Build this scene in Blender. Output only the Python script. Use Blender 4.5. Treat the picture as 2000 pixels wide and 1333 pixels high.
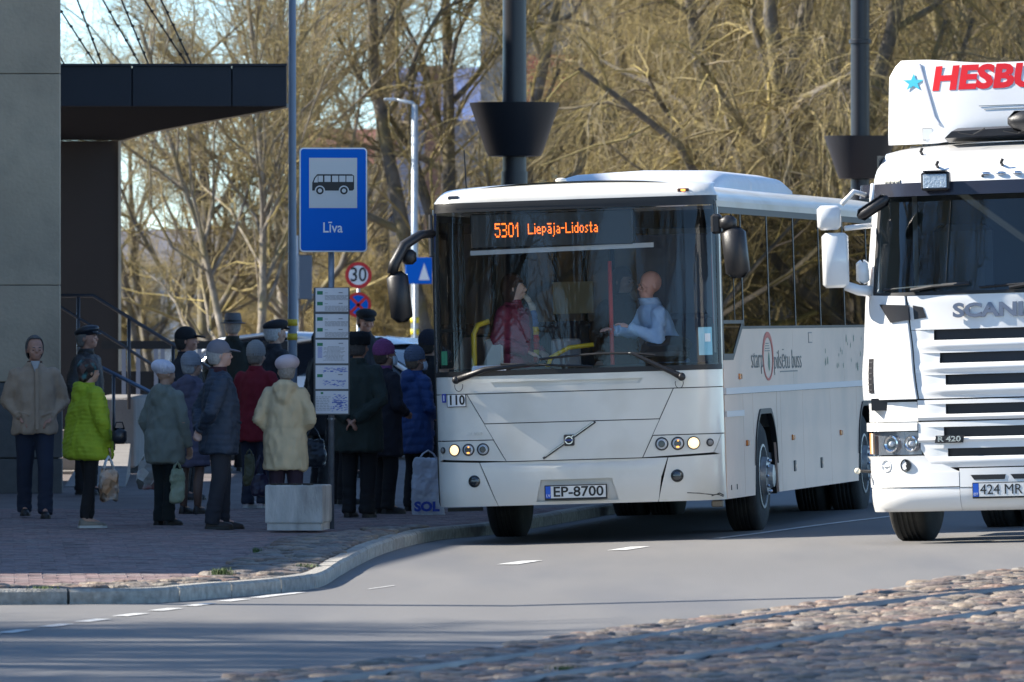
import bpy, bmesh, math, random
import numpy as np
from mathutils import Vector, Matrix, Euler, noise
R = math.radians
PI = math.pi
sc = bpy.context.scene
for _o in list(bpy.data.objects):
    bpy.data.objects.remove(_o, do_unlink=True)
COL = sc.collection
random.seed(7); np.random.seed(7)

# ------------------------------------------------------------------ camera, sky, sun, exposure
FPX = 17000.0        # focal length in photograph pixels (2000 wide): a long telephoto
CH = 2.0             # camera height
HOR = 610.0          # horizon row of the photograph
cam_d = bpy.data.cameras.new('camera')
cam = bpy.data.objects.new('camera', cam_d); COL.objects.link(cam)
cam_d.sensor_width = 36.0
cam_d.lens = FPX / 2000 * 36
cam.location = (0, 0, CH)
cam.rotation_euler = (R(90) - (666.5 - HOR) / FPX, 0, 0)
cam_d.clip_start = 1; cam_d.clip_end = 3000
cam_d.dof.use_dof = True
cam_d.dof.focus_distance = 75.0
cam_d.dof.aperture_fstop = 306.0 / 42.0
sc.camera = cam

SUN_EL = 35.0
sx, sy = -0.990, 0.145
_n = math.hypot(sx, sy); sx /= _n; sy /= _n
TO_SUN = Vector((sx * math.cos(R(SUN_EL)), sy * math.cos(R(SUN_EL)), math.sin(R(SUN_EL))))
sd = bpy.data.lights.new('sun', 'SUN')
sd.energy = 4.0; sd.angle = R(0.5); sd.color = (1.0, 0.93, 0.82)
sun = bpy.data.objects.new('sun', sd); COL.objects.link(sun)
sun.rotation_euler = TO_SUN.to_track_quat('Z', 'Y').to_euler()
sun.location = (-60, 60, 60)

world = bpy.data.worlds.new('World'); sc.world = world
world.use_nodes = True
_nt = world.node_tree
for _q in list(_nt.nodes): _nt.nodes.remove(_q)
_sky = _nt.nodes.new('ShaderNodeTexSky')
_sky.sky_type = 'NISHITA'; _sky.sun_disc = False
_sky.sun_elevation = R(SUN_EL); _sky.sun_rotation = math.atan2(sx, sy)
_sky.air_density = 1.0; _sky.dust_density = 0.0; _sky.ozone_density = 4.5; _sky.altitude = 4500
_bg = _nt.nodes.new('ShaderNodeBackground'); _bg.inputs['Strength'].default_value = 0.118
_wo = _nt.nodes.new('ShaderNodeOutputWorld')
_mx = _nt.nodes.new('ShaderNodeMix'); _mx.data_type = 'RGBA'; _mx.blend_type = 'MULTIPLY'; _mx.inputs[0].default_value = 1
_mx.inputs[7].default_value = (1.00, 1.0, .90, 1)
_nt.links.new(_sky.outputs[0], _mx.inputs[6]); _nt.links.new(_mx.outputs[2], _bg.inputs['Color']); _nt.links.new(_bg.outputs[0], _wo.inputs['Surface'])
sc.view_settings.view_transform = 'Standard'
sc.view_settings.look = 'None'
sc.view_settings.exposure = 1.55
sc.view_settings.gamma = 1.0
sc.view_settings.use_curve_mapping = False

# ------------------------------------------------------------------ geometry of the place
def smooth(a, b, x):
    t = min(1, max(0, (x - a) / (b - a))); return t * t * (3 - 2 * t)
def gz(x, y):
    """road surface: cambered up to the right; the ground behind climbs a little."""
    z = 0.031 * max(0.0, min(x, 9.0))
    if y > 88: z += 0.006 * (min(y, 116) - 88) * smooth(2.5, -1.0, x)
    return z
def gpt(px, py, dz=0.0):
    """photograph pixel -> point on the ground (dz above the road surface)."""
    D = 70.0
    for _ in range(12):
        X = (px - 1000) / FPX * D
        D = FPX * (CH - gz(X, D) - dz) / (py - HOR)
    return Vector(((px - 1000) / FPX * D, D, gz((px - 1000) / FPX * D, D) + dz))
def ppt(px, py, D):
    """photograph pixel at known distance -> point."""
    return Vector(((px - 1000) / FPX * D, D, CH - (py - HOR) / FPX * D))

# ------------------------------------------------------------------ materials
_mats = {}
def mat(name, color, rough=0.6, metal=0.0, var=0.0, vscale=5.0, bump=0.0, bscale=40.0, spec=0.5,
        dirt=None, dirt_scale=2.0, dirt_amt=0.5, coat=0.0, emit=None, estr=1.0, rvar=0.0, vdetail=4.0, stretch=None, cells=None):
    if name in _mats: return _mats[name]
    m = bpy.data.materials.new(name); m.use_nodes = True
    nt = m.node_tree; b = nt.nodes['Principled BSDF']
    b.inputs['Base Color'].default_value = (*color, 1)
    b.inputs['Roughness'].default_value = rough
    b.inputs['Metallic'].default_value = metal
    b.inputs['Specular IOR Level'].default_value = spec
    if coat: b.inputs['Coat Weight'].default_value = coat; b.inputs['Coat Roughness'].default_value = 0.05
    if emit:
        b.inputs['Emission Color'].default_value = (*emit, 1); b.inputs['Emission Strength'].default_value = estr
    if var or bump or dirt or rvar or cells:
        tc = nt.nodes.new('ShaderNodeTexCoord'); src = tc.outputs['Object']
        if stretch:
            mp = nt.nodes.new('ShaderNodeMapping'); mp.inputs['Scale'].default_value = stretch
            nt.links.new(src, mp.inputs[0]); src = mp.outputs[0]
        col = None
        if var:
            n = nt.nodes.new('ShaderNodeTexNoise'); n.inputs['Scale'].default_value = vscale; n.inputs['Detail'].default_value = vdetail
            nt.links.new(src, n.inputs['Vector'])
            mr = nt.nodes.new('ShaderNodeMapRange'); mr.inputs['From Min'].default_value = 0.3; mr.inputs['From Max'].default_value = 0.7
            mr.inputs['To Min'].default_value = 1 - var; mr.inputs['To Max'].default_value = 1 + var
            nt.links.new(n.outputs['Fac'], mr.inputs['Value'])
            mx = nt.nodes.new('ShaderNodeMix'); mx.data_type = 'RGBA'; mx.blend_type = 'MULTIPLY'; mx.inputs[0].default_value = 1
            mx.inputs[6].default_value = (*color, 1); nt.links.new(mr.outputs[0], mx.inputs[7]); col = mx.outputs[2]
        if cells:   # (scale, amount): patchwork of tones
            v = nt.nodes.new('ShaderNodeTexVoronoi'); v.inputs['Scale'].default_value = cells[0]
            nt.links.new(src, v.inputs['Vector'])
            mr = nt.nodes.new('ShaderNodeMapRange'); mr.inputs['To Min'].default_value = 1 - cells[1]; mr.inputs['To Max'].default_value = 1 + cells[1]
            sp = nt.nodes.new('ShaderNodeSeparateColor'); nt.links.new(v.outputs['Color'], sp.inputs[0]); nt.links.new(sp.outputs[0], mr.inputs['Value'])
            mx = nt.nodes.new('ShaderNodeMix'); mx.data_type = 'RGBA'; mx.blend_type = 'MULTIPLY'; mx.inputs[0].default_value = 1
            mx.inputs[6].default_value = (*color, 1)
            if col is not None: nt.links.new(col, mx.inputs[6])
            nt.links.new(mr.outputs[0], mx.inputs[7]); col = mx.outputs[2]
        if dirt:
            n2 = nt.nodes.new('ShaderNodeTexNoise'); n2.inputs['Scale'].default_value = dirt_scale; n2.inputs['Detail'].default_value = 6
            nt.links.new(src, n2.inputs['Vector'])
            r2 = nt.nodes.new('ShaderNodeMapRange'); r2.inputs['From Min'].default_value = 0.48; r2.inputs['From Max'].default_value = 0.72
            r2.inputs['To Max'].default_value = dirt_amt
            nt.links.new(n2.outputs['Fac'], r2.inputs['Value'])
            mx2 = nt.nodes.new('ShaderNodeMix'); mx2.data_type = 'RGBA'
            mx2.inputs[6].default_value = (*color, 1); mx2.inputs[7].default_value = (*dirt, 1)
            if col is not None: nt.links.new(col, mx2.inputs[6])
            nt.links.new(r2.outputs[0], mx2.inputs[0]); col = mx2.outputs[2]
        if col is not None: nt.links.new(col, b.inputs['Base Color'])
        if rvar:
            n3 = nt.nodes.new('ShaderNodeTexNoise'); n3.inputs['Scale'].default_value = vscale * 0.7
            nt.links.new(src, n3.inputs['Vector'])
            r3 = nt.nodes.new('ShaderNodeMapRange'); r3.inputs['To Min'].default_value = max(0, rough - rvar); r3.inputs['To Max'].default_value = rough + rvar
            nt.links.new(n3.outputs['Fac'], r3.inputs['Value']); nt.links.new(r3.outputs[0], b.inputs['Roughness'])
        if bump:
            n4 = nt.nodes.new('ShaderNodeTexNoise'); n4.inputs['Scale'].default_value = bscale; n4.inputs['Detail'].default_value = 5
            nt.links.new(src, n4.inputs['Vector'])
            bp = nt.nodes.new('ShaderNodeBump'); bp.inputs['Strength'].default_value = bump; bp.inputs['Distance'].default_value = 0.02
            nt.links.new(n4.outputs['Fac'], bp.inputs['Height']); nt.links.new(bp.outputs[0], b.inputs['Normal'])
    _mats[name] = m
    return m
def rnd_mat(name, colors, rough=0.8, bump=0.0, bscale=40, attr=False):
    """colour picked per object (or per mesh island) from a ramp."""
    if name in _mats: return _mats[name]
    m = mat(name + '_base', colors[0], rough, var=0.001, bump=bump or 0.001, bscale=bscale)
    m.name = name; nt = m.node_tree; b = nt.nodes['Principled BSDF']
    if attr: g = nt.nodes.new('ShaderNodeNewGeometry'); o = g.outputs['Random Per Island']
    else: g = nt.nodes.new('ShaderNodeObjectInfo'); o = g.outputs['Random']
    cr = nt.nodes.new('ShaderNodeValToRGB'); cr.color_ramp.interpolation = 'LINEAR'
    el = cr.color_ramp.elements
    while len(el) < len(colors): el.new(0.5)
    for i, c in enumerate(colors):
        el[i].position = i / (len(colors) - 1); el[i].color = (*c, 1)
    nt.links.new(o, cr.inputs[0])
    tc = nt.nodes.new('ShaderNodeTexCoord')
    n = nt.nodes.new('ShaderNodeTexNoise'); n.inputs['Scale'].default_value = 18; n.inputs['Detail'].default_value = 6
    nt.links.new(tc.outputs['Object'], n.inputs['Vector'])
    mr = nt.nodes.new('ShaderNodeMapRange'); mr.inputs['From Min'].default_value = 0.3; mr.inputs['From Max'].default_value = 0.7
    mr.inputs['To Min'].default_value = 0.72; mr.inputs['To Max'].default_value = 1.25
    nt.links.new(n.outputs['Fac'], mr.inputs['Value'])
    mx = nt.nodes.new('ShaderNodeMix'); mx.data_type = 'RGBA'; mx.blend_type = 'MULTIPLY'; mx.inputs[0].default_value = 1
    nt.links.new(cr.outputs[0], mx.inputs[6]); nt.links.new(mr.outputs[0], mx.inputs[7])
    nt.links.new(mx.outputs[2], b.inputs['Base Color'])
    _mats[name] = m
    return m
def glass(name, tint=(0.8, 0.85, 0.85), boost=0.0, rough=0.0, ior=1.5, gcol=1.0):
    if name in _mats: return _mats[name]
    m = bpy.data.materials.new(name); m.use_nodes = True
    nt = m.node_tree
    for q in list(nt.nodes): nt.nodes.remove(q)
    out = nt.nodes.new('ShaderNodeOutputMaterial')
    tr = nt.nodes.new('ShaderNodeBsdfTransparent'); tr.inputs[0].default_value = (*tint, 1)
    gl = nt.nodes.new('ShaderNodeBsdfGlossy'); gl.inputs['Roughness'].default_value = rough
    gl.inputs['Color'].default_value = (gcol, gcol, gcol, 1)
    lw = nt.nodes.new('ShaderNodeLayerWeight'); lw.inputs['Blend'].default_value = 0.5
    pw = nt.nodes.new('ShaderNodeMath'); pw.operation = 'POWER'; pw.inputs[1].default_value = 5.0
    nt.links.new(lw.outputs['Facing'], pw.inputs[0])
    f0 = ((ior - 1) / (ior + 1)) ** 2
    fr = nt.nodes.new('ShaderNodeMath'); fr.operation = 'MULTIPLY_ADD'; fr.inputs[1].default_value = 1 - f0; fr.inputs[2].default_value = f0
    nt.links.new(pw.outputs[0], fr.inputs[0])
    ad = nt.nodes.new('ShaderNodeMath'); ad.operation = 'ADD'; ad.inputs[1].default_value = boost; ad.use_clamp = True
    nt.links.new(fr.outputs[0], ad.inputs[0])
    mx = nt.nodes.new('ShaderNodeMixShader')
    nt.links.new(ad.outputs[0], mx.inputs[0]); nt.links.new(tr.outputs[0], mx.inputs[1]); nt.links.new(gl.outputs[0], mx.inputs[2])
    nt.links.new(mx.outputs[0], out.inputs['Surface'])
    _mats[name] = m
    return m

# ------------------------------------------------------------------ mesh building
class MB:
    def __init__(s): s.v = []; s.f = []
    def add(s, vs, fs):
        o = len(s.v); s.v.extend([tuple(p) for p in vs]); s.f.extend([tuple(i + o for i in f) for f in fs]); return s
    def box(s, c, d, rot=None, taper=1.0):
        hx, hy, hz = d[0] / 2, d[1] / 2, d[2] / 2
        vs = [Vector((x * hx * (taper if z > 0 else 1), y * hy * (taper if z > 0 else 1), z * hz)) for z in (-1, 1) for y in (-1, 1) for x in (-1, 1)]
        if rot is not None:
            M = Euler(rot).to_matrix() if not isinstance(rot, Matrix) else rot
            vs = [M @ q for q in vs]
        c = Vector(c)
        return s.add([q + c for q in vs], [(0, 2, 3, 1), (4, 5, 7, 6), (0, 1, 5, 4), (2, 6, 7, 3), (0, 4, 6, 2), (1, 3, 7, 5)])
    def bbox(s, c, d, b=0.01, rot=None):
        """box with chamfered edges (all verticals and top/bottom)."""
        hx, hy, hz = d[0] / 2, d[1] / 2, d[2] / 2
        b = min(b, hx * .9, hy * .9, hz * .9)
        rings = []
        for z, k in ((-hz, b), (-hz + b, 0), (hz - b, 0), (hz, b)):
            x, y = hx - k, hy - k; bb = b
            rings.append([(x, y - bb, z), (x - bb, y, z), (-x + bb, y, z), (-x, y - bb, z), (-x, -y + bb, z), (-x + bb, -y, z), (x - bb, -y, z), (x, -y + bb, z)])
        M = Matrix.Identity(3)
        if rot is not None: M = Euler(rot).to_matrix() if not isinstance(rot, Matrix) else rot
        c = Vector(c)
        return s.loft([[M @ Vector(p) + c for p in r] for r in rings])
    def loft(s, rings, cap=True, closed=True):
        n = len(rings[0]); o = len(s.v)
        for r in rings: s.v.extend([tuple(p) for p in r])
        m = n if closed else n - 1
        for i in range(len(rings) - 1):
            for j in range(m):
                a = o + i * n + j; b = o + i * n + (j + 1) % n
                s.f.append((a, b, b + n, a + n))
        if cap and closed:
            s.f.append(tuple(o + j for j in range(n))[::-1])
            s.f.append(tuple(o + (len(rings) - 1) * n + j for j in range(n)))
        return s
    def tube(s, pts, rad, n=8, cap=True, ell=None):
        pts = [Vector(p) for p in pts]
        if not hasattr(rad, '__len__'): rad = [rad] * len(pts)
        rings = []; up = None
        for i, p in enumerate(pts):
            d = (pts[min(i + 1, len(pts) - 1)] - pts[max(i - 1, 0)]); 
            if d.length < 1e-9: d = Vector((0, 0, 1))
            d.normalize()
            if up is None:
                up = Vector((0, 0, 1)) if abs(d.z) < 0.9 else Vector((0, 1, 0))
            a = d.cross(up)
            if a.length < 1e-4: up = Vector((1, 0, 0)); a = d.cross(up)
            a.normalize(); b = a.cross(d).normalized(); up = b
            r1 = rad[i]; r2 = rad[i] * (ell if ell else 1)
            rings.append([p + a * (math.cos(2 * PI * k / n) * r1) + b * (math.sin(2 * PI * k / n) * r2) for k in range(n)])
        return s.loft(rings, cap)
    def ball(s, c, r, n=12, m=8, M=None):
        if not hasattr(r, '__len__'): r = (r, r, r)
        c = Vector(c); vs = []; fs = []
        def T(p):
            p = Vector(p)
            return (M @ p if M is not None else p) + c
        vs.append(T((0, 0, -r[2])))
        for i in range(1, m):
            t = -PI / 2 + PI * i / m
            for k in range(n):
                a = 2 * PI * k / n
                vs.append(T((r[0] * math.cos(t) * math.cos(a), r[1] * math.cos(t) * math.sin(a), r[2] * math.sin(t))))
        vs.append(T((0, 0, r[2]))); L = len(vs) - 1
        for k in range(n):
            fs.append((0, 1 + (k + 1) % n, 1 + k)); fs.append((L, L - n + k, L - n + (k + 1) % n))
        for i in range(m - 2):
            for k in range(n):
                a = 1 + i * n + k; b = 1 + i * n + (k + 1) % n
                fs.append((a, b, b + n, a + n))
        return s.add(vs, fs)
    def lathe(s, prof, c=(0, 0, 0), n=24, axis='z', cap=True):
        c = Vector(c); rings = []
        for r, h in prof:
            ring = []
            for k in range(n):
                a = 2 * PI * k / n; x, y = r * math.cos(a), r * math.sin(a)
                p = {'z': (x, y, h), 'y': (x, h, y), 'x': (h, x, y)}[axis]
                ring.append(c + Vector(p))
            rings.append(ring)
        return s.loft(rings, cap)
    def prism(s, poly, z0, z1, M=None):
        n = len(poly)
        vs = [Vector((p[0], p[1], z0)) for p in poly] + [Vector((p[0], p[1], z1)) for p in poly]
        if M is not None: vs = [M @ q for q in vs]
        fs = [tuple(range(n))[::-1], tuple(range(n, 2 * n))] + [(i, (i + 1) % n, n + (i + 1) % n, n + i) for i in range(n)]
        return s.add(vs, fs)
    def grid(s, fn, us, vs):
        o = len(s.v)
        for u in us:
            for w in vs: s.v.append(tuple(fn(u, w)))
        m = len(vs)
        for i in range(len(us) - 1):
            for j in range(m - 1):
                a = o + i * m + j; s.f.append((a, a + m, a + m + 1, a + 1))
        return s
    def mesh(s, name, m=None, sm=False, ang=None):
        me = bpy.data.meshes.new(name); me.from_pydata(s.v, [], s.f); me.validate()
        bm = bmesh.new(); bm.from_mesh(me); bmesh.ops.recalc_face_normals(bm, faces=bm.faces); bm.to_mesh(me); bm.free()
        if m: me.materials.append(m)
        if sm or ang:
            me.polygons.foreach_set('use_smooth', [True] * len(me.polygons))
            if ang: me.set_sharp_from_angle(angle=R(ang))
        me.update(); return me
    def build(s, name, m=None, parent=None, sm=False, ang=None, loc=None, rot=None):
        o = bpy.data.objects.new(name, s.mesh(name, m, sm, ang)); COL.objects.link(o)
        if parent is not None: o.parent = parent
        if loc is not None: o.location = loc
        if rot is not None: o.rotation_euler = rot
        return o
def fast_mesh(name, V, F, m=None, sm=False):
    """numpy arrays V (n,3), F (m,4) or (m,3)."""
    me = bpy.data.meshes.new(name); k = F.shape[1]
    me.vertices.add(len(V)); me.vertices.foreach_set('co', np.ascontiguousarray(V, dtype=np.float32).ravel())
    me.loops.add(F.size); me.loops.foreach_set('vertex_index', np.ascontiguousarray(F, dtype=np.int32).ravel())
    me.polygons.add(len(F)); me.polygons.foreach_set('loop_start', np.arange(0, F.size, k, dtype=np.int32))
    me.polygons.foreach_set('loop_total', np.full(len(F), k, dtype=np.int32))
    if sm: me.polygons.foreach_set('use_smooth', np.ones(len(F), dtype=bool))
    if m: me.materials.append(m)
    me.update(calc_edges=True); return me
def link_mesh(name, me, parent=None, loc=None, rot=None, scale=None):
    o = bpy.data.objects.new(name, me); COL.objects.link(o)
    if parent is not None: o.parent = parent
    if loc is not None: o.location = loc
    if rot is not None: o.rotation_euler = rot
    if scale is not None: o.scale = scale
    return o
def thing(name, label, cat, loc=(0, 0, 0), rz=0, group=None):
    o = bpy.data.objects.new(name, None); COL.objects.link(o)
    o.empty_display_size = 0.2
    o.location = loc; o.rotation_euler = (0, 0, rz)
    o['label'] = label; o['category'] = cat
    if group: o['group'] = group
    return o
def tag(o, label, cat, group=None):
    o['label'] = label; o['category'] = cat
    if group: o['group'] = group
    return o
def struct(o): o['kind'] = 'structure'; return o
def stuff(o): o['kind'] = 'stuff'; return o
def copy_tree(o, parent=None):
    kids = list(o.children)
    c = o.copy(); COL.objects.link(c)
    if parent is not None: c.parent = parent
    for ch in kids: copy_tree(ch, c)
    return c
def text(name, s, size, m, parent, loc, rot=(R(90), 0, 0), sx=1.0, ext=0.001, align='CENTER', shear=0.0, off=0.0, fit=None):
    """lettering as mesh; fit = width in metres."""
    cu = bpy.data.curves.new(name, 'FONT'); cu.body = s; cu.size = size; cu.extrude = ext
    cu.align_x = align; cu.align_y = 'CENTER'; cu.shear = shear; cu.offset = off; cu.resolution_u = 3
    t = bpy.data.objects.new(name + '_c', cu); COL.objects.link(t)
    dg = bpy.context.evaluated_depsgraph_get()
    me = bpy.data.meshes.new_from_object(t.evaluated_get(dg)); me.name = name
    bpy.data.objects.remove(t, do_unlink=True)
    xs = [v.co.x for v in me.vertices]
    if fit and xs:
        w = max(xs) - min(xs); sx = fit / w
    me.materials.clear(); me.materials.append(m)
    for v in me.vertices: v.co.x *= sx
    return link_mesh(name, me, parent, loc, rot)
def solidify_remesh(mb, vox, smooth_it=3, sfac=0.5, deci=None):
    me = bpy.data.meshes.new('tmp'); me.from_pydata(mb.v, [], mb.f)
    bm = bmesh.new(); bm.from_mesh(me); bmesh.ops.recalc_face_normals(bm, faces=bm.faces); bm.to_mesh(me); bm.free()
    o = bpy.data.objects.new('tmp', me); COL.objects.link(o)
    q = o.modifiers.new('r', 'REMESH'); q.mode = 'VOXEL'; q.voxel_size = vox; q.adaptivity = 0
    if smooth_it:
        q = o.modifiers.new('s', 'SMOOTH'); q.factor = sfac; q.iterations = smooth_it
    if deci: q = o.modifiers.new('d', 'DECIMATE'); q.ratio = deci
    dg = bpy.context.evaluated_depsgraph_get()
    res = bpy.data.meshes.new_from_object(o.evaluated_get(dg))
    bpy.data.objects.remove(o, do_unlink=True)
    return res
def displace(me, fn):
    """move vertices along normals by fn(co, normal)."""
    n = len(me.vertices); co = np.empty(n * 3, np.float32); no = np.empty(n * 3, np.float32)
    me.vertices.foreach_get('co', co); me.vertices.foreach_get('normal', no)
    co = co.reshape(-1, 3); no = no.reshape(-1, 3)
    d = fn(co, no)
    co = co + no * d[:, None]
    me.vertices.foreach_set('co', co.ravel()); me.update()
def fold_noise(co, k, amp, seed=0, stretch=(1, 1, 1)):
    s = Vector((seed * 3.1, seed * 1.7, seed * 0.9))
    return np.array([noise.noise(Vector((p[0] * k * stretch[0], p[1] * k * stretch[1], p[2] * k * stretch[2])) + s) for p in co.tolist()]) * amp
# ------------------------------------------------------------------ ground and road
asphalt = mat('asphalt', (0.165, 0.160, 0.155), 0.8, var=0.10, vscale=0.6, bump=0.25, bscale=160, vdetail=8, stretch=(1.0, 0.12, 1.0), dirt=(0.12, 0.122, 0.13), dirt_scale=0.8, dirt_amt=0.9)
xs = [-900, -200, -60, -20, -8, 0, 3, 6, 9, 20, 60, 200, 900]
ys = [-300, 0, 30, 45, 60, 75, 88, 95, 102, 109, 116, 140, 200, 400, 900, 2600]
mb = MB()
mb.grid(lambda x, y: (x, y, gz(x, y)), xs, ys)
road = struct(mb.build('road', asphalt, sm=True))

# ---- kerb line
kp = [gpt(*p) for p in [(0, 1182), (120, 1181), (240, 1180), (330, 1177), (410, 1170), (475, 1165), (530, 1160), (590, 1154), (632, 1145),
                        (665, 1125), (700, 1105), (745, 1084), (800, 1067), (860, 1055), (920, 1049), (975, 1043)]]
kp = [Vector((p.x, p.y)) for p in kp]
d0 = Vector((0.172, 0.985))
kp = [Vector((-9, 59.0)), Vector((-6, 59.2))] + kp + [kp[-1] + d0 * t for t in (4, 8, 12, 20, 30, 45, 60, 110)]
def catmull(P, n=8):
    out = []
    for i in range(len(P) - 1):
        a = P[max(i - 1, 0)]; b = P[i]; c = P[i + 1]; d = P[min(i + 2, len(P) - 1)]
        for k in range(n):
            t = k / n
            out.append(0.5 * ((2 * b) + (c - a) * t + (2 * a - 5 * b + 4 * c - d) * t * t + (3 * b - a - 3 * c + d) * t ** 3))
    out.append(P[-1]); return out
def resample(P, step):
    out = [P[0]]; acc = 0; last = P[0]
    for p in P[1:]:
        seg = (p - last).length
        while acc + seg >= step:
            t = (step - acc) / seg; q = last.lerp(p, t); out.append(q); last = q; seg = (p - last).length; acc = 0
        acc += seg; last = p
    return out
kpath = resample(catmull(kp), 0.2)
def kerb_x(y):
    """right-most X of kerb outer edge at distance y."""
    best = None
    for a, b in zip(kpath[:-1], kpath[1:]):
        if (a.y - y) * (b.y - y) <= 0 and abs(a.y - b.y) > 1e-6:
            t = (y - a.y) / (b.y - a.y); x = a.x + (b.x - a.x) * t
            best = x if best is None else max(best, x)
    return best
kerb = bpy.data.objects.new('kerb', None); COL.objects.link(kerb); struct(kerb)
kst = rnd_mat('kerb_concrete', [(0.30, 0.28, 0.25), (0.36, 0.34, 0.30), (0.27, 0.26, 0.24)], 0.85, bump=0.5, bscale=60)
def knorm(i):
    a = kpath[max(i - 1, 0)]; b = kpath[min(i + 1, len(kpath) - 1)]; d = (b - a).normalized(); return Vector((-d.y, d.x))
i = 0
while i < len(kpath) - 5:
    rings = []
    seg = kpath[i:i + 6]; jz = random.uniform(-.004, .004)
    for k, p in enumerate(seg):
        n = knorm(i + k); q = p.copy()
        if k == 0: q = seg[0].lerp(seg[1], 0.07)
        if k == 5: q = seg[5].lerp(seg[4], 0.03)
        z = gz(q.x, q.y) + 0.108 + jz
        W = 0.13
        rings.append([Vector((q.x, q.y, z - 0.17)), Vector((q.x, q.y, z - 0.02)), Vector((q.x + n.x * .02, q.y + n.y * .02, z)),
                      Vector((q.x + n.x * (W - .008), q.y + n.y * (W - .008), z)), Vector((q.x + n.x * W, q.y + n.y * W, z - 0.01)), Vector((q.x + n.x * W, q.y + n.y * W, z - 0.17))])
    MB().loft(rings).build('kerbstone', kst, kerb)
    i += 5
# ---- pavement slab (left of the kerb)
def PZ(x, y): return gz(x, y) + 0.1
mb = MB()
cols = None
inn = [p + knorm(i) * 0.12 for i, p in enumerate(kpath)]
inn = [p for p in inn if p.x < -0.0 or p.y > 70]
rows = []
lastt = None
for i, p in enumerate(inn[::3]):
    # target far-left point: fan
    t = min(1, i / 14)
    tgt = Vector((-60, p.y)) if p.y > 60.2 else Vector((-60, 59.4 + 0.8 * t))
    r = []
    for k in (0, .03, .07, .15, .3, 1):
        q = p.lerp(tgt, k); r.append(Vector((q.x, q.y, PZ(q.x, q.y) - 0.012)))
    if p.x > 0:
        k = p.x / (p.x + 60); q = p.lerp(tgt, k); r[1] = Vector((q.x, q.y, PZ(q.x, q.y) - 0.012))
        r[2] = Vector(p.lerp(tgt, k + .03).to_3d()); r[2].z = PZ(r[2].x, r[2].y) - 0.012
    rows.append(r)
mb.loft(rows, cap=False, closed=False)
pave_base = mat('pavement_slab', (0.15, 0.13, 0.13), 0.85, var=0.15, vscale=1.5, bump=0.4, bscale=90)
pavement = struct(mb.build('pavement', pave_base))

def in_poly(x, y, P):
    c = False; j = len(P) - 1
    for i in range(len(P)):
        if (P[i][1] > y) != (P[j][1] > y) and x < (P[j][0] - P[i][0]) * (y - P[i][1]) / (P[j][1] - P[i][1]) + P[i][0]: c = not c
        j = i
    return c
def to_px(x, y, z): return (1000 + FPX * x / y, HOR + FPX * (CH - z) / y)
patch = [(-400, 1175), (-400, 1150), (0, 1148), (180, 1143), (400, 1129), (505, 1086), (560, 1052), (700, 1038), (860, 1028), (1000, 1016), (1010, 1040), (860, 1070), (640, 1170), (300, 1185)]
def kerb_clear(x, y, m):
    """distance left of the kerb's inner face."""
    v = Vector((x, y)); bi = min(range(len(kpath)), key=lambda i: (kpath[i] - v).length_squared)
    return (v - kpath[bi]).dot(knorm(bi)) > 0.13 + m
# ---- paving bricks
bricks = bpy.data.objects.new('brick_paving', None); COL.objects.link(bricks); struct(bricks)
bmat_ = rnd_mat('paving_brick', [(0.20, 0.135, 0.13), (0.27, 0.19, 0.18), (0.16, 0.12, 0.12), (0.24, 0.20, 0.19)], 0.8, bump=0.4, bscale=90)
bmat_i = rnd_mat('paving_brick_joined', [(0.20, 0.135, 0.13), (0.27, 0.19, 0.18), (0.16, 0.12, 0.12), (0.24, 0.20, 0.19)], 0.8, bump=0.4, bscale=90, attr=True)
bm_one = MB(); 
bm_one.loft([[(-.098, -.048, -.02), (.098, -.048, -.02), (.098, .048, -.02), (-.098, .048, -.02)],
             [(-.098, -.048, .006), (.098, -.048, .006), (.098, .048, .006), (-.098, .048, .006)],
             [(-.093, -.043, .01), (.093, -.043, .01), (.093, .043, .01), (-.093, .043, .01)]])
bme = bm_one.mesh('brick', bmat_)
cand = []
y = 59.6; r = 0
kp_in = [(p + knorm(i) * .13) for i, p in enumerate(kpath)]
while y < 84:
    x = -y / 17 - 0.5 + (0.1 if r % 2 else 0)
    kx = kerb_x(y)
    while kx is not None and x < kx - 0.13:
        pxx, pyy = to_px(x, y, 0.1)
        if not in_poly(pxx, pyy, patch): 
            if kx - x > 1.2 or kerb_clear(x, y, 0.1): cand.append((x, y))
        x += 0.203
    y += 0.103; r += 1
cand.sort(key=lambda c: c[1] + abs(c[0] + 1.5) * 0.05)
big = MB(); bt = bm_one
for k, (x, y) in enumerate(cand):
    z = PZ(x, y) - 0.01 + random.uniform(-.003, .003)
    tx, ty = random.uniform(-.025, .025), random.uniform(-.02, .02)
    if k < 300:
        link_mesh('brick', bme, bricks, (x, y, z), (tx, ty, random.uniform(-.02, .02)))
    else:
        big.add([(vx + x, vy + y, vz + z + ty * vx + tx * vy) for vx, vy, vz in bt.v[4:]], [(0, 1, 5, 4), (1, 2, 6, 5), (2, 3, 7, 6), (3, 0, 4, 7), (4, 5, 6, 7)])
me = bpy.data.meshes.new('paving_bricks'); me.from_pydata(big.v, [], big.f); me.materials.append(bmat_i)
stuff(link_mesh('paving_bricks', me, bricks))

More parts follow.
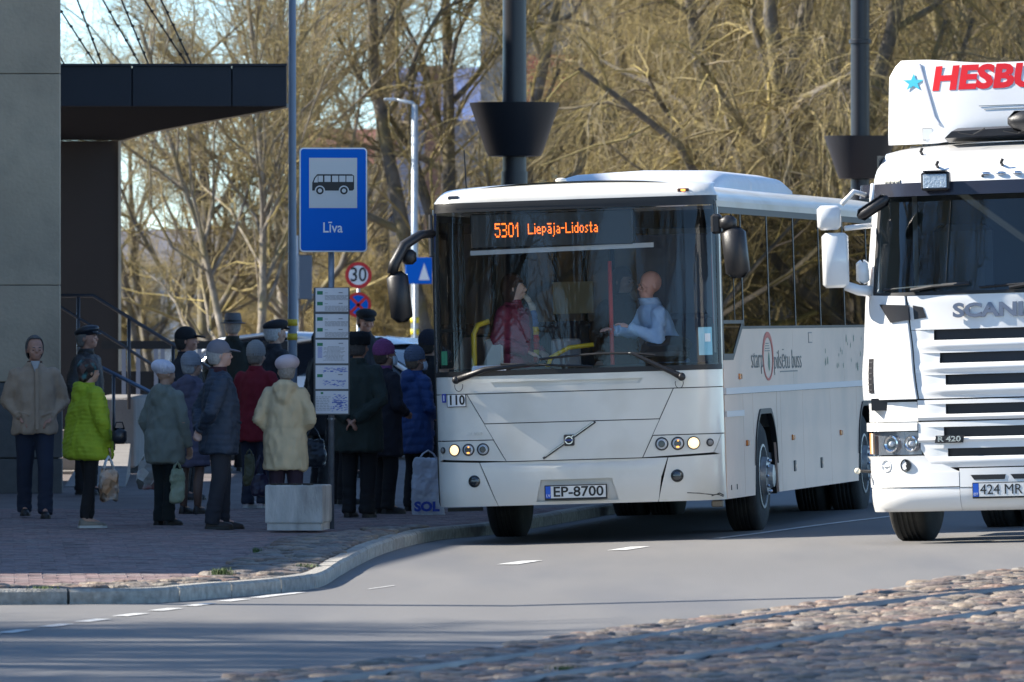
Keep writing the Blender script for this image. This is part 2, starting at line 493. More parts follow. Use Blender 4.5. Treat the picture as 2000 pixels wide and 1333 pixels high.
# ---- cobbles
def cobble(seed, sx=.10, sy=.072, h=.035, n=9):
    rn = random.Random(seed); m = MB()
    rr = [1 + rn.uniform(-.16, .16) for _ in range(n)]; ph = rn.uniform(0, 1)
    def ring(s, z): return [(math.cos(2 * PI * (k + ph) / n) * sx * s * rr[k], math.sin(2 * PI * (k + ph) / n) * sy * s * rr[k], z + rn.uniform(-.15, .15) * h * (z > 0)) for k in range(n)]
    m.loft([ring(1.0, -.03), ring(1.0, 0.0), ring(.9, h * .6), ring(.55, h * .95)], cap=True)
    return m
cob_cols = [(0.21, 0.155, 0.115), (0.15, 0.135, 0.115), (0.27, 0.21, 0.155), (0.10, 0.088, 0.078), (0.22, 0.145, 0.11), (0.17, 0.155, 0.14), (0.17, 0.12, 0.09)]
cmat = rnd_mat('cobble_stone', cob_cols, 0.6, bump=1.0, bscale=22)
cmat_i = rnd_mat('cobble_stone_joined', cob_cols, 0.6, bump=1.0, bscale=22, attr=True)
protos = [cobble(s, h=random.uniform(.010, .024)) for s in range(14)]
pmesh = [p.mesh('cobblestone', cmat, sm=True) for p in protos]
def lay_cobbles(parent, pts, zf, name, limit=300, big_size=1.0):
    pts.sort(key=lambda c: c[1])
    J = MB()
    for k, (x, y) in enumerate(pts):
        q = random.randrange(14); s = big_size * random.uniform(.82, 1.18); rz = random.choice((0, PI)) + random.uniform(-.5, .5); z = zf(x, y) + random.uniform(-.012, .012)
        tx, ty = random.uniform(-.10, .06), random.uniform(-.09, .09)
        if k < limit:
            link_mesh('cobblestone', pmesh[q], parent, (x, y, z), (tx, ty, rz), (s, s, s))
        else:
            M = Matrix.Translation((x, y, z)) @ Euler((tx, ty, rz)).to_matrix().to_4x4() @ Matrix.Scale(s, 4)
            J.add([M @ Vector(v) for v in protos[q].v], protos[q].f)
    me = bpy.data.meshes.new(name); me.from_pydata(J.v, [], J.f); me.materials.append(cmat_i)
    me.polygons.foreach_set('use_smooth', [True] * len(me.polygons))
    stuff(link_mesh(name, me, parent))
# pavement patch beside the kerb
cp = bpy.data.objects.new('cobbled_corner', None); COL.objects.link(cp); struct(cp)
pts = []
y = 59.5; r = 0
while y < 80:
    kx = kerb_x(y); x = -y / 17 - 0.6 + (r % 2) * .08
    while kx is not None and x < kx:
        jx, jy = x + random.uniform(-.02, .02), y + random.uniform(-.02, .02)
        pxx, pyy = to_px(jx, jy, .1)
        if in_poly(pxx, pyy, patch) and kerb_clear(jx, jy, 0.06): pts.append((jx, jy))
        x += .165
    y += .13; r += 1
lay_cobbles(cp, pts, lambda x, y: PZ(x, y) + 0.0, 'cobblestones')
# soil between the stones, raised a little over the slab
# tram bed
edge = [gpt(*p) for p in [(425, 1330), (650, 1305), (1000, 1262), (1150, 1237), (1425, 1205), (1625, 1175), (1850, 1132), (2000, 1112)]]
edge = [Vector((e.x, e.y)) for e in edge]
edge = [edge[0] + (edge[0] - edge[1]) * 6] + edge + [edge[-1] + Vector((.45, 1)) * 3, edge[-1] + Vector((.40, 1)) * 8, edge[-1] + Vector((.36, 1)) * 20]
ed = catmull(edge, 6)
def edge_y(x):
    for a, b in zip(ed[:-1], ed[1:]):
        if a.x <= x <= b.x: return a.y + (b.y - a.y) * (x - a.x) / (b.x - a.x)
    return None
tram = bpy.data.objects.new('tram_bed', None); COL.objects.link(tram); struct(tram)
mb = MB()
mb.loft([[Vector((p.x, p.y, gz(p.x, p.y) + .004)), Vector((p.x, 40, gz(p.x, 40) + .004))] for p in ed if p.x < 12], cap=False, closed=False)
soil = mat('joint_sand', (0.13, 0.105, 0.085), 0.95, var=.3, vscale=12, bump=0.6, bscale=50)
struct(mb.build('tram_bed_ground', soil))
pts = []
y = 44.5; r = 0
while y < 72:
    x = -y / 17 - 0.7 + (r % 2) * .09
    while x < y / 17 + 1.2:
        jx, jy = x + random.uniform(-.025, .025), y + random.uniform(-.02, .02)
        ey = edge_y(jx)
        if ey is not None and jy < ey - 0.22: pts.append((jx, jy))
        x += .175
    y += .135; r += 1
rails = []
for P in ([(300, 1375), (700, 1331), (1000, 1293), (1300, 1247), (1540, 1208), (2000, 1155)], [(600, 1400), (1050, 1334), (1300, 1300), (1540, 1265), (1700, 1238), (2000, 1196)]):
    q = [gpt(*p) for p in P]; q = [Vector((a.x, a.y)) for a in q]
    q = q + [q[-1] + (q[-1] - q[-2]) * t for t in (1, 3)]
    rails.append(resample(catmull(q, 10), .25))
def near_rail(x, y):
    for rl in rails:
        for p in rl:
            if (p.x - x) ** 2 + (p.y - y) ** 2 < .009: return True
    return False
pts = [p for p in pts if not near_rail(*p)]
lay_cobbles(tram, pts, lambda x, y: gz(x, y) + .002, 'cobblestones', big_size=1.08)
conc = mat('edge_concrete', (0.30, 0.28, 0.255), .85, var=.15, vscale=4, bump=.3)
mb = MB()
rg = []
for i, p in enumerate(ed):
    if p.x > 12: break
    d = (ed[min(i + 1, len(ed) - 1)] - ed[max(i - 1, 0)]).normalized(); n = Vector((d.y, -d.x))
    a = p; b = p + n * .1
    rg.append([Vector((a.x, a.y, gz(a.x, a.y) - .02)), Vector((a.x, a.y, gz(a.x, a.y) + .012)), Vector((b.x, b.y, gz(b.x, b.y) + .012)), Vector((b.x, b.y, gz(b.x, b.y) - .02))])
mb.loft(rg); struct(mb.build('concrete_edging', conc))
steel = mat('rail_steel', (0.15, 0.14, 0.14), 0.48, metal=1.0, rvar=.12, vscale=3)
for k, rl in enumerate(rails):
    rg = []
    for i, p in enumerate(rl):
        d = (rl[min(i + 1, len(rl) - 1)] - rl[max(i - 1, 0)]).normalized(); n = Vector((-d.y, d.x))
        prof = [(-.022, -.06), (-.022, .014), (-.018, .020), (-.002, .021), (.002, .016), (.004, -.015), (.026, -.015), (.028, .012), (.036, .014), (.038, -.06)]
        rg.append([Vector((p.x + n.x * a, p.y + n.y * a, gz(p.x, p.y) + .024 + h)) for a, h in prof])
    o = MB().loft(rg).build('tram_rail', steel, ang=35)
    tag(o, ['steel tram rail in cobbles, the one nearer the asphalt road', 'steel tram rail in cobbles, the one nearer the bottom of the photo'][k], 'rail', 'rails of the tram track')

# ---- markings
paint = mat('road_paint', (0.62, 0.62, 0.60), .7, var=.12, vscale=9, dirt=(0.25, .25, .25), dirt_scale=7, dirt_amt=.6)
def strip(name, P, w, dz=.005):
    """painted stripe along ground pixel points P."""
    q = [gpt(*p) for p in P]; rg = []
    for i, p in enumerate(q):
        d = (q[min(i + 1, len(q) - 1)] - q[max(i - 1, 0)]); d.z = 0; d.normalize(); n = Vector((-d.y, d.x, 0))
        rg.append([Vector((v.x, v.y, gz(v.x, v.y) + dz)) for v in (p + n * w / 2, p - n * w / 2)])
    return struct(MB().loft(rg, cap=False, closed=False).build(name, paint))
for a in [((-130, 1254), (-82, 1247)), ((-60, 1245), (-12, 1239)), ((8, 1238), (50, 1231.5)), ((88, 1226), (130, 1220.5)), ((160, 1216), (203, 1210.5)), ((234, 1205), (277, 1199.5)), ((303, 1194.5), (343, 1189.5)), ((368, 1185), (412, 1180)), ((437, 1176), (477, 1171.5))]:
    strip('road_dash', a, .11)
strip('road_line', [(500, 1169), (530, 1165), (560, 1161.5), (585, 1158.5)], .1)
strip('road_dash', [(990, 1104), (1040, 1096.5)], .17)
strip('road_dash', [(1205, 1076), (1250, 1069)], .17)
strip('road_dash', [(720, 1152), (770, 1145)], .02)
strip('road_line', [(1400, 1053), (1480, 1043), (1560, 1032), (1640, 1021.5), (1720, 1012), (1820, 1000), (1900, 990)], .10)
# weeds
def tuft(c, n, h, r, label):
    m = MB()
    for k in range(n):
        a = random.uniform(0, 2 * PI); q = Vector(c) + Vector((random.gauss(0, r), random.gauss(0, r), 0)); d = Vector((math.cos(a), math.sin(a), 0)) * random.uniform(.2, .6) * h
        t = d.normalized().cross(Vector((0, 0, 1))) * .003; hh = h * random.uniform(.5, 1.1)
        m.add([q - t, q + t, q + d * .4 + Vector((0, 0, hh * .7)) + t * .7, q + d * .4 + Vector((0, 0, hh * .7)) - t * .7, q + d + Vector((0, 0, hh))], [(0, 1, 2, 3), (3, 2, 4)])
    o = m.build('grass_tuft', mat('weed', (.07, .11, .03), .7, var=.3, vscale=60)); tag(o, label, 'grass'); stuff(o)
tuft(gpt(432, 1125, .11), 220, .06, .035, 'small green grass tuft where brick paving meets the cobbles')
tuft(gpt(500, 1080, .11), 60, .05, .02, 'dry little weed at the corner of the cobbled patch')
tuft(gpt(85, 1150, .11), 80, .02, .05, 'flat green moss beside the kerb at far left')
tuft(gpt(102+1000, 1309, .03), 80, .025, .03, 'moss between the cobbles at the bottom of the photo')
tuft(gpt(600, 1108, .11), 60, .035, .05, 'weeds between the cobbles just before the kerb bends')
# ------------------------------------------------------------------ hotel front with canopy (left edge)
stone = mat('grey_stone', (0.50, 0.39, 0.28), .95, var=.10, vscale=1.2, bump=.35, bscale=25, spec=.15, dirt=(.34, .28, .21), dirt_scale=3, dirt_amt=.4)
dstone = mat('dark_granite', (0.10, 0.098, 0.095), .6, var=.12, vscale=9, bump=.2)
black = mat('black_paint', (0.018, 0.018, 0.02), .45)
dmetal = mat('dark_cladding', (0.020, 0.022, 0.032), .6, var=.08, vscale=2)
hb = thing('hotel_building', 'grey stone corner of a building with dark canopy at the left edge', 'building', (-4.73, 91, 0.1))
def rel(o, root):  # parent keeping world coordinates of geometry
    o.parent = root; o.location = -Vector(root.location); return o
mb = MB(); mb.box((-7.73, 91.17, 6), (5.98, .3, 12.2)); rel(mb.build('wall_core', dstone), hb)
ztop = [(-.05, .62), (.62, 1.27), (1.27, 2.265)]
jz = [1.27, 2.28, 4.49, 6.7, 8.9, 11.1]
for k in range(5):
    for c in range(5):
        x1 = -4.72 - c * 1.25; mb = MB(); mb.bbox((x1 - .62, 91, (jz[k] + jz[k + 1]) / 2), (1.238, .1, jz[k + 1] - jz[k] - .007), .006)
        rel(mb.build('stone_panel', stone), hb)
for k, (a, b) in enumerate(((0.1, .47), (.475, 1.262))):
    for c in range(7):
        x1 = -4.70 - c * .85; mb = MB(); mb.bbox((x1 - .42, 90.97, (a + b) / 2), (.842, .12, b - a - .008), .006)
        rel(mb.build('plinth_slab', dstone), hb)
# canopy
ct = 4.27; plan = [(-9, 96.02), (-2.49, 96.02), (-2.55, 96.6), (-2.95, 99.2), (-3.66, 103.7), (-4.5, 109.3), (-5.18, 115.2), (-9, 115.2)]
mb = MB(); mb.prism(plan, ct, ct + .42); rel(mb.build('canopy', mat('canopy_black', (.010, .010, .012), .95, spec=.05)), hb)
for a, b in ((-9, -6.3), (-6.29, -4.195), (-4.185, -3.095), (-3.085, -2.485)):
    mb = MB(); mb.bbox(((a + b) / 2, 95.98, ct + .22), (b - a, .06, .445), .006); rel(mb.build('fascia_panel', dmetal), hb)
mb = MB(); mb.box((-5.75, 95.97, ct + .455), (6.54, .1, .025)); rel(mb.build('fascia_capping', dmetal), hb)
lit_edge = mat('lit_edge_pale', (.42, .38, .30), .7, var=.1)  # light catching the canopy and wall edges is put in as pale colour
mb = MB()
for (a, b) in zip(plan[1:6], plan[2:7]):
    A, B = Vector((*a, 0)), Vector((*b, 0)); n = (B - A).normalized().cross(Vector((0, 0, 1)))
    mb.loft([[Vector((p.x + n.x * o_, p.y + n.y * o_, z)) for o_, z in ((0, ct - .012), (.03, ct - .012), (.03, ct + .03), (0, ct + .03))] for p in (A, B)])
rel(mb.build('lit_canopy_edge', lit_edge), hb)
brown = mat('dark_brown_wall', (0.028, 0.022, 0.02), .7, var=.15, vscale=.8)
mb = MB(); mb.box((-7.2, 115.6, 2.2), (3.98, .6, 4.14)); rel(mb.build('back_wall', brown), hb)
mb = MB(); mb.box((-5.195, 115.28, 2.2), (.035, .05, 4.14)); rel(mb.build('lit_wall_edge', lit_edge), hb)  # lit side of the wall, drawn as a pale strip
# steps up to the entrance
stp = mat('step_stone', (.23, .22, .215), .85, var=.12, vscale=3, bump=.3)
st = thing('entrance_steps', 'pale stone steps with a ramp beside the dark building wall', 'steps', (-5.2, 99, .15))
for k in range(5):
    mb = MB(); mb.bbox((-6.4 + .0 * k, 99.2 + .33 * k, .12 + .15 * k), (3.2 - .22 * k, .34, .155), .012); o = mb.build('step', stp, st); o.location = -Vector(st.location)
mb = MB(); mb.bbox((-4.55, 101.5, .62), (.5, 4.2, .8), .02); rel(mb.build('plinth', stp), st)
mb = MB(); mb.add([(-4.8, 93.4, .13), (-4.15, 93.4, .13), (-4.35, 99.2, .5), (-4.8, 99.2, .5), (-4.8, 93.4, .05), (-4.15, 93.4, .05), (-4.35, 99.2, .05), (-4.8, 99.2, .05)], [(0, 1, 2, 3), (0, 4, 5, 1), (1, 5, 6, 2), (3, 2, 6, 7), (0, 3, 7, 4), (4, 7, 6, 5)]); rel(mb.build('ramp', stp), st)
hr = thing('stair_railing', 'dark steel stair railing running down in front of the dark wall', 'railing', (-4.8, 98, .15))
def tubepx(name, P, D, r, m, parent, D2=None):
    pts = [ppt(p[0], p[1], D if D2 is None else D + (D2 - D) * i / max(1, len(P) - 1)) for i, p in enumerate(P)]
    o = MB().tube(pts, r, 8).build(name, m, parent, sm=True); o.location = -Vector(parent.location); return o
rmet = mat('railing_steel', (.06, .065, .08), .4, metal=.3)
tubepx('handrail', [(60, 578), (182, 578), (335, 672), (420, 726)], 98, .022, rmet, hr)
tubepx('lower_rail', [(60, 598), (118, 600), (250, 682), (330, 735)], 98, .018, rmet, hr)
for px_, a, b in ((153, 578, 790), (252, 622, 800), (338, 676, 850)): tubepx('post', [(px_, a), (px_, b)], 98, .02, rmet, hr)
hr2 = thing('ramp_railing', 'blue-grey steel handrail beside the ramp behind the waiting people', 'railing', (-4.6, 94.5, .15))
bmet = mat('blue_rail', (.12, .17, .25), .4, metal=.3)
tubepx('handrail', [(185, 712), (275, 757), (330, 785)], 94.5, .022, bmet, hr2)
for px_, a, b in ((222, 731, 880), (300, 771, 900)): tubepx('post', [(px_, a), (px_, b)], 94.5, .018, rmet, hr2)
# terrace fence
tf = thing('terrace_fence', 'black terrace fence with pale uprights behind the crowd', 'fence', (-3.5, 106, .2))
mb = MB(); mb.box((-3.85, 106, 1.60), (2.3, .06, .10)); rel(mb.build('top_rail', black), tf)
mb = MB(); mb.box((-3.85, 106, 1.03), (2.3, .05, .5)); rel(mb.build('panel', black), tf)
for px_ in (242, 270, 305, 318, 352, 390, 424):
    mb = MB(); X = (px_ - 1000) / FPX * 106; mb.box((X, 105.96, .87), (.05, .04, 1.36)); rel(mb.build('upright', mat('pale_upright', (.3, .32, .38), .6)), tf)
mb = MB(); mb.box((-3.85, 106, .35), (2.3, .05, .35)); rel(mb.build('low_panel', black), tf)
# cables from the canopy with little lamps
wire = mat('cable', (.02, .02, .02), .6)
for k, (a, b) in enumerate([((66, -60), (190, 131)), ((128, -60), (201, 131)), ((166, -60), (276, 131)), ((212, -60), (292, 131)), ((243, -60), (368, 131)), ((287, -60), (376, 131)), ((110, 96), (128, 131))]):
    lab = ['first thin dark stay cable from the stone corner, rising left from the canopy', 'second thin stay cable from the stone corner above the canopy', 'third thin stay cable from the stone corner above the canopy', 'fourth stay cable above the canopy, left of the last pair', 'fifth stay cable above the canopy, left one of the last pair', 'last stay cable above the canopy, nearest the tall grey pole', 'short bit of cable showing right beside the stone corner'][k]
    A, B = ppt(*a, 100), ppt(*b, 100); t = thing('stay_cable', lab, 'cable', B, 0, 'cables holding the canopy')
    o = MB().tube([A - B, Vector((0, 0, 0))], .010, 6).build('cable', wire, t)
    L = (A - B).length; n = int(L / .17)
    m2 = MB()
    for q in range(1, n):
        p = (A - B) * (q / n + random.uniform(-.01, .01)); m2.box(p + Vector((.008, 0, -.01)), (.035, .03, .035), rot=(0, .4, 0))
    stuff(m2.build('clips', wire, t))

# ------------------------------------------------------------------ buildings behind the trees
win = mat('far_window', (.03, .04, .06), .15)
winb = mat('pale_window_frame', (.5, .52, .55), .6)
def block(name, label, px0, px1, ytop, D, depth, m, floors=None, roof=None, zbase=0.0):
    x0, x1 = (px0 - 1000) / FPX * D, (px1 - 1000) / FPX * D; z1 = CH + (HOR - ytop) / FPX * D
    t = thing(name, label, 'building', ((x0 + x1) / 2, D, 0))
    mb = MB(); mb.box((0, depth / 2, (z1 + zbase) / 2), (x1 - x0, depth, z1 - zbase)); mb.build('wall', m, t)
    if floors:
        for (wx, wy, ww, wh) in floors:   # px centre, px size
            X = (wx - 1000) / FPX * D - (x0 + x1) / 2; Z = CH + (HOR - wy) / FPX * D; W = ww / FPX * D; H = wh / FPX * D
            f = MB().box((X, -.02, Z), (W, .1, H)).build('window', winb, t)
            MB().box((X - W * .22, -.075, Z), (W * .38, .03, H * .86)).build('pane', win, f)
            MB().box((X + W * .22, -.075, Z), (W * .38, .03, H * .86)).build('pane', win, f)
    if roof:
        MB().add([(x0 - (x0 + x1) / 2 - .2, -.3, z1), (x1 - (x0 + x1) / 2 + .2, -.3, z1), (x1 - (x0 + x1) / 2 + .2, depth / 2, z1 + roof[1]), (x0 - (x0 + x1) / 2 - .2, depth / 2, z1 + roof[1]), (x1 - (x0 + x1) / 2 + .2, depth, z1), (x0 - (x0 + x1) / 2 - .2, depth, z1)],
                 [(0, 1, 2, 3), (3, 2, 4, 5), (0, 3, 5), (1, 4, 2), (0, 5, 4, 1)]).build('roof', roof[0], t)
    return t
gw = mat('grey_render', (.27, .25, .24), .9, var=.10, vscale=.5)
big = block('apartment_building', 'tall grey building behind the trees with a red banner', 938, 2300, -260, 232, 14, gw,
            [(x, y, 60, 75) for x in (1250, 1420, 1590, 1760, 1930, 2100) for y in (60, 240, 420, 580)] + [(1240, 440, 50, 70)])
red = mat('red_banner', (.50, .03, .06), .7, var=.2, vscale=.9, dirt=(.25, .12, .25), dirt_scale=.8, dirt_amt=.6)
sx_ = big.location.x
def onb(px, py, D=232): p = ppt(px, py, D); return (p.x - sx_, -.06, p.z)
a = onb(1030, 108); b = onb(1172, 210)
MB().box(((a[0] + b[0]) / 2, -.06, (a[2] + b[2]) / 2), (b[0] - a[0], .08, a[2] - b[2])).build('banner', red, big)
c = onb(1062, 342)
MB().lathe([(.34, -.12), (.34, -.05)], (c[0], 0, c[2]), 20, 'y').build('round_mural', mat('teal_mural', (.05, .28, .32), .7, var=.4, vscale=6), big)
bl = mat('blue_grey_render', (.27, .31, .40), .9, var=.06, vscale=.6)
block('blue_house', 'pale blue-grey house with small windows behind the bare trees', 775, 936, 236, 238, 10, bl,
      [(880, 350, 34, 42), (925, 350, 20, 42), (820, 350, 30, 42), (880, 440, 34, 42), (820, 440, 30, 42)], (mat('blue_roof', (.08, .13, .30), .6), 1.6))
brick_m = mat('brick_far', (.16, .09, .08), .9, var=.2, vscale=4)
block('chimney_stack', 'dark red brick chimney stack beside the blue roof', 829, 862, 128, 236, 1.2, brick_m)
block('white_building', 'low white building with dark doorway showing between tree trunks at left', 150, 560, 520, 205, 8, mat('white_render', (.62, .62, .62), .9, var=.08, vscale=.6),
      [(290, 590, 60, 34), (500, 600, 50, 40)], (mat('grey_roof', (.14, .14, .16), .7), .9))
block('tan_house', 'brownish house far behind the bus stop sign', 560, 790, 330, 242, 8, mat('tan_render', (.30, .25, .22), .9, var=.1, vscale=.7),
      [(620, 420, 34, 40), (700, 420, 34, 40), (760, 420, 30, 40)], (mat('rust_roof', (.20, .08, .06), .7), 1.2))

block('added_row_building', 'long grey building added out of view at far right for the window reflections', 2450, 6500, -500, 222, 12, gw)  # added out of view so the bus side windows mirror less sky
# hotel wing whose shadow covers the pavement (left, out of frame)
wing = thing('hotel_wing', 'long pale building beyond the left edge of the photo', 'building', (-22, 77, 0))
for nm, P, WZ in (('wall', [(-25, 64.9), (-13.15, 64.9), (-11.95, 77.2), (-25, 77.2)], 8.2), ('tall_shade_wall', [(-25, 77.21), (-12.6, 77.21), (-10.6, 97), (-25, 97)], 12.5)):  # second, taller volume is unseen, added to keep the crowd in shade
    mb = MB(); mb.prism(P, 0, WZ); rel(mb.build(nm, stone), wing)
    A, B = Vector(P[1]), Vector(P[2]); L = (B - A).length; d = (B - A) / L; n = Vector((d.y, -d.x)); az = math.atan2(d.y, d.x) - PI / 2
    for k in range(int(L / 3)):
        for f_ in range(int(WZ / 3.2)):
            p = A + d * (1.5 + k * 3) ; c = Vector((p.x + n.x * .0, p.y + n.y * .0, 2 + f_ * 3.2))
            mb = MB(); mb.box(c, (.12, 1.5, 1.7), rot=(0, 0, az)); f = rel(mb.build('window', winb), wing)
            mb = MB(); mb.box(c + Vector((n.x, n.y, 0)) * .07, (.04, 1.35, 1.55), rot=(0, 0, az)); g = mb.build('pane', win, f)
lp = thing('tall_mast', 'tall grey mast beyond the left edge of the photo, its shadow crossing the road', 'mast', (-7.2, 60.3, .1))
MB().lathe([(.13, 0), (.12, 3), (.09, 10.5)], n=20).build('shaft', dmetal, lp, sm=True)
MB().tube([(0, 0, 10.3), (.5, -.1, 10.6), (1.5, -.2, 10.7)], .05, 8).build('arm', dmetal, lp)
# ------------------------------------------------------------------ black steel columns with funnels
colm = mat('column_paint', (0.013, 0.014, 0.018), .38, var=.1, vscale=2)
for k, (px_, D, lab) in enumerate([(1005, 95, 'thick black column with a wide black funnel collar, directly behind the bus front'), (1680, 118.5, 'black column with funnel collar and ring, between the bus and the lorry')]):
    X = (px_ - 1000) / FPX * D; t = thing('steel_column', lab, 'column', (X, D, PZ(X, D)), 0, 'black columns with funnel collars')
    MB().lathe([(.21, 0), (.21, .04), (.145, .08), (.145, 3.4)], n=32).build('base_shaft', colm, t, ang=30)
    MB().lathe([(.13, 3.4), (.126, 12)], n=32).build('shaft', colm, t, ang=30)
    MB().lathe([(.145, 3.56), (.285, 3.57), (.305, 3.60), (.488, 4.13), (.492, 4.15), (.475, 4.15), (.3, 3.66), (.145, 3.64)], n=48).build('funnel', colm, t, ang=30)
    if k == 1 or True:
        MB().lathe([(.12, 5.40), (.155, 5.41), (.155, 5.46), (.12, 5.47)], n=32).build('ring', colm, t, ang=30)
# ------------------------------------------------------------------ poles, signs
pg = mat('grey_pole_paint', (.17, .20, .25), .45, var=.08, vscale=3)
yel = mat('yellow_band', (.55, .38, .02), .6)
X = (571 - 1000) / FPX * 92; t = thing('tall_pole', 'tall blue-grey pole with two yellow bands left of the bus stop sign', 'pole', (X, 92, PZ(X, 92)))
o = MB().lathe([(.055, 0), (.05, 1.6), (.042, 3), (.030, 9)], n=20).build('shaft', pg, t, sm=True)
for z in (1.615, 1.765): MB().lathe([(.05, z - .035), (.054, z - .035), (.054, z + .035), (.05, z + .035)], n=20).build('yellow_band', yel, t, sm=True)
for px_, ya, yb in ((581, 500, 800), (605, 590, 800)):
    pass
D = 125; X = (596 - 1000) / FPX * D
t = thing('traffic_sign_back', 'grey back of a rectangular road sign on a pale post beside the tall pole', 'sign', (X, D, .2))
MB().bbox((0, 0, 2.50 - .2), (.20, .02, .64), .01).build('sign_plate', mat('sign_back', (.10, .13, .17), .5, metal=.3), t)
MB().lathe([(.03, 0), (.03, 2.9)], (-.125, .03, 0), n=14).build('post', mat('pale_post', (.42, .47, .52), .4, metal=.4), t, sm=True)
MB().box((0, .02, 2.05), (.27, .03, .03)).build('bracket', pg, t)
# far lamp post
D = 138; X = (810 - 1000) / FPX * D
t = thing('street_lamp', 'slim pale lamp post with yellow bands and a short arm, behind the sign', 'street lamp', (X, D, .2))
lm = mat('galvanised', (.45, .50, .53), .4, metal=.5, var=.15, vscale=8)
ztop = CH + (HOR - 205) / FPX * D - .2
MB().lathe([(.065, 0), (.05, ztop)], n=18).build('shaft', lm, t, sm=True)
MB().tube([(0, 0, ztop - .02), (-.04, 0, ztop + .03), (-.30, 0, ztop + .08)], [.035, .03, .022], 10).build('arm', lm, t, sm=True)
MB().bbox((-.39, 0, ztop + .085), (.2, .1, .045), .015).build('lamp_head', lm, t)
for yy in (626, 649):
    z = CH + (HOR - yy) / FPX * D - .2; MB().lathe([(.06, z - .045), (.068, z - .045), (.068, z + .045), (.06, z + .045)], n=18).build('yellow_band', mat('bright_yellow', (.75, .6, .03), .5), t, sm=True)
D = 137.5; X = (818 - 1000) / FPX * D; Z = CH + (HOR - 529) / FPX * D
t = thing('crossing_sign', 'blue square pedestrian crossing sign behind the bus mirror', 'sign', (X, D, .2))
blu = mat('sign_blue', (0.0, 0.125, 0.56), .6, spec=.15)
wht = mat('sign_white', (.78, .78, .78), .4)
red_s = mat('sign_red', (.60, .02, .02), .4)
sb = mat('sign_black', (.01, .01, .01), .5)
MB().bbox((0, 0, Z - .2), (.42, .02, .42), .008).build('sign_plate', blu, t)
MB().add([(-.0, -.014, Z - .2 - .15), (.17, -.014, Z - .2 - .15), (.085, -.014, Z - .2 + .12)], [(0, 1, 2)]).build('white_triangle', wht, t)
MB().tube([(-.065, .03, 0), (-.065, .03, Z - .2)], .02, 10).build('post', lm, t, sm=True)
# 30 and no-stopping signs
D = 120
t = thing('speed_sign_post', 'round 30 speed limit sign above a no stopping sign on one post', 'sign', ((700 - 1000) / FPX * D, D, .17))
k_ = D / FPX
def disc(name, z, r, m, y, n=40, r0=0): return MB().lathe([(r0, y), (r, y), (r, y + .004), (r0, y + .004)] if r0 else [(r, y), (r, y + .004)], (0, 0, z), n, 'y').build(name, m, t)
z1 = CH + (HOR - 538) * k_ - .17; z2 = CH + (HOR - 596) * k_ - .17
disc('speed_plate', z1, 26 * k_, red_s, -.012); disc('speed_face', z1, 19 * k_, wht, -.018)
text('number_30', '30', 29 * k_ * 1.35, sb, t, (0, -.021, z1), sx=.85, off=.002)
disc('no_stopping_plate', z2, 25 * k_, red_s, -.012); disc('no_stopping_face', z2, 19 * k_, blu, -.018)
for s in (1, -1): MB().box((0, -.021, z2), (38 * k_, .004, 5.5 * k_), rot=(0, s * PI / 4, 0)).build('red_bar', red_s, t)
MB().tube([(0, .02, 0), (0, .02, z1 + .1)], .025, 12).build('post', lm, t, sm=True)

# ------------------------------------------------------------------ bus stop sign and timetable
D = 76.3
X = (647 - 1000) / FPX * D
t = thing('bus_stop_sign', 'big blue bus stop sign reading Liva above a column of white timetables', 'bus stop sign', (X, D, PZ(X, D) - .01))
k_ = D / FPX; zb = PZ(X, D) - .01
zz = lambda py: CH + (HOR - py) * k_ - zb
post = mat('galvanised_post', (.28, .30, .33), .45, metal=.6, var=.2, vscale=14, bump=.2)
MB().lathe([(.0265, 0), (.0265, zz(300))], n=20).build('pole', post, t, sm=True)
MB().lathe([(.012, zz(300)), (.03, zz(295)), (.03, zz(291)), (.01, zz(287))], n=16).build('pole_cap', mat('cap_brown', (.2, .12, .08), .6), t)
# sign plate with rounded corners, turned a touch
sg = bpy.data.objects.new('sign_board', None)
def rrect(w, h, r, n=6):
    P = []
    for cx, cz, a0 in ((w / 2 - r, h / 2 - r, 0), (-w / 2 + r, h / 2 - r, 90), (-w / 2 + r, -h / 2 + r, 180), (w / 2 - r, -h / 2 + r, 270)):
        for i in range(n + 1): P.append((cx + r * math.cos(R(a0 + 90 * i / n)), cz + r * math.sin(R(a0 + 90 * i / n))))
    return P
MX = Matrix(((1, 0, 0), (0, 0, 1), (0, 1, 0)))   # x,y -> x,z ; z -> y
W_, H_ = 133 * k_, 204 * k_; zc = (zz(289) + zz(493)) / 2; RZ = R(6)
def plate(name, poly, y0, y1, m, parent, loc): return MB().prism(poly, y0, y1, MX).build(name, m, parent, loc=loc, rot=(0, 0, RZ), ang=30)
ox = (650.5 - 647) * k_
brd = plate('sign_board', rrect(W_, H_, .035), -.035, -.0, mat('sign_edge', (.35, .36, .38), .4, metal=.5), t, (ox, -.03, zc))
plate('white_border', rrect(W_ - .004, H_ - .004, .034), -.037, -.036, wht, brd, (0, 0, 0)); 
for q in brd.children: q.rotation_euler = (0, 0, 0)
def face(name, poly, m, dy, cx=0, cz=0):
    o = MB().prism([(p[0] + cx, p[1] + cz) for p in poly], -dy, -dy + .0015, MX).build(name, m, brd); return o
face('blue_face', rrect(W_ - .026, H_ - .026, .025), blu, .0395)
pzc = lambda py: zz(py) - zc
pxc = lambda px_: (px_ - 650.5) * k_
wf = mat('sign_panel_white', (.58, .58, .57), .5)
w0, w1, h0, h1 = 603, 697, 309, 407
face('white_panel', rrect((w1 - w0) * k_, (h1 - h0) * k_, .002), wf, .042, pxc(650), pzc(358))
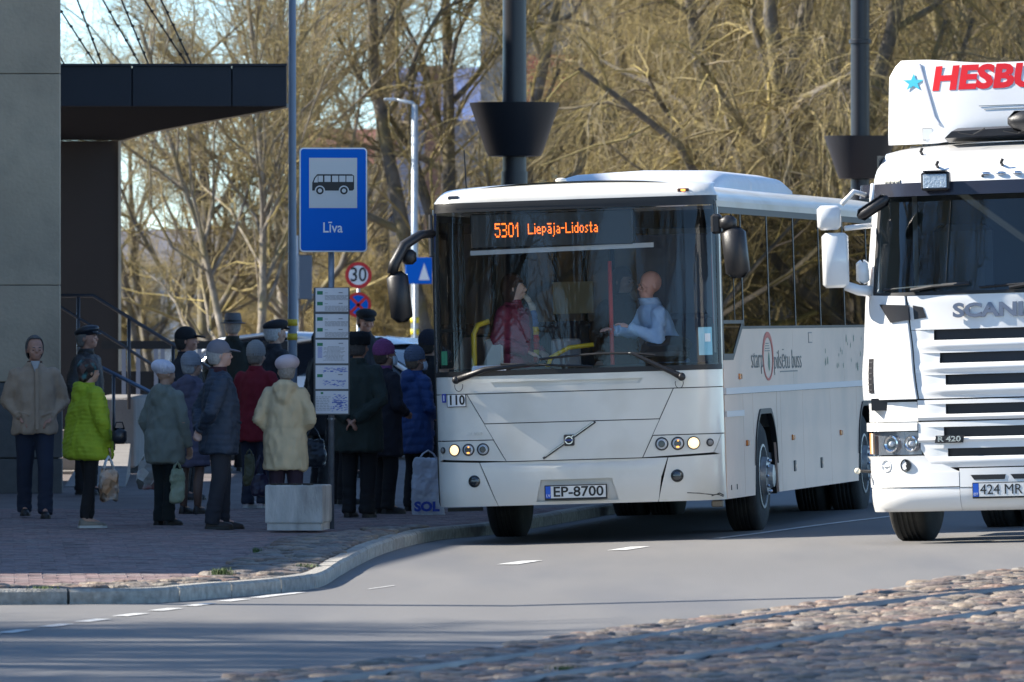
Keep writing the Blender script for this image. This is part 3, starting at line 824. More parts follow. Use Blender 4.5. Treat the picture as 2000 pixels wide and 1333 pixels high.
# bus pictogram
body = [(609, 342), (619, 341), (690, 341), (691, 345), (691, 369), (686, 373), (612, 373), (609, 367)]
body = [(609, 358), (613, 348), (619, 341), (687, 341), (691, 344), (691, 370), (688, 373), (609, 373)]
face('pictogram_bus', [(pxc(a), pzc(b)) for a, b in body], sb, .0445)
for a, b, c, d in ((622, 630, 0, 0), (634, 645, 0, 0), (649, 660, 0, 0), (663, 674, 0, 0), (677, 689, 0, 0)):
    face('pictogram_window', [(pxc(a - 1), pzc(344)), (pxc(b), pzc(344)), (pxc(b), pzc(356)), (pxc(a - 1), pzc(356))], wf, .0465)
face('pictogram_window', [(pxc(612), pzc(357)), (pxc(615), pzc(349)), (pxc(619), pzc(344)), (pxc(620), pzc(344)), (pxc(620), pzc(357))], wf, .0465)
for cx in (624, 671):
    for r_, m_, dy in ((10, wf, .0465), (7.5, sb, .048), (4, wf, .0495)):
        face('pictogram_wheel', [(pxc(cx) + r_ * k_ * math.cos(a), pzc(373) + r_ * k_ * math.sin(a)) for a in [2 * PI * i / 20 for i in range(20)]], m_, dy)
text('stop_name', 'Līva', 28 * k_ * 1.0, wht, brd, (pxc(649), -.041, pzc(446)), fit=38 * k_, off=.0012)
# timetable case
ty0, ty1 = 562, 811; tx0, tx1 = 613, 683
al = mat('aluminium_frame', (.10, .10, .105), .45, metal=.5)
zc2 = (zz(ty0) + zz(ty1)) / 2; cx2 = ((tx0 + tx1) / 2 - 647) * k_
case = MB().bbox((0, 0, 0), (70 * k_, .05, 249 * k_), .004).build('timetable_case', al, t, loc=(cx2, -.055, zc2), rot=(0, 0, RZ))
paper = mat('paper', (.66, .66, .72), .35, coat=.3)
ink = mat('print_grey', (.30, .30, .33), .6); inkb = mat('print_blue', (.10, .16, .55), .6); inkg = mat('print_green', (.03, .22, .10), .6); inkr = mat('print_red', (.5, .15, .12), .6)
rows_ = [(563, 609, 0), (614, 660, 0), (664, 710, 1), (714, 760, 2), (764, 808, 3)]
zq = lambda py: zz(py) - zc2
xq = lambda px_: (px_ - 648) * k_
for (a, b, kd) in rows_:
    p = MB().bbox((0, -.027, (zq(a) + zq(b)) / 2), (64 * k_, .006, (b - a) * k_), .001).build('timetable_sheet', paper, case)
    H = b - a
    def bar(x, y, w, h, m, nm='print'): MB().box((xq(x + w / 2), -.0312, zq(y + h / 2)), (w * k_, .001, h * k_)).build(nm, m, p)
    M = MB(); G = MB(); B = MB()
    def q(Mx, x, y, w, h): Mx.box((xq(x + w / 2), -.0312 - .0004, zq(y + h / 2)), (w * k_, .001, h * k_))
    rn = random.Random(a)
    if kd == 0:
        for s in (a + 9, a + 30):
            q(G, 619, s - 3, 11, 7); q(M, 634, s, 6, 1); q(M, 661, s - 1, 8, 2)
            for j in range(5):
                xx = 634 + 0
                while xx < 676: w = rn.uniform(3, 9); q(M, xx, s + 5 + j * 2.1, w, .9); xx += w + rn.uniform(.6, 1.5)
    elif kd == 1:
        q(G, 619, a + 6, 11, 6); q(M, 661, a + 6, 9, 2)
        for j in range(12):
            w = 20 + 18 * abs(math.sin(j)); xx = 650 - w / 2
            while xx < 652 + w / 2: v = rn.uniform(2, 6); q(M, xx, a + 13 + j * 2.4, v, 1.0); xx += v + 1.2
        for j in range(10): q(B, 620, a + 14 + j * 2.2, 9, 1)
    elif kd == 2:
        q(G, 619, a + 17, 11, 6); q(M, 660, a + 17, 9, 2)
        for j in range(90):
            yy = a + 4 + rn.random() * 9 if j < 45 else a + 28 + rn.random() * 12
            q(B, rn.uniform(630, 674), yy, rn.uniform(2, 6), .9)
    else:
        q(G, 626, a + 2, 5, 4)
        for j in range(120):
            u = rn.gauss(660, 8); v = rn.gauss(a + 22, 9)
            if 642 < u < 676 and a + 5 < v < b - 5: q(B, u, v, rn.uniform(2, 5), 1.1)
        for j in range(9):
            xx = 617
            while xx < 640: w = rn.uniform(3, 7); q(M, xx, a + 11 + j * 3.2, w, 1); xx += w + 1.5
    if M.v: M.build('print', ink, p)
    if G.v: G.build('route_tag', inkg, p)
    if B.v: B.build('map_print', inkb, p)
MB().tube([(0, 0, zz(820)), (0, 0, zz(817))], .034, 16).build('collar', post, t)
# ------------------------------------------------------------------ concrete planter
D = 75.2; k_ = D / FPX; X = (583 - 1000) * k_
plm = mat('planter_concrete', (.47, .46, .44), .85, var=.12, vscale=7, bump=.4, bscale=50, dirt=(.16, .15, .14), dirt_scale=4, dirt_amt=.85, stretch=(1, 1, .35))
t = thing('concrete_planter', 'weathered white concrete planter box with black bits on its rim', 'planter', (X, D, PZ(X, D) + .02), R(-8))
W_ = .50; H_ = 88 * k_
mb = MB()
def sq(w, z): return [(w, -w, z), (w, w, z), (-w, w, z), (-w, -w, z)]
mb.loft([sq(.235, 0), sq(.235, .06)]); mb.build('foot', plm, t)
mb = MB(); mb.loft([sq(.245, .062), sq(.25, .075), sq(.25, H_ - .012), sq(.243, H_), sq(.20, H_), sq(.19, H_ - .06)], cap=True); mb.build('box', plm, t)
MB().loft([sq(.188, H_ - .06), sq(.188, H_ - .035)]).build('soil', soil, t)
m2 = MB()
for q in range(26): m2.box((random.uniform(-.2, .2), random.uniform(-.24, -.15), H_ + .008), (random.uniform(.02, .07), .02, .014), rot=(0, 0, random.uniform(0, 3)))
stuff(m2.build('dead_leaves', mat('dead_leaf', (.04, .035, .03), .9), t))
# ------------------------------------------------------------------ trees (bare, early spring)
def tubes_np(P, Rr, n):
    """P (N,K,3) polylines, Rr (N,K) radii -> verts, quads."""
    N, K, _ = P.shape
    d = P[:, -1] - P[:, 0]; d /= np.linalg.norm(d, axis=1, keepdims=True) + 1e-9
    up = np.where(np.abs(d[:, 2:3]) < .9, np.array([[0, 0, 1.]]), np.array([[1., 0, 0]]))
    a = np.cross(d, up); a /= np.linalg.norm(a, axis=1, keepdims=True) + 1e-9; b = np.cross(a, d)
    ang = 2 * np.pi * np.arange(n) / n
    off = a[:, None, None, :] * np.cos(ang)[None, None, :, None] + b[:, None, None, :] * np.sin(ang)[None, None, :, None]
    V = P[:, :, None, :] + off * Rr[:, :, None, None]
    idx = np.arange(N * K * n).reshape(N, K, n)
    q = np.stack([idx[:, :-1, :], np.roll(idx, -1, 2)[:, :-1, :], np.roll(idx, -1, 2)[:, 1:, :], idx[:, 1:, :]], -1)
    return V.reshape(-1, 3), q.reshape(-1, 4)
def make_tree(seed, H, r0, fork, spread, style, nbr, ntw, twl):
    """returns (trunk mesh arrays, crown arrays)."""
    rn = np.random.RandomState(seed)
    limbs = []   # list of (pts, radii)
    def grow(p, d, L, r, lvl, out, K=6):
        pts = [p.copy()]; rad = [r]; q = p.copy(); dd = d.copy()
        for i in range(1, K):
            w = .14 if lvl == 0 else .22
            dd = dd + rn.normal(0, w, 3) * (.5 if lvl == 0 else 1); 
            dd[2] += .10 if style != 'willow' or lvl < 2 else -.22
            dd /= np.linalg.norm(dd); q = q + dd * L / (K - 1); pts.append(q.copy()); rad.append(r * (1 - .62 * i / (K - 1)))
        out.append((np.array(pts), np.array(rad))); return pts, rad, dd
    t0 = []; l1 = []; l2 = []; l3 = []
    nst = fork
    for s in range(nst):
        a = 2 * np.pi * (s + rn.rand() * .6) / nst; tilt = .05 if nst == 1 else rn.uniform(.12, .38)
        d = np.array([math.cos(a) * tilt, math.sin(a) * tilt, 1.]); d /= np.linalg.norm(d)
        L = H * rn.uniform(.7, .9); grow(np.array([math.cos(a) * .12 * (nst > 1), math.sin(a) * .12 * (nst > 1), -.05]), d, L, r0 * (1 if nst == 1 else .75), 0, t0, 9)
    def children(src, n, Lf, rf, lvl, out, lo=.2, K=6):
        for pts, rad in src:
            m = max(1, int(round(n * rn.uniform(.7, 1.3))))
            for _ in range(m):
                u = lo + (1 - lo) * rn.rand(); f = u * (len(pts) - 1); i = min(int(f), len(pts) - 2); t = f - i
                p = pts[i] * (1 - t) + pts[i + 1] * t; r = (rad[i] * (1 - t) + rad[i + 1] * t)
                base = pts[i + 1] - pts[i]; base /= np.linalg.norm(base)
                o = rn.normal(0, 1, 3); o -= base * o.dot(base); o /= np.linalg.norm(o)
                an = rn.uniform(.45, 1.1) * spread
                d = base * math.cos(an) + o * math.sin(an); d[2] = abs(d[2]) * .8 + .1 if lvl < 2 else d[2] 
                L0 = np.linalg.norm(pts[-1] - pts[0])
                grow(p, d / np.linalg.norm(d), L0 * Lf * rn.uniform(.6, 1.2) * (1.15 - .5 * u), r * rf, lvl, out, K)
    children(t0, nbr[0], .50, .55, 1, l1, .18)
    children(l1, nbr[1], .55, .55, 2, l2, .15)
    children(l2 + l1, nbr[2], .5, .5, 3, l3, .15, 5)
    def merge(groups):
        VV = []; FF = []; o = 0
        for g, n in groups:
            if not g: continue
            K = len(g[0][0]); V, F = tubes_np(np.array([x[0] for x in g]), np.maximum(np.array([x[1] for x in g]), .004), n)
            VV.append(V); FF.append(F + o); o += len(V)
        return np.concatenate(VV), np.concatenate(FF)
    trunk = merge([(t0, 10), (l1, 7)])
    # twigs
    src = [x for x in l3 + l2]
    N = ntw; ids = rn.randint(0, len(src), N); P = np.zeros((N, 5, 3)); Rr = np.zeros((N, 5))
    dirs = rn.normal(0, 1, (N, 3)); dirs[:, 2] = dirs[:, 2] * .6 + (.5 if style != 'willow' else -.1)
    dirs /= np.linalg.norm(dirs, axis=1, keepdims=True)
    for k, i in enumerate(ids):
        pts = src[i][0]; f = rn.rand() * (len(pts) - 1); j = min(int(f), len(pts) - 2); P[k, 0] = pts[j] + (pts[j + 1] - pts[j]) * (f - j)
    L = twl * rn.uniform(.5, 1.4, N)
    if style == 'willow': L *= 1.6
    for s in range(1, 5):
        dirs += rn.normal(0, .13, (N, 3))
        if style == 'willow': dirs[:, 2] -= .30
        dirs /= np.linalg.norm(dirs, axis=1, keepdims=True)
        P[:, s] = P[:, s - 1] + dirs * (L / 4)[:, None]
    Rr[:] = np.linspace(1, .35, 5)[None, :] * rn.uniform(.003, .0075, N)[:, None]
    Vt, Ft = tubes_np(P, Rr, 3)
    Vb, Fb = merge([(l2, 5), (l3, 4)])
    return trunk, (np.concatenate([Vb, Vt]), np.concatenate([Fb, Ft + len(Vb)]))
def bark_mat(name, ca, cb, moss):
    m = mat(name, ca, .9, var=.35, vscale=3, bump=.8, bscale=18, dirt=moss, dirt_scale=1.6, dirt_amt=.95, cells=(5, .25))
    return m
bark = bark_mat('bark_grey', (.13, .115, .095), None, (.24, .19, .06))
bark_b = bark_mat('bark_birch', (.22, .19, .15), None, (.22, .18, .08))
def twig_mat(name, cols):
    return rnd_mat(name, cols, .8, attr=True)
tw_g = twig_mat('twigs_grey', [(.14, .11, .08), (.22, .175, .09), (.30, .235, .09), (.16, .13, .10)])
tw_y = twig_mat('twigs_yellow', [(.38, .29, .09), (.22, .175, .10), (.46, .36, .12), (.17, .14, .11)])
tw_o = twig_mat('twigs_ochre', [(.32, .25, .09), (.20, .165, .11), (.40, .31, .10), (.17, .14, .11)])
def proto(seed, H, r0, fork, spread, style, nbr, ntw, twl, bm_, tm_):
    (Vt, Ft), (Vc, Fc) = make_tree(seed, H, r0, fork, spread, style, nbr, ntw, twl)
    return fast_mesh('trunk', Vt, Ft, bm_, True), fast_mesh('crown', Vc, Fc, tm_)
TP = {
    'bareA': proto(3, 13, .26, 1, .9, 'bare', (15, 8, 3), 6000, .9, bark, tw_g),
    'bareB': proto(11, 12, .24, 3, .8, 'bare', (9, 8, 3), 6000, .9, bark, tw_o),
    'birch': proto(5, 14, .15, 2, .7, 'bare', (16, 6, 3), 6000, .9, bark_b, tw_o),
    'willowA': proto(8, 12, .34, 3, 1.0, 'willow', (11, 9, 3), 8500, 1.0, bark, tw_y),
    'willowB': proto(21, 11, .30, 4, 1.0, 'willow', (9, 9, 3), 8500, 1.0, bark, tw_o),
    'bush': proto(31, 3.6, .05, 6, 1.1, 'bare', (8, 5, 2), 7000, .5, bark, tw_y),
}
def tree(kind, px, D, s, rz, label, cat='tree', wx=None, name=None, group='bare trees behind the bus stop', dz=0.0):
    X = (px - 1000) / FPX * D if wx is None else wx
    nm = name or ('willow_tree' if 'willow' in kind else 'bush' if kind == 'bush' else 'birch_tree' if kind == 'birch' else 'bare_tree')
    t = thing(nm, label, cat, (X, D, .1 + dz), 0, group)
    a = link_mesh('trunk', TP[kind][0], t, None, (0, 0, rz), (s, s, s)); b = link_mesh('crown', TP[kind][1], t, None, (0, 0, rz), (s, s, s))
    return t
SPEC = [
    ('bareA', 400, 150, .56, .3, 'bare tree with dark forked trunk seen under the black canopy'),
    ('bareB', 300, 168, .56, 1.3, 'mossy many-stemmed tree just right of the dark building wall'),
    ('birch', 478, 140, .66, 2.0, 'pale birch-like trunk between the canopy tip and the tall pole'),
    ('birch', 600, 152, .82, 4.1, 'pale slender trunk rising directly behind the top of the bus stop sign'),
    ('bareA', 535, 165, .68, 2.2, 'bare tree with mossy trunk just left of the tall pole'),
    ('bareA', 745, 172, .74, 3.4, 'bare tree between the bus stop sign and the lamp post'),
    ('bareB', 880, 150, .95, .6, 'forked bare tree standing over the left corner of the bus roof'),
    ('willowA', 1320, 165, .85, 1.2, 'yellow-twigged willow right of the first black column'),
    ('bareB', 1240, 178, .8, 2.6, 'bare forked tree above the front of the roof box of the bus'),
    ('willowA', 1400, 178, 1.0, 4.4, 'yellowish willow above the rear of the roof box of the bus'),
    ('willowB', 1540, 140, .95, .2, 'large dark-stemmed willow with spreading limbs left of the second column'),
    ('birch', 1600, 152, 1.0, 1.1, 'pale multi-stemmed tree just left of the second black column'),
    ('willowA', 1800, 165, 1.0, 3.1, 'brown-yellow willow behind the lorry roof sign'),
    ('bareB', 1930, 150, 1.0, 5.2, 'dark bare tree at the right edge above the lorry'),
    ('bareA', 1720, 185, 1.1, .9, 'tall bare tree between the second column and the lorry roof'),
    ('bareA', 1330, 195, 1.1, 2.9, 'bare grey tree deep behind the willows above the bus'),
    ('bareB', 1480, 200, 1.1, 1.9, 'bare grey tree far back left of the forked willow'),
    ('bareA', 1860, 200, 1.1, 4.9, 'bare tree farthest back behind the lorry'),
    ('bareA', 2100, 160, 1.0, 2.4, 'bare tree just beyond the right edge behind the lorry'),
]
for a in SPEC: tree(a[0], a[1], a[2], a[3], a[4], a[5])
BUSH = [(480, 190, .9, 'ochre bush left of the tall pole'), (560, 182, .9, 'yellow bush behind the tall pole'), (660, 176, .8, 'yellow bush behind the timetables'), (740, 170, .9, 'yellow-brown bush below the speed sign'),
        (830, 176, .9, 'ochre bush behind the left bus mirror'), (250, 185, .8, 'greenish bush beside the dark wall')]
for i, (px, D, s, lab) in enumerate(BUSH): tree('bush', px, D, s, i * 1.3, lab, 'bush', group='bushes behind the bus stop')
# trees right of the frame (the bus side windows mirror them) and beyond the left edge (their shadows streak the road)
RT = [(13.5, 150, 'bareA', 1.0, 'leafless tree nearest behind the lorry'), (16, 132, 'bareB', 1.0, 'forked tree second behind the lorry'), (20.5, 138, 'willowA', 1.0, 'willow in the front row'), (23, 146, 'willowB', 1.1, 'ochre willow in the front row'),
      (26, 160, 'willowA', 1.1, 'tall yellow willow in mid row'), (29, 150, 'willowB', 1.1, 'ochre willow in mid row'), (33, 170, 'bareB', 1.1, 'forked tree farthest right'), (24, 132, 'bareB', 1.0, 'low forked tree in the front row'), (28, 182, 'willowA', 1.2, 'yellow willow in back row'),
      (12, 115, 'birch', 1.0, 'slim birch closest to the road'), (21.5, 128, 'birch', 1.0, 'slim birch in the front row'), (31, 162, 'willowA', 1.2, 'broad yellow willow'), (25.5, 140, 'bareA', 1.0, 'leafless tree in the front row'), (27, 168, 'bareB', 1.2, 'big forked tree in mid row')]
for i, (x, y, k, s, lab) in enumerate(RT):
    tree(k, 0, y, s, i * .9, lab + ', right of the frame', wx=x, group='trees right of the frame')
LT = [(-15, 48.5, 'bareA', 1.15, 'nearest'), (-18, 53, 'bareB', 1.25, 'second'), (-14, 51, 'birch', 1.1, 'slimmest'), (-20, 56.5, 'bareA', 1.2, 'tallest')]
for i, (x, y, k, s, lab) in enumerate(LT):
    tree(k, 0, y, s, i * 1.7, lab + ' bare tree outside the left frame edge, shading the near asphalt', wx=x, group='trees left of the road')
AT = [(-20, 18, 'bareA', 1.2, 'first'), (-12, 8, 'bareB', 1.3, 'broad forked'), (-29, 28, 'bareB', 1.2, 'low forked'), (-25, 2, 'bareA', 1.5, 'slender tall'), (-36, 14, 'bareA', 1.5, 'highest'), (-5, -6, 'bareA', 1.4, 'rightmost'), (-45, 24, 'bareB', 1.4, 'leftmost'), (-16, -10, 'bareB', 1.5, 'farthest')]
for i, (x, y, k, s, lab) in enumerate(AT):
    tree(k, 0, y, s, i * 2.1, lab + ' bare tree across the street, mirrored in the windscreens', wx=x, group='trees across the street')
# ------------------------------------------------------------------ the bus
TH = R(10); FL = Vector((1.8, 74.5))
bx, by = FL.x - 1.25 * math.cos(TH), FL.y + 1.25 * math.sin(TH)
bus = thing('bus', 'white intercity bus with lit orange destination display at the stop', 'bus', (bx, by, gz(bx, by)), 0)
bus.rotation_mode = 'XYZ'
bus.rotation_euler = (Matrix.Rotation(-TH, 3, 'Z') @ Matrix.Rotation(-math.atan(.031), 3, 'Y')).to_euler()
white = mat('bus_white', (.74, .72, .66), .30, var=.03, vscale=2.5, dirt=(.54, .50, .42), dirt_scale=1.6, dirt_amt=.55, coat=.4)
sidem = mat('bus_side_paint', (.80, .58, .46), .38, var=.04, vscale=1.5, dirt=(.42, .36, .31), dirt_scale=.9, dirt_amt=.5, coat=.25)  # champagne side paint, reddened to stand in for warm bounced light
rub = mat('black_rubber', (.015, .015, .016), .5)
plast = mat('black_plastic', (.018, .018, .02), .42, bump=.15, bscale=120)
gap = mat('panel_gap', (.03, .03, .03), .8)
wglass = glass('windscreen_glass', (.93, .95, .96), .0, ior=1.44)
sglass = glass('tinted_side_glass', (.10, .09, .085), .0, ior=1.5, gcol=.5)
chrome = mat('chrome', (.75, .76, .78), .12, metal=1.0)
lens = mat('lamp_glass', (.55, .58, .62), .06, coat=1.0, spec=.8, bump=.4, bscale=90)
lampdark = mat('lamp_inner', (.10, .11, .12), .15, metal=.8)
lit = mat('lamp_lit', (.9, .8, .6), .3, emit=(1.0, .72, .38), estr=.5)
amber = mat('amber_lens', (.65, .20, .03), .2, coat=.6)
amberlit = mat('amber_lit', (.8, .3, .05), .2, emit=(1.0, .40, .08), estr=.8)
WB = 1.25; RC = .26
def fsurf(t, z, off=0.0):
    """front skin: t runs across the face (about -1.37..1.37) and round the corners. off = outward offset."""
    s = 1 if t >= 0 else -1; a = abs(t)
    crown = .045; xe = WB - RC
    if a <= xe: x = a; y = crown * (a / xe) ** 2; nx, ny = 2 * crown * a / xe ** 2, -1
    else:
        ph = min((a - xe) / RC, PI / 2); a0 = math.atan(2 * crown / xe)
        ph2 = a0 + (PI / 2 - a0) * min(1, (a - xe) / (RC * PI / 2))
        x = xe + RC * (math.sin(ph2) - math.sin(a0)) / (1 - math.sin(a0)); y = crown + RC * (math.cos(a0) - math.cos(ph2)); nx, ny = math.sin(ph2), -math.cos(ph2)
        if a > xe + RC * PI / 2: y += a - xe - RC * PI / 2
    l = math.hypot(nx, ny); nx /= l; ny /= l
    rake = 0
    if z > 1.40: rake = .075 * ((z - 1.40) / 1.5) ** 1.3
    if z < .55: rake += .05 * ((.55 - z) / .25) ** 2
    if z > 2.93: rake += .30 * ((z - 2.93) / .17) ** 2 * .5
    xx = x + nx * off
    if z > 2.6: xx *= 1 - .018 * ((z - 2.6) / .5)
    return Vector((s * xx, y + rake + ny * off, z))
def patch_f(name, TL, TR, BR, BL, m, parent=None, off=0.0, th=.014, nu=14, nv=8, surf=fsurf, sm=True, bulge=None):
    """panel following the skin; TL.. are (t,z)."""
    parent = bus if parent is None else parent
    us = [i / nu for i in range(nu + 1)]; vs = [j / nv for j in range(nv + 1)]
    def tz(u, v):
        a = (TL[0] + (TR[0] - TL[0]) * u, TL[1] + (TR[1] - TL[1]) * u); b = (BL[0] + (BR[0] - BL[0]) * u, BL[1] + (BR[1] - BL[1]) * u)
        return a[0] + (b[0] - a[0]) * v, a[1] + (b[1] - a[1]) * v
    mb = MB(); g = [[surf(*tz(u, v), off + (bulge(u, v) if bulge else 0)) for v in vs] for u in us]; k = [[surf(*tz(u, v), off - th) for v in vs] for u in us]
    n = nv + 1
    if th < .001:
        for r in g: mb.v += [tuple(p) for p in r]
        for i in range(nu):
            for j in range(nv): a = i * n + j; mb.f.append((a, a + n, a + n + 1, a + 1))
        return mb.build(name, m, parent, sm=True)
    for r in g: mb.v += [tuple(p) for p in r]
    for r in k: mb.v += [tuple(p) for p in r]
    O = (nu + 1) * n
    for i in range(nu):
        for j in range(nv):
            a = i * n + j; mb.f.append((a, a + n, a + n + 1, a + 1)); a += O; mb.f.append((a, a + 1, a + n + 1, a + n))
    for i in range(nu):
        a = i * n; mb.f.append((a, a + O, a + O + n, a + n)); a = i * n + nv; mb.f.append((a, a + n, a + n + O, a + O))
    for j in range(nv):
        a = j; mb.f.append((a, a + 1, a + 1 + O, a + O)); a = nu * n + j; mb.f.append((a, a + O, a + 1 + O, a + 1))
    return mb.build(name, m, parent, ang=50)
TE = 1.415   # t where the side begins
G = .004
# backing skin behind panel gaps
patch_f('front_backing', (-1.30, 1.345), (1.30, 1.345), (1.26, .56), (-1.26, .56), gap, off=-.050, th=.01, nu=30, nv=6)
# --- front panels
bt = (-.945, 1.30, .855)     # bonnet top-left t, z, top-right t
zT, zM, zB = 1.305, 1.045, .715
def bl_(z): f = (zT - z) / (zT - zB); return -.94 + f * (.33)
def br_(z): f = (zT - z) / (zT - zB); return .86 - f * (.28)
# cowl strip under the windscreen, with a groove
def groove(u, v):
    t = -TE + 2 * TE * u
    return 0
zg1, zg0 = 1.400, 1.358
patch_f('front_cowl', (-TE, 1.455), (TE, 1.455), (TE, zg1), (-TE, zg1), white, nu=36, nv=3)
patch_f('front_cowl_left', (-TE, zg1), (-.72, zg1), (-.69, zg0), (-TE, zg0), white, nu=16, nv=2)
patch_f('front_cowl_right', (.60, zg1), (TE, zg1), (TE, zg0), (.57, zg0), white, nu=16, nv=2)
patch_f('cowl_groove', (-.73, zg1 + .005), (.61, zg1 + .005), (.58, zg0 - .005), (-.70, zg0 - .005), white, off=-.022, th=.006, nu=20, nv=2)
patch_f('front_cowl_lower', (-TE, zg0), (TE, zg0), (TE, zT + G), (-TE, zT + G), white, nu=36, nv=2)
patch_f('bonnet_upper', (bl_(zT) + G, zT - G), (br_(zT) - G, zT - G), (br_(zM) - G, zM + G), (bl_(zM) + G, zM + G), white, nu=24, nv=6)
patch_f('bonnet_lower', (bl_(zM) + G, zM - G), (br_(zM) - G, zM - G), (br_(zB) - G, zB + G), (bl_(zB) + G, zB + G), white, nu=24, nv=8)
zh = .905
patch_f('front_left_panel', (-TE, zT - G), (bl_(zT) - G, zT - G), (bl_(zh) - G, zh + G), (-TE, zh + G), white, nu=16, nv=6)
patch_f('front_right_panel', (br_(zT) + G, zT - G), (TE, zT - G), (TE, zh + G), (br_(zh) + G, zh + G), white, nu=16, nv=6)
zl = .715
patch_f('lamp_panel', (-1.31, zh - G), (bl_(zh) - G, zh - G), (bl_(zl) - G, zl + G), (-1.20, zl + .03), white, off=-.004, nu=16, nv=5)
patch_f('lamp_panel', (br_(zh) + G, zh - G), (1.31, zh - G), (1.20, zl + .03), (br_(zl) + G, zl + G), white, off=-.004, nu=16, nv=5)
patch_f('corner_panel', (-TE, zh - G), (-1.318, zh - G), (-1.208, zl + .03), (-TE, zl - .02), white, nu=8, nv=5)
patch_f('corner_panel', (1.318, zh - G), (TE, zh - G), (TE, zl - .02), (1.208, zl + .03), white, nu=8, nv=5)
zb0 = .335
for s, nm in ((-1, 'bumper_corner'), (1, 'bumper_corner')):
    a, b = (-TE, -.845) if s < 0 else (.845, TE)
    c, d = (-TE, -.70) if s < 0 else (.70, TE)
    pts = ((a, zl - .012), (b, zl - .012), (d if s > 0 else d, zb0), (c if s > 0 else a, zb0))
    if s < 0: patch_f(nm, (-TE, zl + .018), (-.85, zl - G), (-.70, zb0), (-TE, zb0), white, nu=18, nv=8)
    else: patch_f(nm, (.80, zl - G), (TE, zl + .018), (TE, zb0), (.70, zb0), white, nu=18, nv=8)
# middle bumper built round the number plate recess
px0, px1, pz0, pz1 = -.36, .36, .362, .55
patch_f('bumper_middle', (-.842, zl - G), (.792, zl - G), (.735, pz1), (-.775, pz1), white, nu=24, nv=5, bulge=lambda u, v: -.028 * max(0, 1 - v * 4) * (min(1, u * 5) * min(1, (1 - u) * 5)))
patch_f('bumper_part', (-.775, pz1), (px0 + .05, pz1), (px0, pz0), (-.705, pz0), white, nu=8, nv=4)
patch_f('bumper_part', (px1 - .05, pz1), (.735, pz1), (.705, pz0), (px1, pz0), white, nu=8, nv=4)
patch_f('bumper_lip', (-.705, pz0), (.705, pz0), (.695, zb0), (-.695, zb0), white, nu=20, nv=2)
patch_f('plate_recess', (px0 - .01, pz1 + .01), (px1 + .01, pz1 + .01), (px1 + .02, pz0 - .01), (px0 - .02, pz0 - .01), white, off=-.035, th=.01, nu=10, nv=3)
# plate
def on_front(t, z, off): return fsurf(t, z, off)
pl = MB().bbox((0, 0, 0), (.545, .014, .13), .003).build('number_plate', plast, bus, loc=(-.005, -.010, .437))
MB().box((.022, -.0095, .004), (.478, .004, .102)).build('plate_face', mat('plate_white', (.72, .72, .70), .4), pl)
MB().box((-.2405, -.0095, .004), (.044, .004, .102)).build('plate_band', mat('plate_blue', (.01, .10, .55), .4), pl)
text('plate_country', 'LV', .035, wht, pl, (-.2405, -.0125, -.026), fit=.034)
text('plate_number', 'EP-8700', .12, sb, pl, (.022, -.0125, .003), fit=.435, off=.0022)
# 110 and emblem
mb = MB(); 
f110 = MB().box((0, 0, 0), (.18, .004, .112)).build('fleet_number_frame', sb, bus, loc=on_front(-1.03, 1.252, .004) + Vector((0, -.002, 0)), rot=(0, 0, R(-14)))
MB().box((0, -.003, 0), (.168, .003, .10)).build('fleet_number_plate', wht, f110)
text('fleet_number', '110', .115, sb, f110, (0, -.0055, 0), fit=.14, off=.003)
tg = MB().box((0, 0, 0), (.042, .004, .075)).build('blue_sticker', mat('sticker_blue', (.03, .06, .45), .4), bus, loc=on_front(-1.158, 1.275, .005), rot=(0, 0, R(-32)))
MB().box((0, -.003, 0), (.012, .002, .05)).build('sticker_mark', wht, tg)
bar = MB().box((0, 0, 0), (.555, .010, .020), rot=(0, -math.atan2(67, 102), 0)).build('emblem_bar', mat('grille_bar', (.05, .045, .05), .3, metal=.5), bus, loc=on_front(-.05, .885, .006))
MB().box((0, -.0055, .006), (.52, .002, .005), rot=(0, -math.atan2(67, 102), 0)).build('bar_highlight', chrome, bar)
em = MB().bbox((0, 0, 0), (.092, .022, .096), .008).build('emblem', plast, bus, loc=on_front(-.05, .885, .012))
MB().lathe([(.026, -.012), (.036, -.012), (.036, -.017), (.026, -.017), (.026, -.012)], n=24, axis='y', cap=False).build('emblem_ring', chrome, em)
MB().box((.030, -.0145, .032), (.008, .004, .03), rot=(0, R(45), 0)).build('emblem_arrow', chrome, em)
MB().box((0, -.0165, 0), (.066, .003, .016)).build('emblem_bar_plate', mat('emblem_blue', (.02, .04, .2), .3), em)
o = text('maker_name', 'VOLVO', .042, white, bus, on_front(-.905, .962, .002), rot=(R(90), 0, R(-11)), ext=.003, fit=.19)
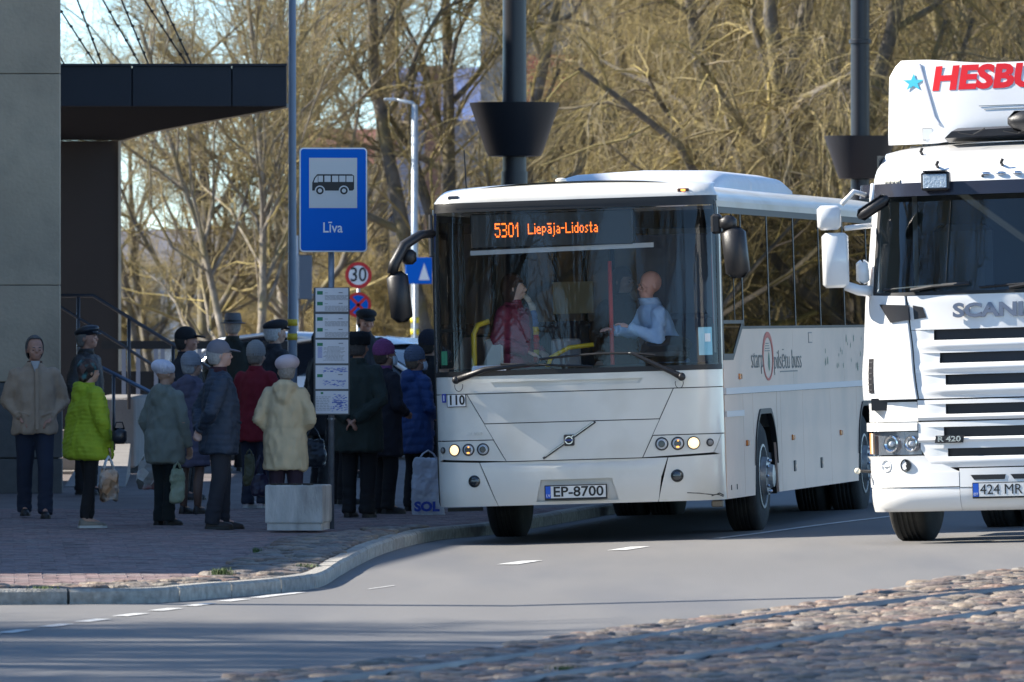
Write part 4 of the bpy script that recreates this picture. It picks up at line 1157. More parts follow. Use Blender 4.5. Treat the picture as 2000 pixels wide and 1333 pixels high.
# lamps
def lamp(t, z, r, kind, tilt=0):
    p = on_front(t, z, .002); q = on_front(t + .01, z, .002); az = math.atan2(q.y - p.y, q.x - p.x)
    h = MB().lathe([(r * 1.16, .03), (r * 1.16, -.004), (r * 1.02, -.009), (r, .0), (r * .9, .02)], n=28, axis='y').build('headlight' if r > .03 else 'marker_lamp', plast if kind != 'fog' else lampdark, bus, loc=p, rot=(0, 0, az))
    MB().lathe([(r * .98, -.001), (r * .9, -.005), (r * .5, -.010), (.001, -.011)], n=28, axis='y').build('lens', {'lit': lit, 'ind': lens, 'dark': lens, 'fog': lampdark, 'small': mat('dull_lens', (.25, .24, .23), .2)}[kind], h, sm=True)
    if kind in ('ind', 'dark'):
        MB().lathe([(r * .62, -.012), (r * .5, -.0135), (r * .2, -.0135)], n=20, axis='y').build('reflector', lampdark, h)
    if kind == 'ind':
        MB().bbox((0, -.015, -r * .6), (r * .5, .006, r * .3), .002).build('amber_glint', amberlit, h)  # amber reflections in the lens, drawn as small glowing chips
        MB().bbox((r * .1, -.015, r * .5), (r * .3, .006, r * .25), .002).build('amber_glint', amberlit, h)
for t, k, r in ((-1.065, 'lit', .045), (-.940, 'ind', .045), (-.810, 'dark', .046), (-1.20, 'small', .024)): lamp(t, .826, r, k)
for t, k, r in ((.748, 'dark', .049), (.885, 'ind', .049), (1.02, 'lit', .049), (1.165, 'small', .029)): lamp(t, .826 + .004, r, k)
lamp(-.895, .553, .045, 'fog'); lamp(.872, .553, .047, 'fog')
for t in (-1.04, .995):
    p = on_front(t, 3.0, .004); MB().bbox((0, 0, 0), (.10, .02, .032), .006).build('roof_marker', lampdark if t < 0 else mat('marker_brown', (.12, .05, .02), .3), bus, loc=p, rot=(R(-12), 0, R(-12 if t < 0 else 12)))
    if t > 0: MB().bbox((0, 0, 0), (.04, .02, .018), .004).build('marker_bulb', amberlit, bus, loc=p + Vector((.0, -.008, 0)))
# --- windscreen, frame, brow
WT, WZ0, WZ1 = 1.30, 1.50, 2.905
patch_f('windscreen', (-WT, WZ1), (WT, WZ1), (WT, WZ0), (-WT, WZ0), wglass, off=.001, th=.0001, nu=40, nv=16)
fr = [((-TE + .04, 2.955), (TE - .04, 2.955), (TE - .04, WZ1), (-TE + .04, WZ1)), ((-TE + .04, WZ0), (TE - .04, WZ0), (TE - .04, 1.457), (-TE + .04, 1.457)),
      ((-TE + .04, WZ1), (-WT, WZ1), (-WT, WZ0), (-TE + .04, WZ0)), ((WT, WZ1), (TE - .05, WZ1), (TE - .05, WZ0), (WT, WZ0))]
for q in fr: patch_f('windscreen_seal', *q, rub, off=.004, th=.02, nu=30 if q[1][0] - q[0][0] > 1 else 4, nv=3 if q[1][0] - q[0][0] > 1 else 12)
patch_f('sun_band', (-WT, WZ1), (WT, WZ1), (WT, 2.872), (-WT, 2.872), rub, off=.0025, th=.001, nu=40, nv=2)
patch_f('windscreen_pillar', (TE - .048, 2.955), (TE + .02, 2.955), (TE + .02, 1.457), (TE - .048, 1.457), white, off=.003, th=.03, nu=4, nv=12)
# brow: from the glass top up and over into the roof
def brow(u, v):
    t = -TE + 2 * TE * u; p = fsurf(t, 2.953, .006); a = v * PI / 2
    q = Vector((p.x, p.y, p.z)); q.y += .36 * (1 - math.cos(a)) ; q.z += .115 * math.sin(a) + .045 * (1 - (p.x / 1.25) ** 2) * v
    q.x *= 1 - .06 * math.sin(a) * (abs(p.x) > .9) * (abs(p.x) - .9) / .35
    return q
MB().grid(brow, [i / 40 for i in range(41)], [j / 8 for j in range(9)]).build('roof_brow', white, bus, sm=True)
# --- roof
LEN = 12.0
def roofp(u, y):
    x = -WB + 2 * WB * u; e = abs(x) / WB
    z = 2.90 + .17 * (1 - e ** 4) ** .5 + .045 * (1 - e * e)
    return Vector((x * .985, y, z - .003))
MB().grid(roofp, [.5 - .5 * math.cos(PI * i / 24) for i in range(25)], [.30, 1, 3, 6, 9, 11.6, LEN]).build('roof', white, bus, sm=True)
# --- air conditioning box on roof
for (y0, y1, nm) in ((3.4, 5.35, 'roof_unit'), (5.38, 8.5, 'roof_unit')):
    rg = []
    n = 14
    for i in range(n + 1):
        y = y0 + (y1 - y0) * i / n
        k = 1
        if nm and y0 < 4 and i < 6: k = math.sin((i / 6) * PI / 2) ** .6 * .85 + .15
        if y1 > 8 and i > n - 6: k = math.sin(((n - i) / 6) * PI / 2) ** .6 * .80 + .2
        w = .80 * (.90 + .10 * k)
        rg.append([Vector((w * sx2, y, 3.06 + hz * k * .80)) for sx2, hz in ((1, -.04), (1.0, .10), (.93, .19), (.75, .235), (0, .26), (-.75, .235), (-.93, .19), (-1, .10), (-1, -.04))])
    MB().loft(rg).build(nm, mat('roof_unit_white', (.62, .64, .68), .35, var=.05), bus, ang=55)
# --- sides
def sideS(t, z, off=0.0):   # t = y along the bus, +x side
    e = max(0, z - 2.6); return Vector((WB + off - .045 * (e / .5) ** 2 * .5, t, z))
def sideM(t, z, off=0.0): p = sideS(t, z, off); return Vector((-p.x, p.y, p.z))
YS = .375
zbelt = 1.81
for S in (sideS, sideM):
    patch_f('side_upper', (YS, 1.225), (1.02, 1.225), (1.02, 1.225), (YS, 1.225), sidem, nu=1, nv=1, surf=S) if False else None
    # belt panels
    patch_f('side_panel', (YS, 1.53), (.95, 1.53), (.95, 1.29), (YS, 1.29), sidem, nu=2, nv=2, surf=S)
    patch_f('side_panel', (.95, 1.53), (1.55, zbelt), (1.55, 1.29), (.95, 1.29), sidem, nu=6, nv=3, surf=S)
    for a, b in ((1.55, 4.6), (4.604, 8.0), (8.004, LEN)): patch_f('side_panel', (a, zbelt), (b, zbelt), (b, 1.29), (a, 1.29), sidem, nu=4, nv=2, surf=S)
    patch_f('rub_rail', (YS, 1.29), (LEN, 1.29), (LEN, 1.235), (YS, 1.235), mat('rail_pale', (.66, .62, .62), .35), off=.018, th=.03, nu=2, nv=2, surf=S)
    # lower skirts with arches
    def arch(yc, y): 
        d = abs(y - yc); return .335 if d > .68 else min(1.07, .62 + math.sqrt(max(0, .66 ** 2 - d * d)) * .78)
    cols_ = []
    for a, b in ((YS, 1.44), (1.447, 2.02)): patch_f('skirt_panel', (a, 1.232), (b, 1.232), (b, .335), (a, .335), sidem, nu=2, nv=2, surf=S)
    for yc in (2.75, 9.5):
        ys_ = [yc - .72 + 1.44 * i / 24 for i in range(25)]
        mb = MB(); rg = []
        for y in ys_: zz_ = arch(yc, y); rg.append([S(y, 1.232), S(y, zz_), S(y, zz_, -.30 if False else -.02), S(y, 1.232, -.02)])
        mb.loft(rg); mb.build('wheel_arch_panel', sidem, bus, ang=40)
        # black rim of the arch
        mb = MB(); rg = []
        for i in range(25):
            y = yc - .675 + 1.35 * i / 24; zz_ = arch(yc, y); rg.append([S(y, zz_ + .02, .012), S(y, zz_ - .025, .012), S(y, zz_ - .025, -.04), S(y, zz_ + .02, -.04)])
        mb.loft(rg); mb.build('arch_rim', rub, bus)
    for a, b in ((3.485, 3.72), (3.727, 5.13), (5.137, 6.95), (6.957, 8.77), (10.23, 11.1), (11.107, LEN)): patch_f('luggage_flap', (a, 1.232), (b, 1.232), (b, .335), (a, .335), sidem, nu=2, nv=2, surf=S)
    patch_f('side_backing', (YS, 1.24), (2.0, 1.24), (2.0, .36), (YS, .36), gap, off=-.018, th=.01, nu=1, nv=1, surf=S)
    patch_f('side_backing', (3.5, 1.24), (8.75, 1.24), (8.75, .36), (3.5, .36), gap, off=-.018, th=.01, nu=1, nv=1, surf=S)
    patch_f('side_backing', (10.25, 1.24), (LEN, 1.24), (LEN, .36), (10.25, .36), gap, off=-.018, th=.01, nu=1, nv=1, surf=S)
    patch_f('short_rail', (YS, 1.09), (1.40, 1.09), (1.40, 1.04), (YS, 1.04), mat('rail_pale', (.66, .62, .62), .35), off=.018, th=.03, nu=2, nv=2, surf=S)
    # window band
    patch_f('top_rail', (YS - .05, 2.905), (LEN, 2.905), (LEN, 2.855), (YS - .05, 2.855), white, off=.004, th=.02, nu=6, nv=2, surf=S)
    patch_f('window_rail', (YS, 2.855), (LEN, 2.855), (LEN, 2.80), (YS, 2.80), rub, off=.0, th=.02, nu=6, nv=2, surf=S)
    yw = [1.62, 3.2, 4.85, 6.5, 8.15, 9.8, 11.9]
    for a, b in zip(yw[:-1], yw[1:]): patch_f('side_window', (a + .012, 2.80), (b - .012, 2.80), (b - .012, zbelt + .01), (a + .012, zbelt + .01), sglass, off=-.002, th=.0001, nu=1, nv=1, surf=S)
    for a in yw: patch_f('window_post', (a - .03, 2.80), (a + .03, 2.80), (a + .03, zbelt), (a - .03, zbelt), rub, off=.002, th=.03, nu=1, nv=1, surf=S)
    patch_f('window_sill', (1.5, zbelt + .012), (LEN, zbelt + .012), (LEN, zbelt - .012), (1.5, zbelt - .012), rub, off=.004, th=.02, nu=2, nv=1, surf=S)
    patch_f('front_side_window', (YS + .06, 2.80), (1.60, 2.80), (1.60, 1.86), (YS + .06, 1.86), sglass, off=-.002, th=.0001, nu=1, nv=1, surf=S)
    patch_f('front_side_window', (YS + .06, 1.85), (1.52, 1.85), (.98, 1.58), (YS + .06, 1.58), sglass, off=-.002, th=.0001, nu=4, nv=1, surf=S)
    patch_f('window_frame', (YS, 2.81), (YS + .07, 2.81), (YS + .07, 1.53), (YS, 1.53), rub, off=.002, th=.03, nu=1, nv=1, surf=S)
    patch_f('window_frame', (YS, 1.585), (.98, 1.585), (.95, 1.53), (YS, 1.53), rub, off=.003, th=.03, nu=1, nv=1, surf=S)
    patch_f('window_frame', (.97, 1.60), (1.53, 1.87), (1.56, 1.815), (.95, 1.53), rub, off=.003, th=.03, nu=4, nv=1, surf=S)
    patch_f('window_bar', (YS + .06, 1.875), (1.60, 1.875), (1.60, 1.845), (YS + .06, 1.845), rub, off=.002, th=.03, nu=1, nv=1, surf=S)
    patch_f('window_bar', (1.10, 2.80), (1.13, 2.80), (1.13, 1.87), (1.10, 1.87), rub, off=.002, th=.03, nu=1, nv=1, surf=S)
    # lamps and catches
    for y, z in ((1.28, 1.385), (1.60, .80), (4.42, .81), (7.6, .81)): 
        p = S(y, z, .008); MB().bbox((0, 0, 0), (.022, .10, .052), .006).build('side_marker', amber, bus, loc=p)
    for y in (4.5, 6.25): 
        p = S(y, .55, .004); o = MB().bbox((0, 0, 0), (.012, .10, .10), .004).build('flap_catch', plast, bus, loc=p)
        MB().box((.008 if S is sideS else -.008, 0, .0), (.006, .04, .03)).build('catch_button', chrome, o)
    for y in (.62, .95): MB().box(S(y, .43, .001), (.006, .025, .045)).build('drain_slot', gap, bus)
    # back corner
patch_f('back_wall', (-WB, 2.95), (WB, 2.95), (WB, .36), (-WB, .36), white, surf=lambda t, z, off=0: Vector((t, LEN - .01 + off, z)), nu=2, nv=2)
# lettering on the visible side
side_txt = mat('side_print', (.10, .12, .11), .5)
RS = (R(90), 0, R(90))
text('side_lettering', 'starp', .26, side_txt, bus, sideS(2.36, 1.53, .004), RS, fit=.72, off=-.004)
text('side_lettering', 'pilsētu buss', .25, side_txt, bus, sideS(4.25, 1.51, .004), RS, fit=1.72, off=-.004)
text('side_lettering', 'sabiedriskais transports', .06, side_txt, bus, sideS(4.4, 1.405, .004), RS, fit=1.1) if False else MB().box(sideS(4.3, 1.41, .003), (.002, 1.1, .010)).build('small_print', side_txt, bus)
rg = []
for i in range(37):
    a = 2 * PI * i / 36; w = .018 + .012 * (1 + math.sin(a))
    rg.append([sideS(3.02 + (.30 + o_) * math.cos(a), 1.545 + (.20 + o_ * .6) * math.sin(a), h) for o_, h in ((-w, .003), (w, .003), (w, .005), (-w, .005))])
MB().loft(rg, cap=False).build('logo_ring', mat('logo_red', (.55, .07, .04), .5), bus)
MB().prism([(-.03, -.10), (.0, -.13), (.04, -.09), (.05, -.02), (.0, .0), (-.05, -.03)], 0, .003, Matrix(((0, 0, 1), (3.0, 0, 0), (0, 1.3, 0)))).build('logo_green', mat('logo_green', (.05, .22, .10), .5), bus, loc=sideS(3.02, 1.50, .003)) if False else None
lgm = mat('logo_green', (.04, .17, .09), .5)
def drop(y, z, s, nm='green_drop', m=None):
    P = [(math.cos(a) * s * .45, math.sin(a) * s + (s * .5 * max(0, math.sin(a)) ** 3)) for a in [2 * PI * k / 12 for k in range(12)]]
    MB().add([sideS(y + p[0] * 1.6, z + p[1], .003) for p in P], [tuple(range(12))]).build(nm, m or lgm, bus)
drop(3.08, 1.49, .07, 'logo_leaf')
for k in range(4): MB().box(sideS(2.98, 1.60 + k * .022, .004), (.002, .30 - .04 * k, .008)).build('logo_line', side_txt, bus)
rn = random.Random(4)
for k in range(34):
    u = rn.random() ** .6; drop(6.0 + 4.6 * u, 1.55 + rn.uniform(-.20, .20) * (.5 + u * .5), rn.uniform(.014, .036))
MB().loft([[sideS(y, z, h) for y, z in ((5.62, 1.80 - .04), (5.86, 1.76), (5.86, 1.66), (5.62, 1.66))] for h in (0, .003)]).build('fuel_flap_outline', mat('flap_line', (.25, .22, .2), .6), bus)
MB().loft([[sideS(y, z, h) for y, z in ((5.64, 1.75), (5.84, 1.75), (5.84, 1.67), (5.64, 1.67))] for h in (.001, .005)]).build('fuel_flap', sidem, bus)
# door edge strip on image-left front corner
patch_f('door_edge', (-TE - .02, 2.72), (-TE + .085, 2.72), (-TE + .085, .40), (-TE - .02, .335), rub, off=.010, th=.03, nu=3, nv=10)
# scuffs
MB().tube([on_front(t, z, .001) for t, z in ((.95, .405), (1.05, .398), (1.14, .385), (1.24, .38), (1.30, .362))], .004, 5).build('scrape', gap, bus)
MB().tube([on_front(t, z, .001) for t, z in ((1.16, .372), (1.25, .392), (1.31, .372))], .005, 5).build('scrape', gap, bus)
# underside, bracket
MB().box((0, 6.1, .40), (2.2, 11.4, .12)).build('chassis', gap, bus)
MB().box((-1.02, .25, .31), (.30, .06, .03)).build('step_bracket', gap, bus)
MB().bbox((1.17, .34, .30), (.10, .1, .06), .01).build('tow_eye', mat('dirty_metal', (.2, .18, .15), .6, metal=.5), bus)
MB().box((.0, 2.75, .42), (1.9, .18, .16)).build('front_axle', gap, bus)
# --- wheels
tyre = mat('tyre', (.022, .021, .02), .85, bump=.3, bscale=60, dirt=(.07, .065, .055), dirt_scale=5, dirt_amt=.6)
rim = mat('wheel_rim', (.42, .42, .41), .4, metal=.5, var=.15, vscale=9, dirt=(.12, .1, .09), dirt_scale=8, dirt_amt=.7)
def wheel(parent, x, y, r, w, s, name='wheel'):
    """axis along x; s=+1 outer face towards +x."""
    W = bpy.data.objects.new(name, None); COL.objects.link(W); W.parent = parent; W.location = (x, y, r)
    prof = [(r * .57, -w / 2), (r * .9, -w / 2), (r * .97, -w / 2 + .02), (r, -w / 2 + .05)]
    for k in range(4):
        c = -w / 2 + .07 + (w - .14) * (k + .5) / 4; prof += [(r, c - .018), (r - .012, c - .012), (r - .012, c + .006), (r, c + .012)]
    prof += [(r, w / 2 - .05), (r * .97, w / 2 - .02), (r * .9, w / 2), (r * .57, w / 2)]
    MB().lathe(prof, n=48, axis='x').build('tyre', tyre, W, ang=35)
    o = w / 2
    MB().lathe([(r * .57, s * (o - .02)), (r * .585, s * (o + .008)), (r * .54, s * (o + .01)), (r * .50, s * (o - .05)), (r * .44, s * (o - .09)), (r * .36, s * (o - .02)), (r * .34, s * (o + .05)), (r * .22, s * (o + .06)), (r * .20, s * (o + .10)), (.001, s * (o + .11))], n=36, axis='x').build('rim', rim, W, ang=30)
    for k in range(10):
        a = 2 * PI * k / 10; MB().lathe([(.016, s * (o - .01)), (.016, s * (o + .065)), (.009, s * (o + .075))], (0, math.cos(a) * r * .29, math.sin(a) * r * .29), 8, 'x').build('wheel_nut', chrome, W)
    return W
wheel(bus, 1.07, 2.75, .49, .29, 1); wheel(bus, -1.07, 2.75, .49, .29, -1)
wheel(bus, 1.06, 9.5, .49, .30, 1); wheel(bus, -1.06, 9.5, .49, .30, -1); wheel(bus, .72, 9.5, .49, .28, -1, 'inner_wheel'); wheel(bus, -.72, 9.5, .49, .28, 1, 'inner_wheel')
for s in (1, -1): MB().box((s * .97, 3.55, .62), (.5, .03, .6)).build('mud_flap', rub, bus)
# --- wipers
def bpt(px, py, off=.05):
    t = (px - 1130) / 224; z = 2 - (py - 610) / 227.6 - .017 - .031 * t; return fsurf(t * 1.0, z, off)
for P, Bp in (([(903, 743), (960, 722), (1045, 713), (1065, 713)], [(990, 712), (1065, 713), (1170, 716)]), ([(1340, 736), (1322, 727), (1245, 690), (1240, 691)], [(1065, 702), (1110, 697), (1180, 691), (1245, 690), (1290, 694)])):
    w = bpy.data.objects.new('wiper', None); COL.objects.link(w); w.parent = bus
    MB().tube([bpt(*p) for p in P], [.030, .024, .014, .012], 8).build('wiper_arm', plast, w, sm=True)
    MB().tube([bpt(*p, .03) for p in Bp], .011, 6).build('wiper_blade', rub, w)
    MB().ball(bpt(*P[0]), .036).build('pivot_cap', plast, w, sm=True)
    c = bpt(P[0][0] + (3 if P[0][0] < 1000 else -5), P[0][1] + 12, .03)
    MB().tube([c + Vector((.035 * math.cos(a), 0, .045 * math.sin(a))) for a in [R(20 - i * 20) for i in range(12)]], .003, 5).build('washer_hose', rub, w)
# --- mirrors
mir = bpy.data.objects.new('mirror', None); COL.objects.link(mir); mir.parent = bus
MB().tube([(-1.22, .18, 2.70), (-1.30, .02, 2.69), (-1.42, -.12, 2.60), (-1.50, -.18, 2.44), (-1.52, -.18, 2.36)], [.035, .04, .045, .05, .045], 10).build('mirror_arm', plast, mir, sm=True)
MB().bbox((-1.465, -.16, 2.16), (.185, .15, .44), .05, rot=(0, R(-5), R(8))).build('mirror_housing', plast, mir, ang=60)
MB().bbox((-1.39, -.06, 2.50), (.12, .12, .13), .03).build('small_mirror', plast, mir, ang=60)
MB().tube([(-1.24, .20, 2.86), (-1.235, .15, 2.5)], .02, 8).build('bracket', plast, mir)
MB().box((-1.465, -.078, 2.16), (.15, .006, .38), rot=(0, R(-5), R(8))).build('mirror_glass', mat('mirror_glass', (.8, .8, .8), .03, metal=1), mir)
mir = bpy.data.objects.new('mirror', None); COL.objects.link(mir); mir.parent = bus
MB().bbox((1.27, .10, 2.70), (.09, .12, .17), .02).build('mirror_mount', plast, mir)
MB().bbox((1.38, .03, 2.705), (.14, .12, .13), .035).build('mirror_elbow', plast, mir, ang=60)
MB().bbox((1.44, .02, 2.45), (.20, .17, .44), .05, rot=(0, R(-5), R(-10))).build('mirror_housing', plast, mir, ang=60)
MB().box((1.44, .115, 2.45), (.16, .006, .36), rot=(0, R(-5), R(-10))).build('mirror_glass', mat('mirror_glass', (.8, .8, .8), .03, metal=1), mir)
MB().tube([(-.98, .55, 3.05), (-1.0, .6, 3.42)], .006, 5).build('aerial', rub, bus)
MB().ball((-.12, .38, 3.125), (.05, .05, .022)).build('roof_knob', white, bus, sm=True)
# --- interior
inn_d = mat('interior_dark', (.045, .05, .06), .7, var=.1)
inn_g = mat('interior_grey', (.22, .22, .23), .7)
inn_l = mat('interior_light', (.42, .42, .40), .7)
MB().box((0, 6.4, .66), (2.4, 11.1, .06)).build('floor', inn_d, bus)
MB().box((0, 6.4, 2.86), (2.2, 11.0, .03)).build('ceiling', inn_g, bus)
MB().loft([[Vector((x, y, z)) for x, y, z in ((-1.02, .17, 1.42), (1.02, .17, 1.42), (1.02, .17, .6), (-1.02, .17, .6))], [Vector((x, y, z)) for x, y, z in ((-1.2, .62, 1.52), (1.2, .62, 1.52), (1.2, .62, .6), (-1.2, .62, .6))]]).build('dashboard', plast, bus)
MB().box((-.0, .16, 1.47), (2.0, .05, .05)).build('dash_lip', plast, bus)
MB().box((-.76, .17, 1.515), (.30, .10, .006), rot=(R(35), 0, 0)).build('paper_on_dash', mat('paper_w', (.75, .75, .8), .7), bus)
MB().lathe([(.20, -.015), (.225, 0), (.20, .015)], n=28).build('steering_wheel', plast, bus, loc=(.72, .62, 1.66), rot=(R(25), 0, 0))
MB().bbox((.72, .50, 1.60), (.42, .25, .14), .05).build('instrument_hood', plast, bus)
dsk = mat('driver_seat', (.06, .08, .13), .9)
MB().bbox((.75, 1.50, 1.55), (.48, .14, .80), .05).build('driver_seat_back', dsk, bus); MB().bbox((.75, 1.25, 1.14), (.5, .5, .14), .05).build('driver_seat', dsk, bus)
MB().box((.72, 1.80, 1.75), (.86, .03, 1.8)).build('driver_partition', mat('partition', (.07, .10, .16), .4), bus)
# destination display
MB().bbox((-.18, .235, 2.705), (1.42, .12, .30), .01).build('display_box', mat('display_black', (.006, .006, .008), .35), bus)
FNT = {'5': ["11111", "10000", "11110", "00001", "00001", "10001", "01110"], '3': ["11110", "00001", "00001", "01110", "00001", "00001", "11110"], '0': ["01110", "10001", "10001", "10001", "10001", "10001", "01110"],
       '1': ["00100", "01100", "10100", "00100", "00100", "00100", "00100"], 'L': ["10000", "10000", "10000", "10000", "10000", "10000", "11111"], 'i': ["1", "0", "1", "1", "1", "1", "1"],
       'e': ["0000", "0000", "0110", "1001", "1111", "1000", "0111"], 'p': ["0000", "0000", "1110", "1001", "1001", "1110", "1000", "1000"], 'ā': ["1111", "0000", "0110", "0001", "0111", "1001", "0111"],
       'j': ["01", "00", "01", "01", "01", "01", "01", "01", "10"], 'a': ["0000", "0000", "0110", "0001", "0111", "1001", "0111"], '-': ["000", "000", "000", "111", "000", "000", "000"],
       'd': ["0001", "0001", "0111", "1001", "1001", "1001", "0111"], 'o': ["0000", "0000", "0110", "1001", "1001", "1001", "0110"], 's': ["000", "000", "011", "100", "010", "001", "110"], 't': ["010", "010", "111", "010", "010", "010", "011"]}
led = mat('led_orange', (.9, .25, .03), .5, emit=(1.0, .16, .012), estr=.9)
def leds(s, x0, w, z0, hgt, name):
    cols_ = sum(len(FNT[c][0]) for c in s) + len(s) - 1; dx = w / cols_; dz = hgt / 7; x = x0; mb = MB()
    for c in s:
        for r, row in enumerate(FNT[c]):
            for k, b in enumerate(row):
                if b == '1': mb.box((x + (k + .5) * dx, .170, z0 + hgt - (r + .5) * dz), (dx * .80, .004, dz * .82))
        x += (len(FNT[c][0]) + 1) * dx
    stuff(mb.build(name, led, bus))
leds('5301', -.675, .225, 2.645, .125, 'led_route_number')
leds('Liepāja-Lidosta', -.385, .61, 2.665, .092, 'led_destination')
MB().box((-.10, .21, 2.53), (1.6, .02, .04), rot=(0, R(-.8), 0)).build('blind_rail', inn_l, bus)
# rails and seats
redm = mat('red_pole', (.55, .05, .03), .4); yelm = mat('yellow_rail', (.65, .45, .02), .4)
MB().tube([(.19, .95, .7), (.19, .95, 2.42)], .019, 10).build('red_pole', redm, bus, sm=True)
MB().tube([(-1.02, .9, .75), (-1.02, .9, 1.82), (-.99, .95, 1.90), (-.90, 1.0, 1.93)], .024, 10).build('grab_rail', yelm, bus, sm=True)
MB().tube([(-.42, 1.0, 1.45), (-.36, 1.0, 1.60), (-.20, 1.0, 1.68), (.02, 1.0, 1.70)], .020, 10).build('grab_rail', yelm, bus, sm=True)
MB().bbox((-.88, 1.1, 1.55), (.16, .04, .45), .02).build('glass_screen', inn_l, bus); MB().bbox((-.25, 1.15, 1.55), (.26, .04, .42), .02).build('screen_panel', inn_g, bus)
MB().box((-.30, 1.9, 2.12), (.36, .02, .28)).build('notice_board', mat('notice', (.28, .22, .12), .7), bus)
for r in range(8):
    for x in (-.95, -.5, .5, .95):
        o = MB().bbox((x, 2.9 + r * .95, 1.52), (.42, .10, .80), .05).build('seat_back', mat('seat_fabric', (.04, .05, .09), .9), bus)
        MB().bbox((x, 2.66 + r * .95, 1.08), (.42, .42, .10), .04).build('seat', mat('seat_fabric', (.04, .05, .09), .9), bus)
# papers stuck inside the windscreen, lettering seen in the driver's side window
tp = MB().box((0, 0, 0), (.12, .003, .24)).build('blue_sheet', mat('sheet_cyan', (.22, .50, .62), .6), bus, loc=fsurf(1.16, 1.70, -.02), rot=(0, 0, R(25)))
MB().box((.02, -.003, .03), (.05, .002, .07)).build('sheet_label', wht, tp)
tp = MB().box((0, 0, 0), (.06, .003, .12)).build('door_sticker', mat('sticker_green', (.05, .3, .15), .6), bus, loc=fsurf(-1.17, 1.62, -.02), rot=(0, 0, R(-25)))
curt = MB().box((1.17, .62, 2.15), (.012, .34, 1.1)).build('advert_panel', mat('advert_pale', (.45, .45, .42), .6), bus)
MB().box((1.158, .54, 2.15), (.004, .12, .60)).build('advert_red', mat('advert_red', (.5, .03, .03), .6), bus)
# ------------------------------------------------------------------ the lorry
TT = R(15); TL_ = Vector((2.82, 71.0))
tx_, ty_ = TL_.x + 1.25 * math.cos(TT), TL_.y - 1.25 * math.sin(TT)
lorry = thing('lorry', 'white lorry cab with red letters on its roof sign, at the right edge', 'lorry', (tx_, ty_, gz(tx_, ty_)), 0)
lorry.rotation_euler = (Matrix.Rotation(-TT, 3, 'Z') @ Matrix.Rotation(-math.atan(.028), 3, 'Y')).to_euler()
tw = mat('lorry_white', (.80, .80, .79), .25, var=.02, vscale=3, dirt=(.62, .60, .56), dirt_scale=1.7, dirt_amt=.3, coat=.5)
tdark = mat('lorry_dark', (.014, .014, .018), .4)
tnavy = mat('visor_dark', (.02, .022, .035), .25, coat=.3)
tgl = glass('lorry_windscreen_glass', (.78, .86, .88), .0, ior=1.6)
TR_ = .46; TXE = 1.25 - TR_; TTE = TXE + TR_ * PI / 2
def tsurf(t, z, off=0.0):
    s = 1 if t >= 0 else -1; a = abs(t); crown = .09; a0 = math.atan(2 * crown / TXE)
    if a <= TXE: x = a; y = crown * (a / TXE) ** 2; nx, ny = 2 * crown * a / TXE ** 2, -1
    else:
        ph = a0 + (PI / 2 - a0) * min(1, (a - TXE) / (TR_ * PI / 2))
        x = TXE + TR_ * (math.sin(ph) - math.sin(a0)) / (1 - math.sin(a0)); y = crown + TR_ * (math.cos(a0) - math.cos(ph)) + max(0, a - TTE); nx, ny = math.sin(ph), -math.cos(ph)
    l = math.hypot(nx, ny); nx /= l; ny /= l
    rk = 0
    if z > .9: rk = .10 * smooth(.9, 2.0, z)
    if z > 2.0: rk += .20 * (z - 2.0)
    if z > 2.95: rk += .55 * ((z - 2.95) / .3) ** 2
    if z < .42: rk += .10 * ((.42 - z) / .16) ** 2
    tp_ = 1 - .035 * smooth(2.0, 3.2, z)
    if z > 1.1 and z < 1.6: tp_ += .012 * math.sin((z - 1.1) / .5 * PI)
    if z < .7: tp_ -= .02
    return Vector((s * (x * tp_ + nx * off), y + rk + ny * off, z))
def tp(name, TL, TR, BR, BL, m=tw, parent=None, off=0.0, th=.02, nu=12, nv=6, bulge=None):
    return patch_f(name, TL, TR, BR, BL, m, parent or lorry, off, th, nu, nv, tsurf, True, bulge)
tp('front_backing', (-TTE, 2.0), (TTE, 2.0), (TTE, .34), (-TTE, .34), tdark, off=-.085, th=.01, nu=30, nv=16)
# grille bars and slots
slots = [(1.746, 1.663), (1.559, 1.475), (1.38, 1.296)]
def gl(z): return -.80 + (1.80 - z) * .13
zedge = [2.035, 1.746, 1.663, 1.559, 1.475, 1.38, 1.296, 1.188]
rl = lambda u, v: .018 * math.sin(PI * v)
tp('bonnet_top', (gl(1.99) - .0, 2.03), (-gl(1.99), 2.03), (-gl(1.75), 1.75), (gl(1.75), 1.75), nu=24, nv=8)
for k in range(3):
    zt_, zb_ = slots[k]; zn = slots[k + 1][0] if k < 2 else 1.188
    l_ = gl(zt_); e = l_ + .19 + .03 * k
    tp('grille_side', (l_, zt_ - .0), (e, zt_), (e, zb_), (gl(zb_), zb_), nu=6, nv=4, bulge=lambda u, v: -.016 * smooth(.2, 1, u)); tp('grille_side', (-e, zt_), (-l_, zt_), (-l_, zb_), (-e, zb_), nu=6, nv=4, bulge=lambda u, v: -.016 * smooth(.8, 0, u) if False else -.016 * (1 - smooth(0, .8, u)))
    tp('grille_bar', (gl(zb_), zb_), (-gl(zb_), zb_), (-gl(zn), zn), (gl(zn), zn), nu=30, nv=6, bulge=lambda u, v: .022 * math.sin(PI * min(1, v * 1.3)) * min(1, 8 * u, 8 * (1 - u)))
    tp('grille_slot', (e - .01, zt_ + .01), (-e + .01, zt_ + .01), (-e + .01, zb_ - .01), (e - .01, zb_ - .01), tdark, off=-.045, th=.01, nu=20, nv=2)
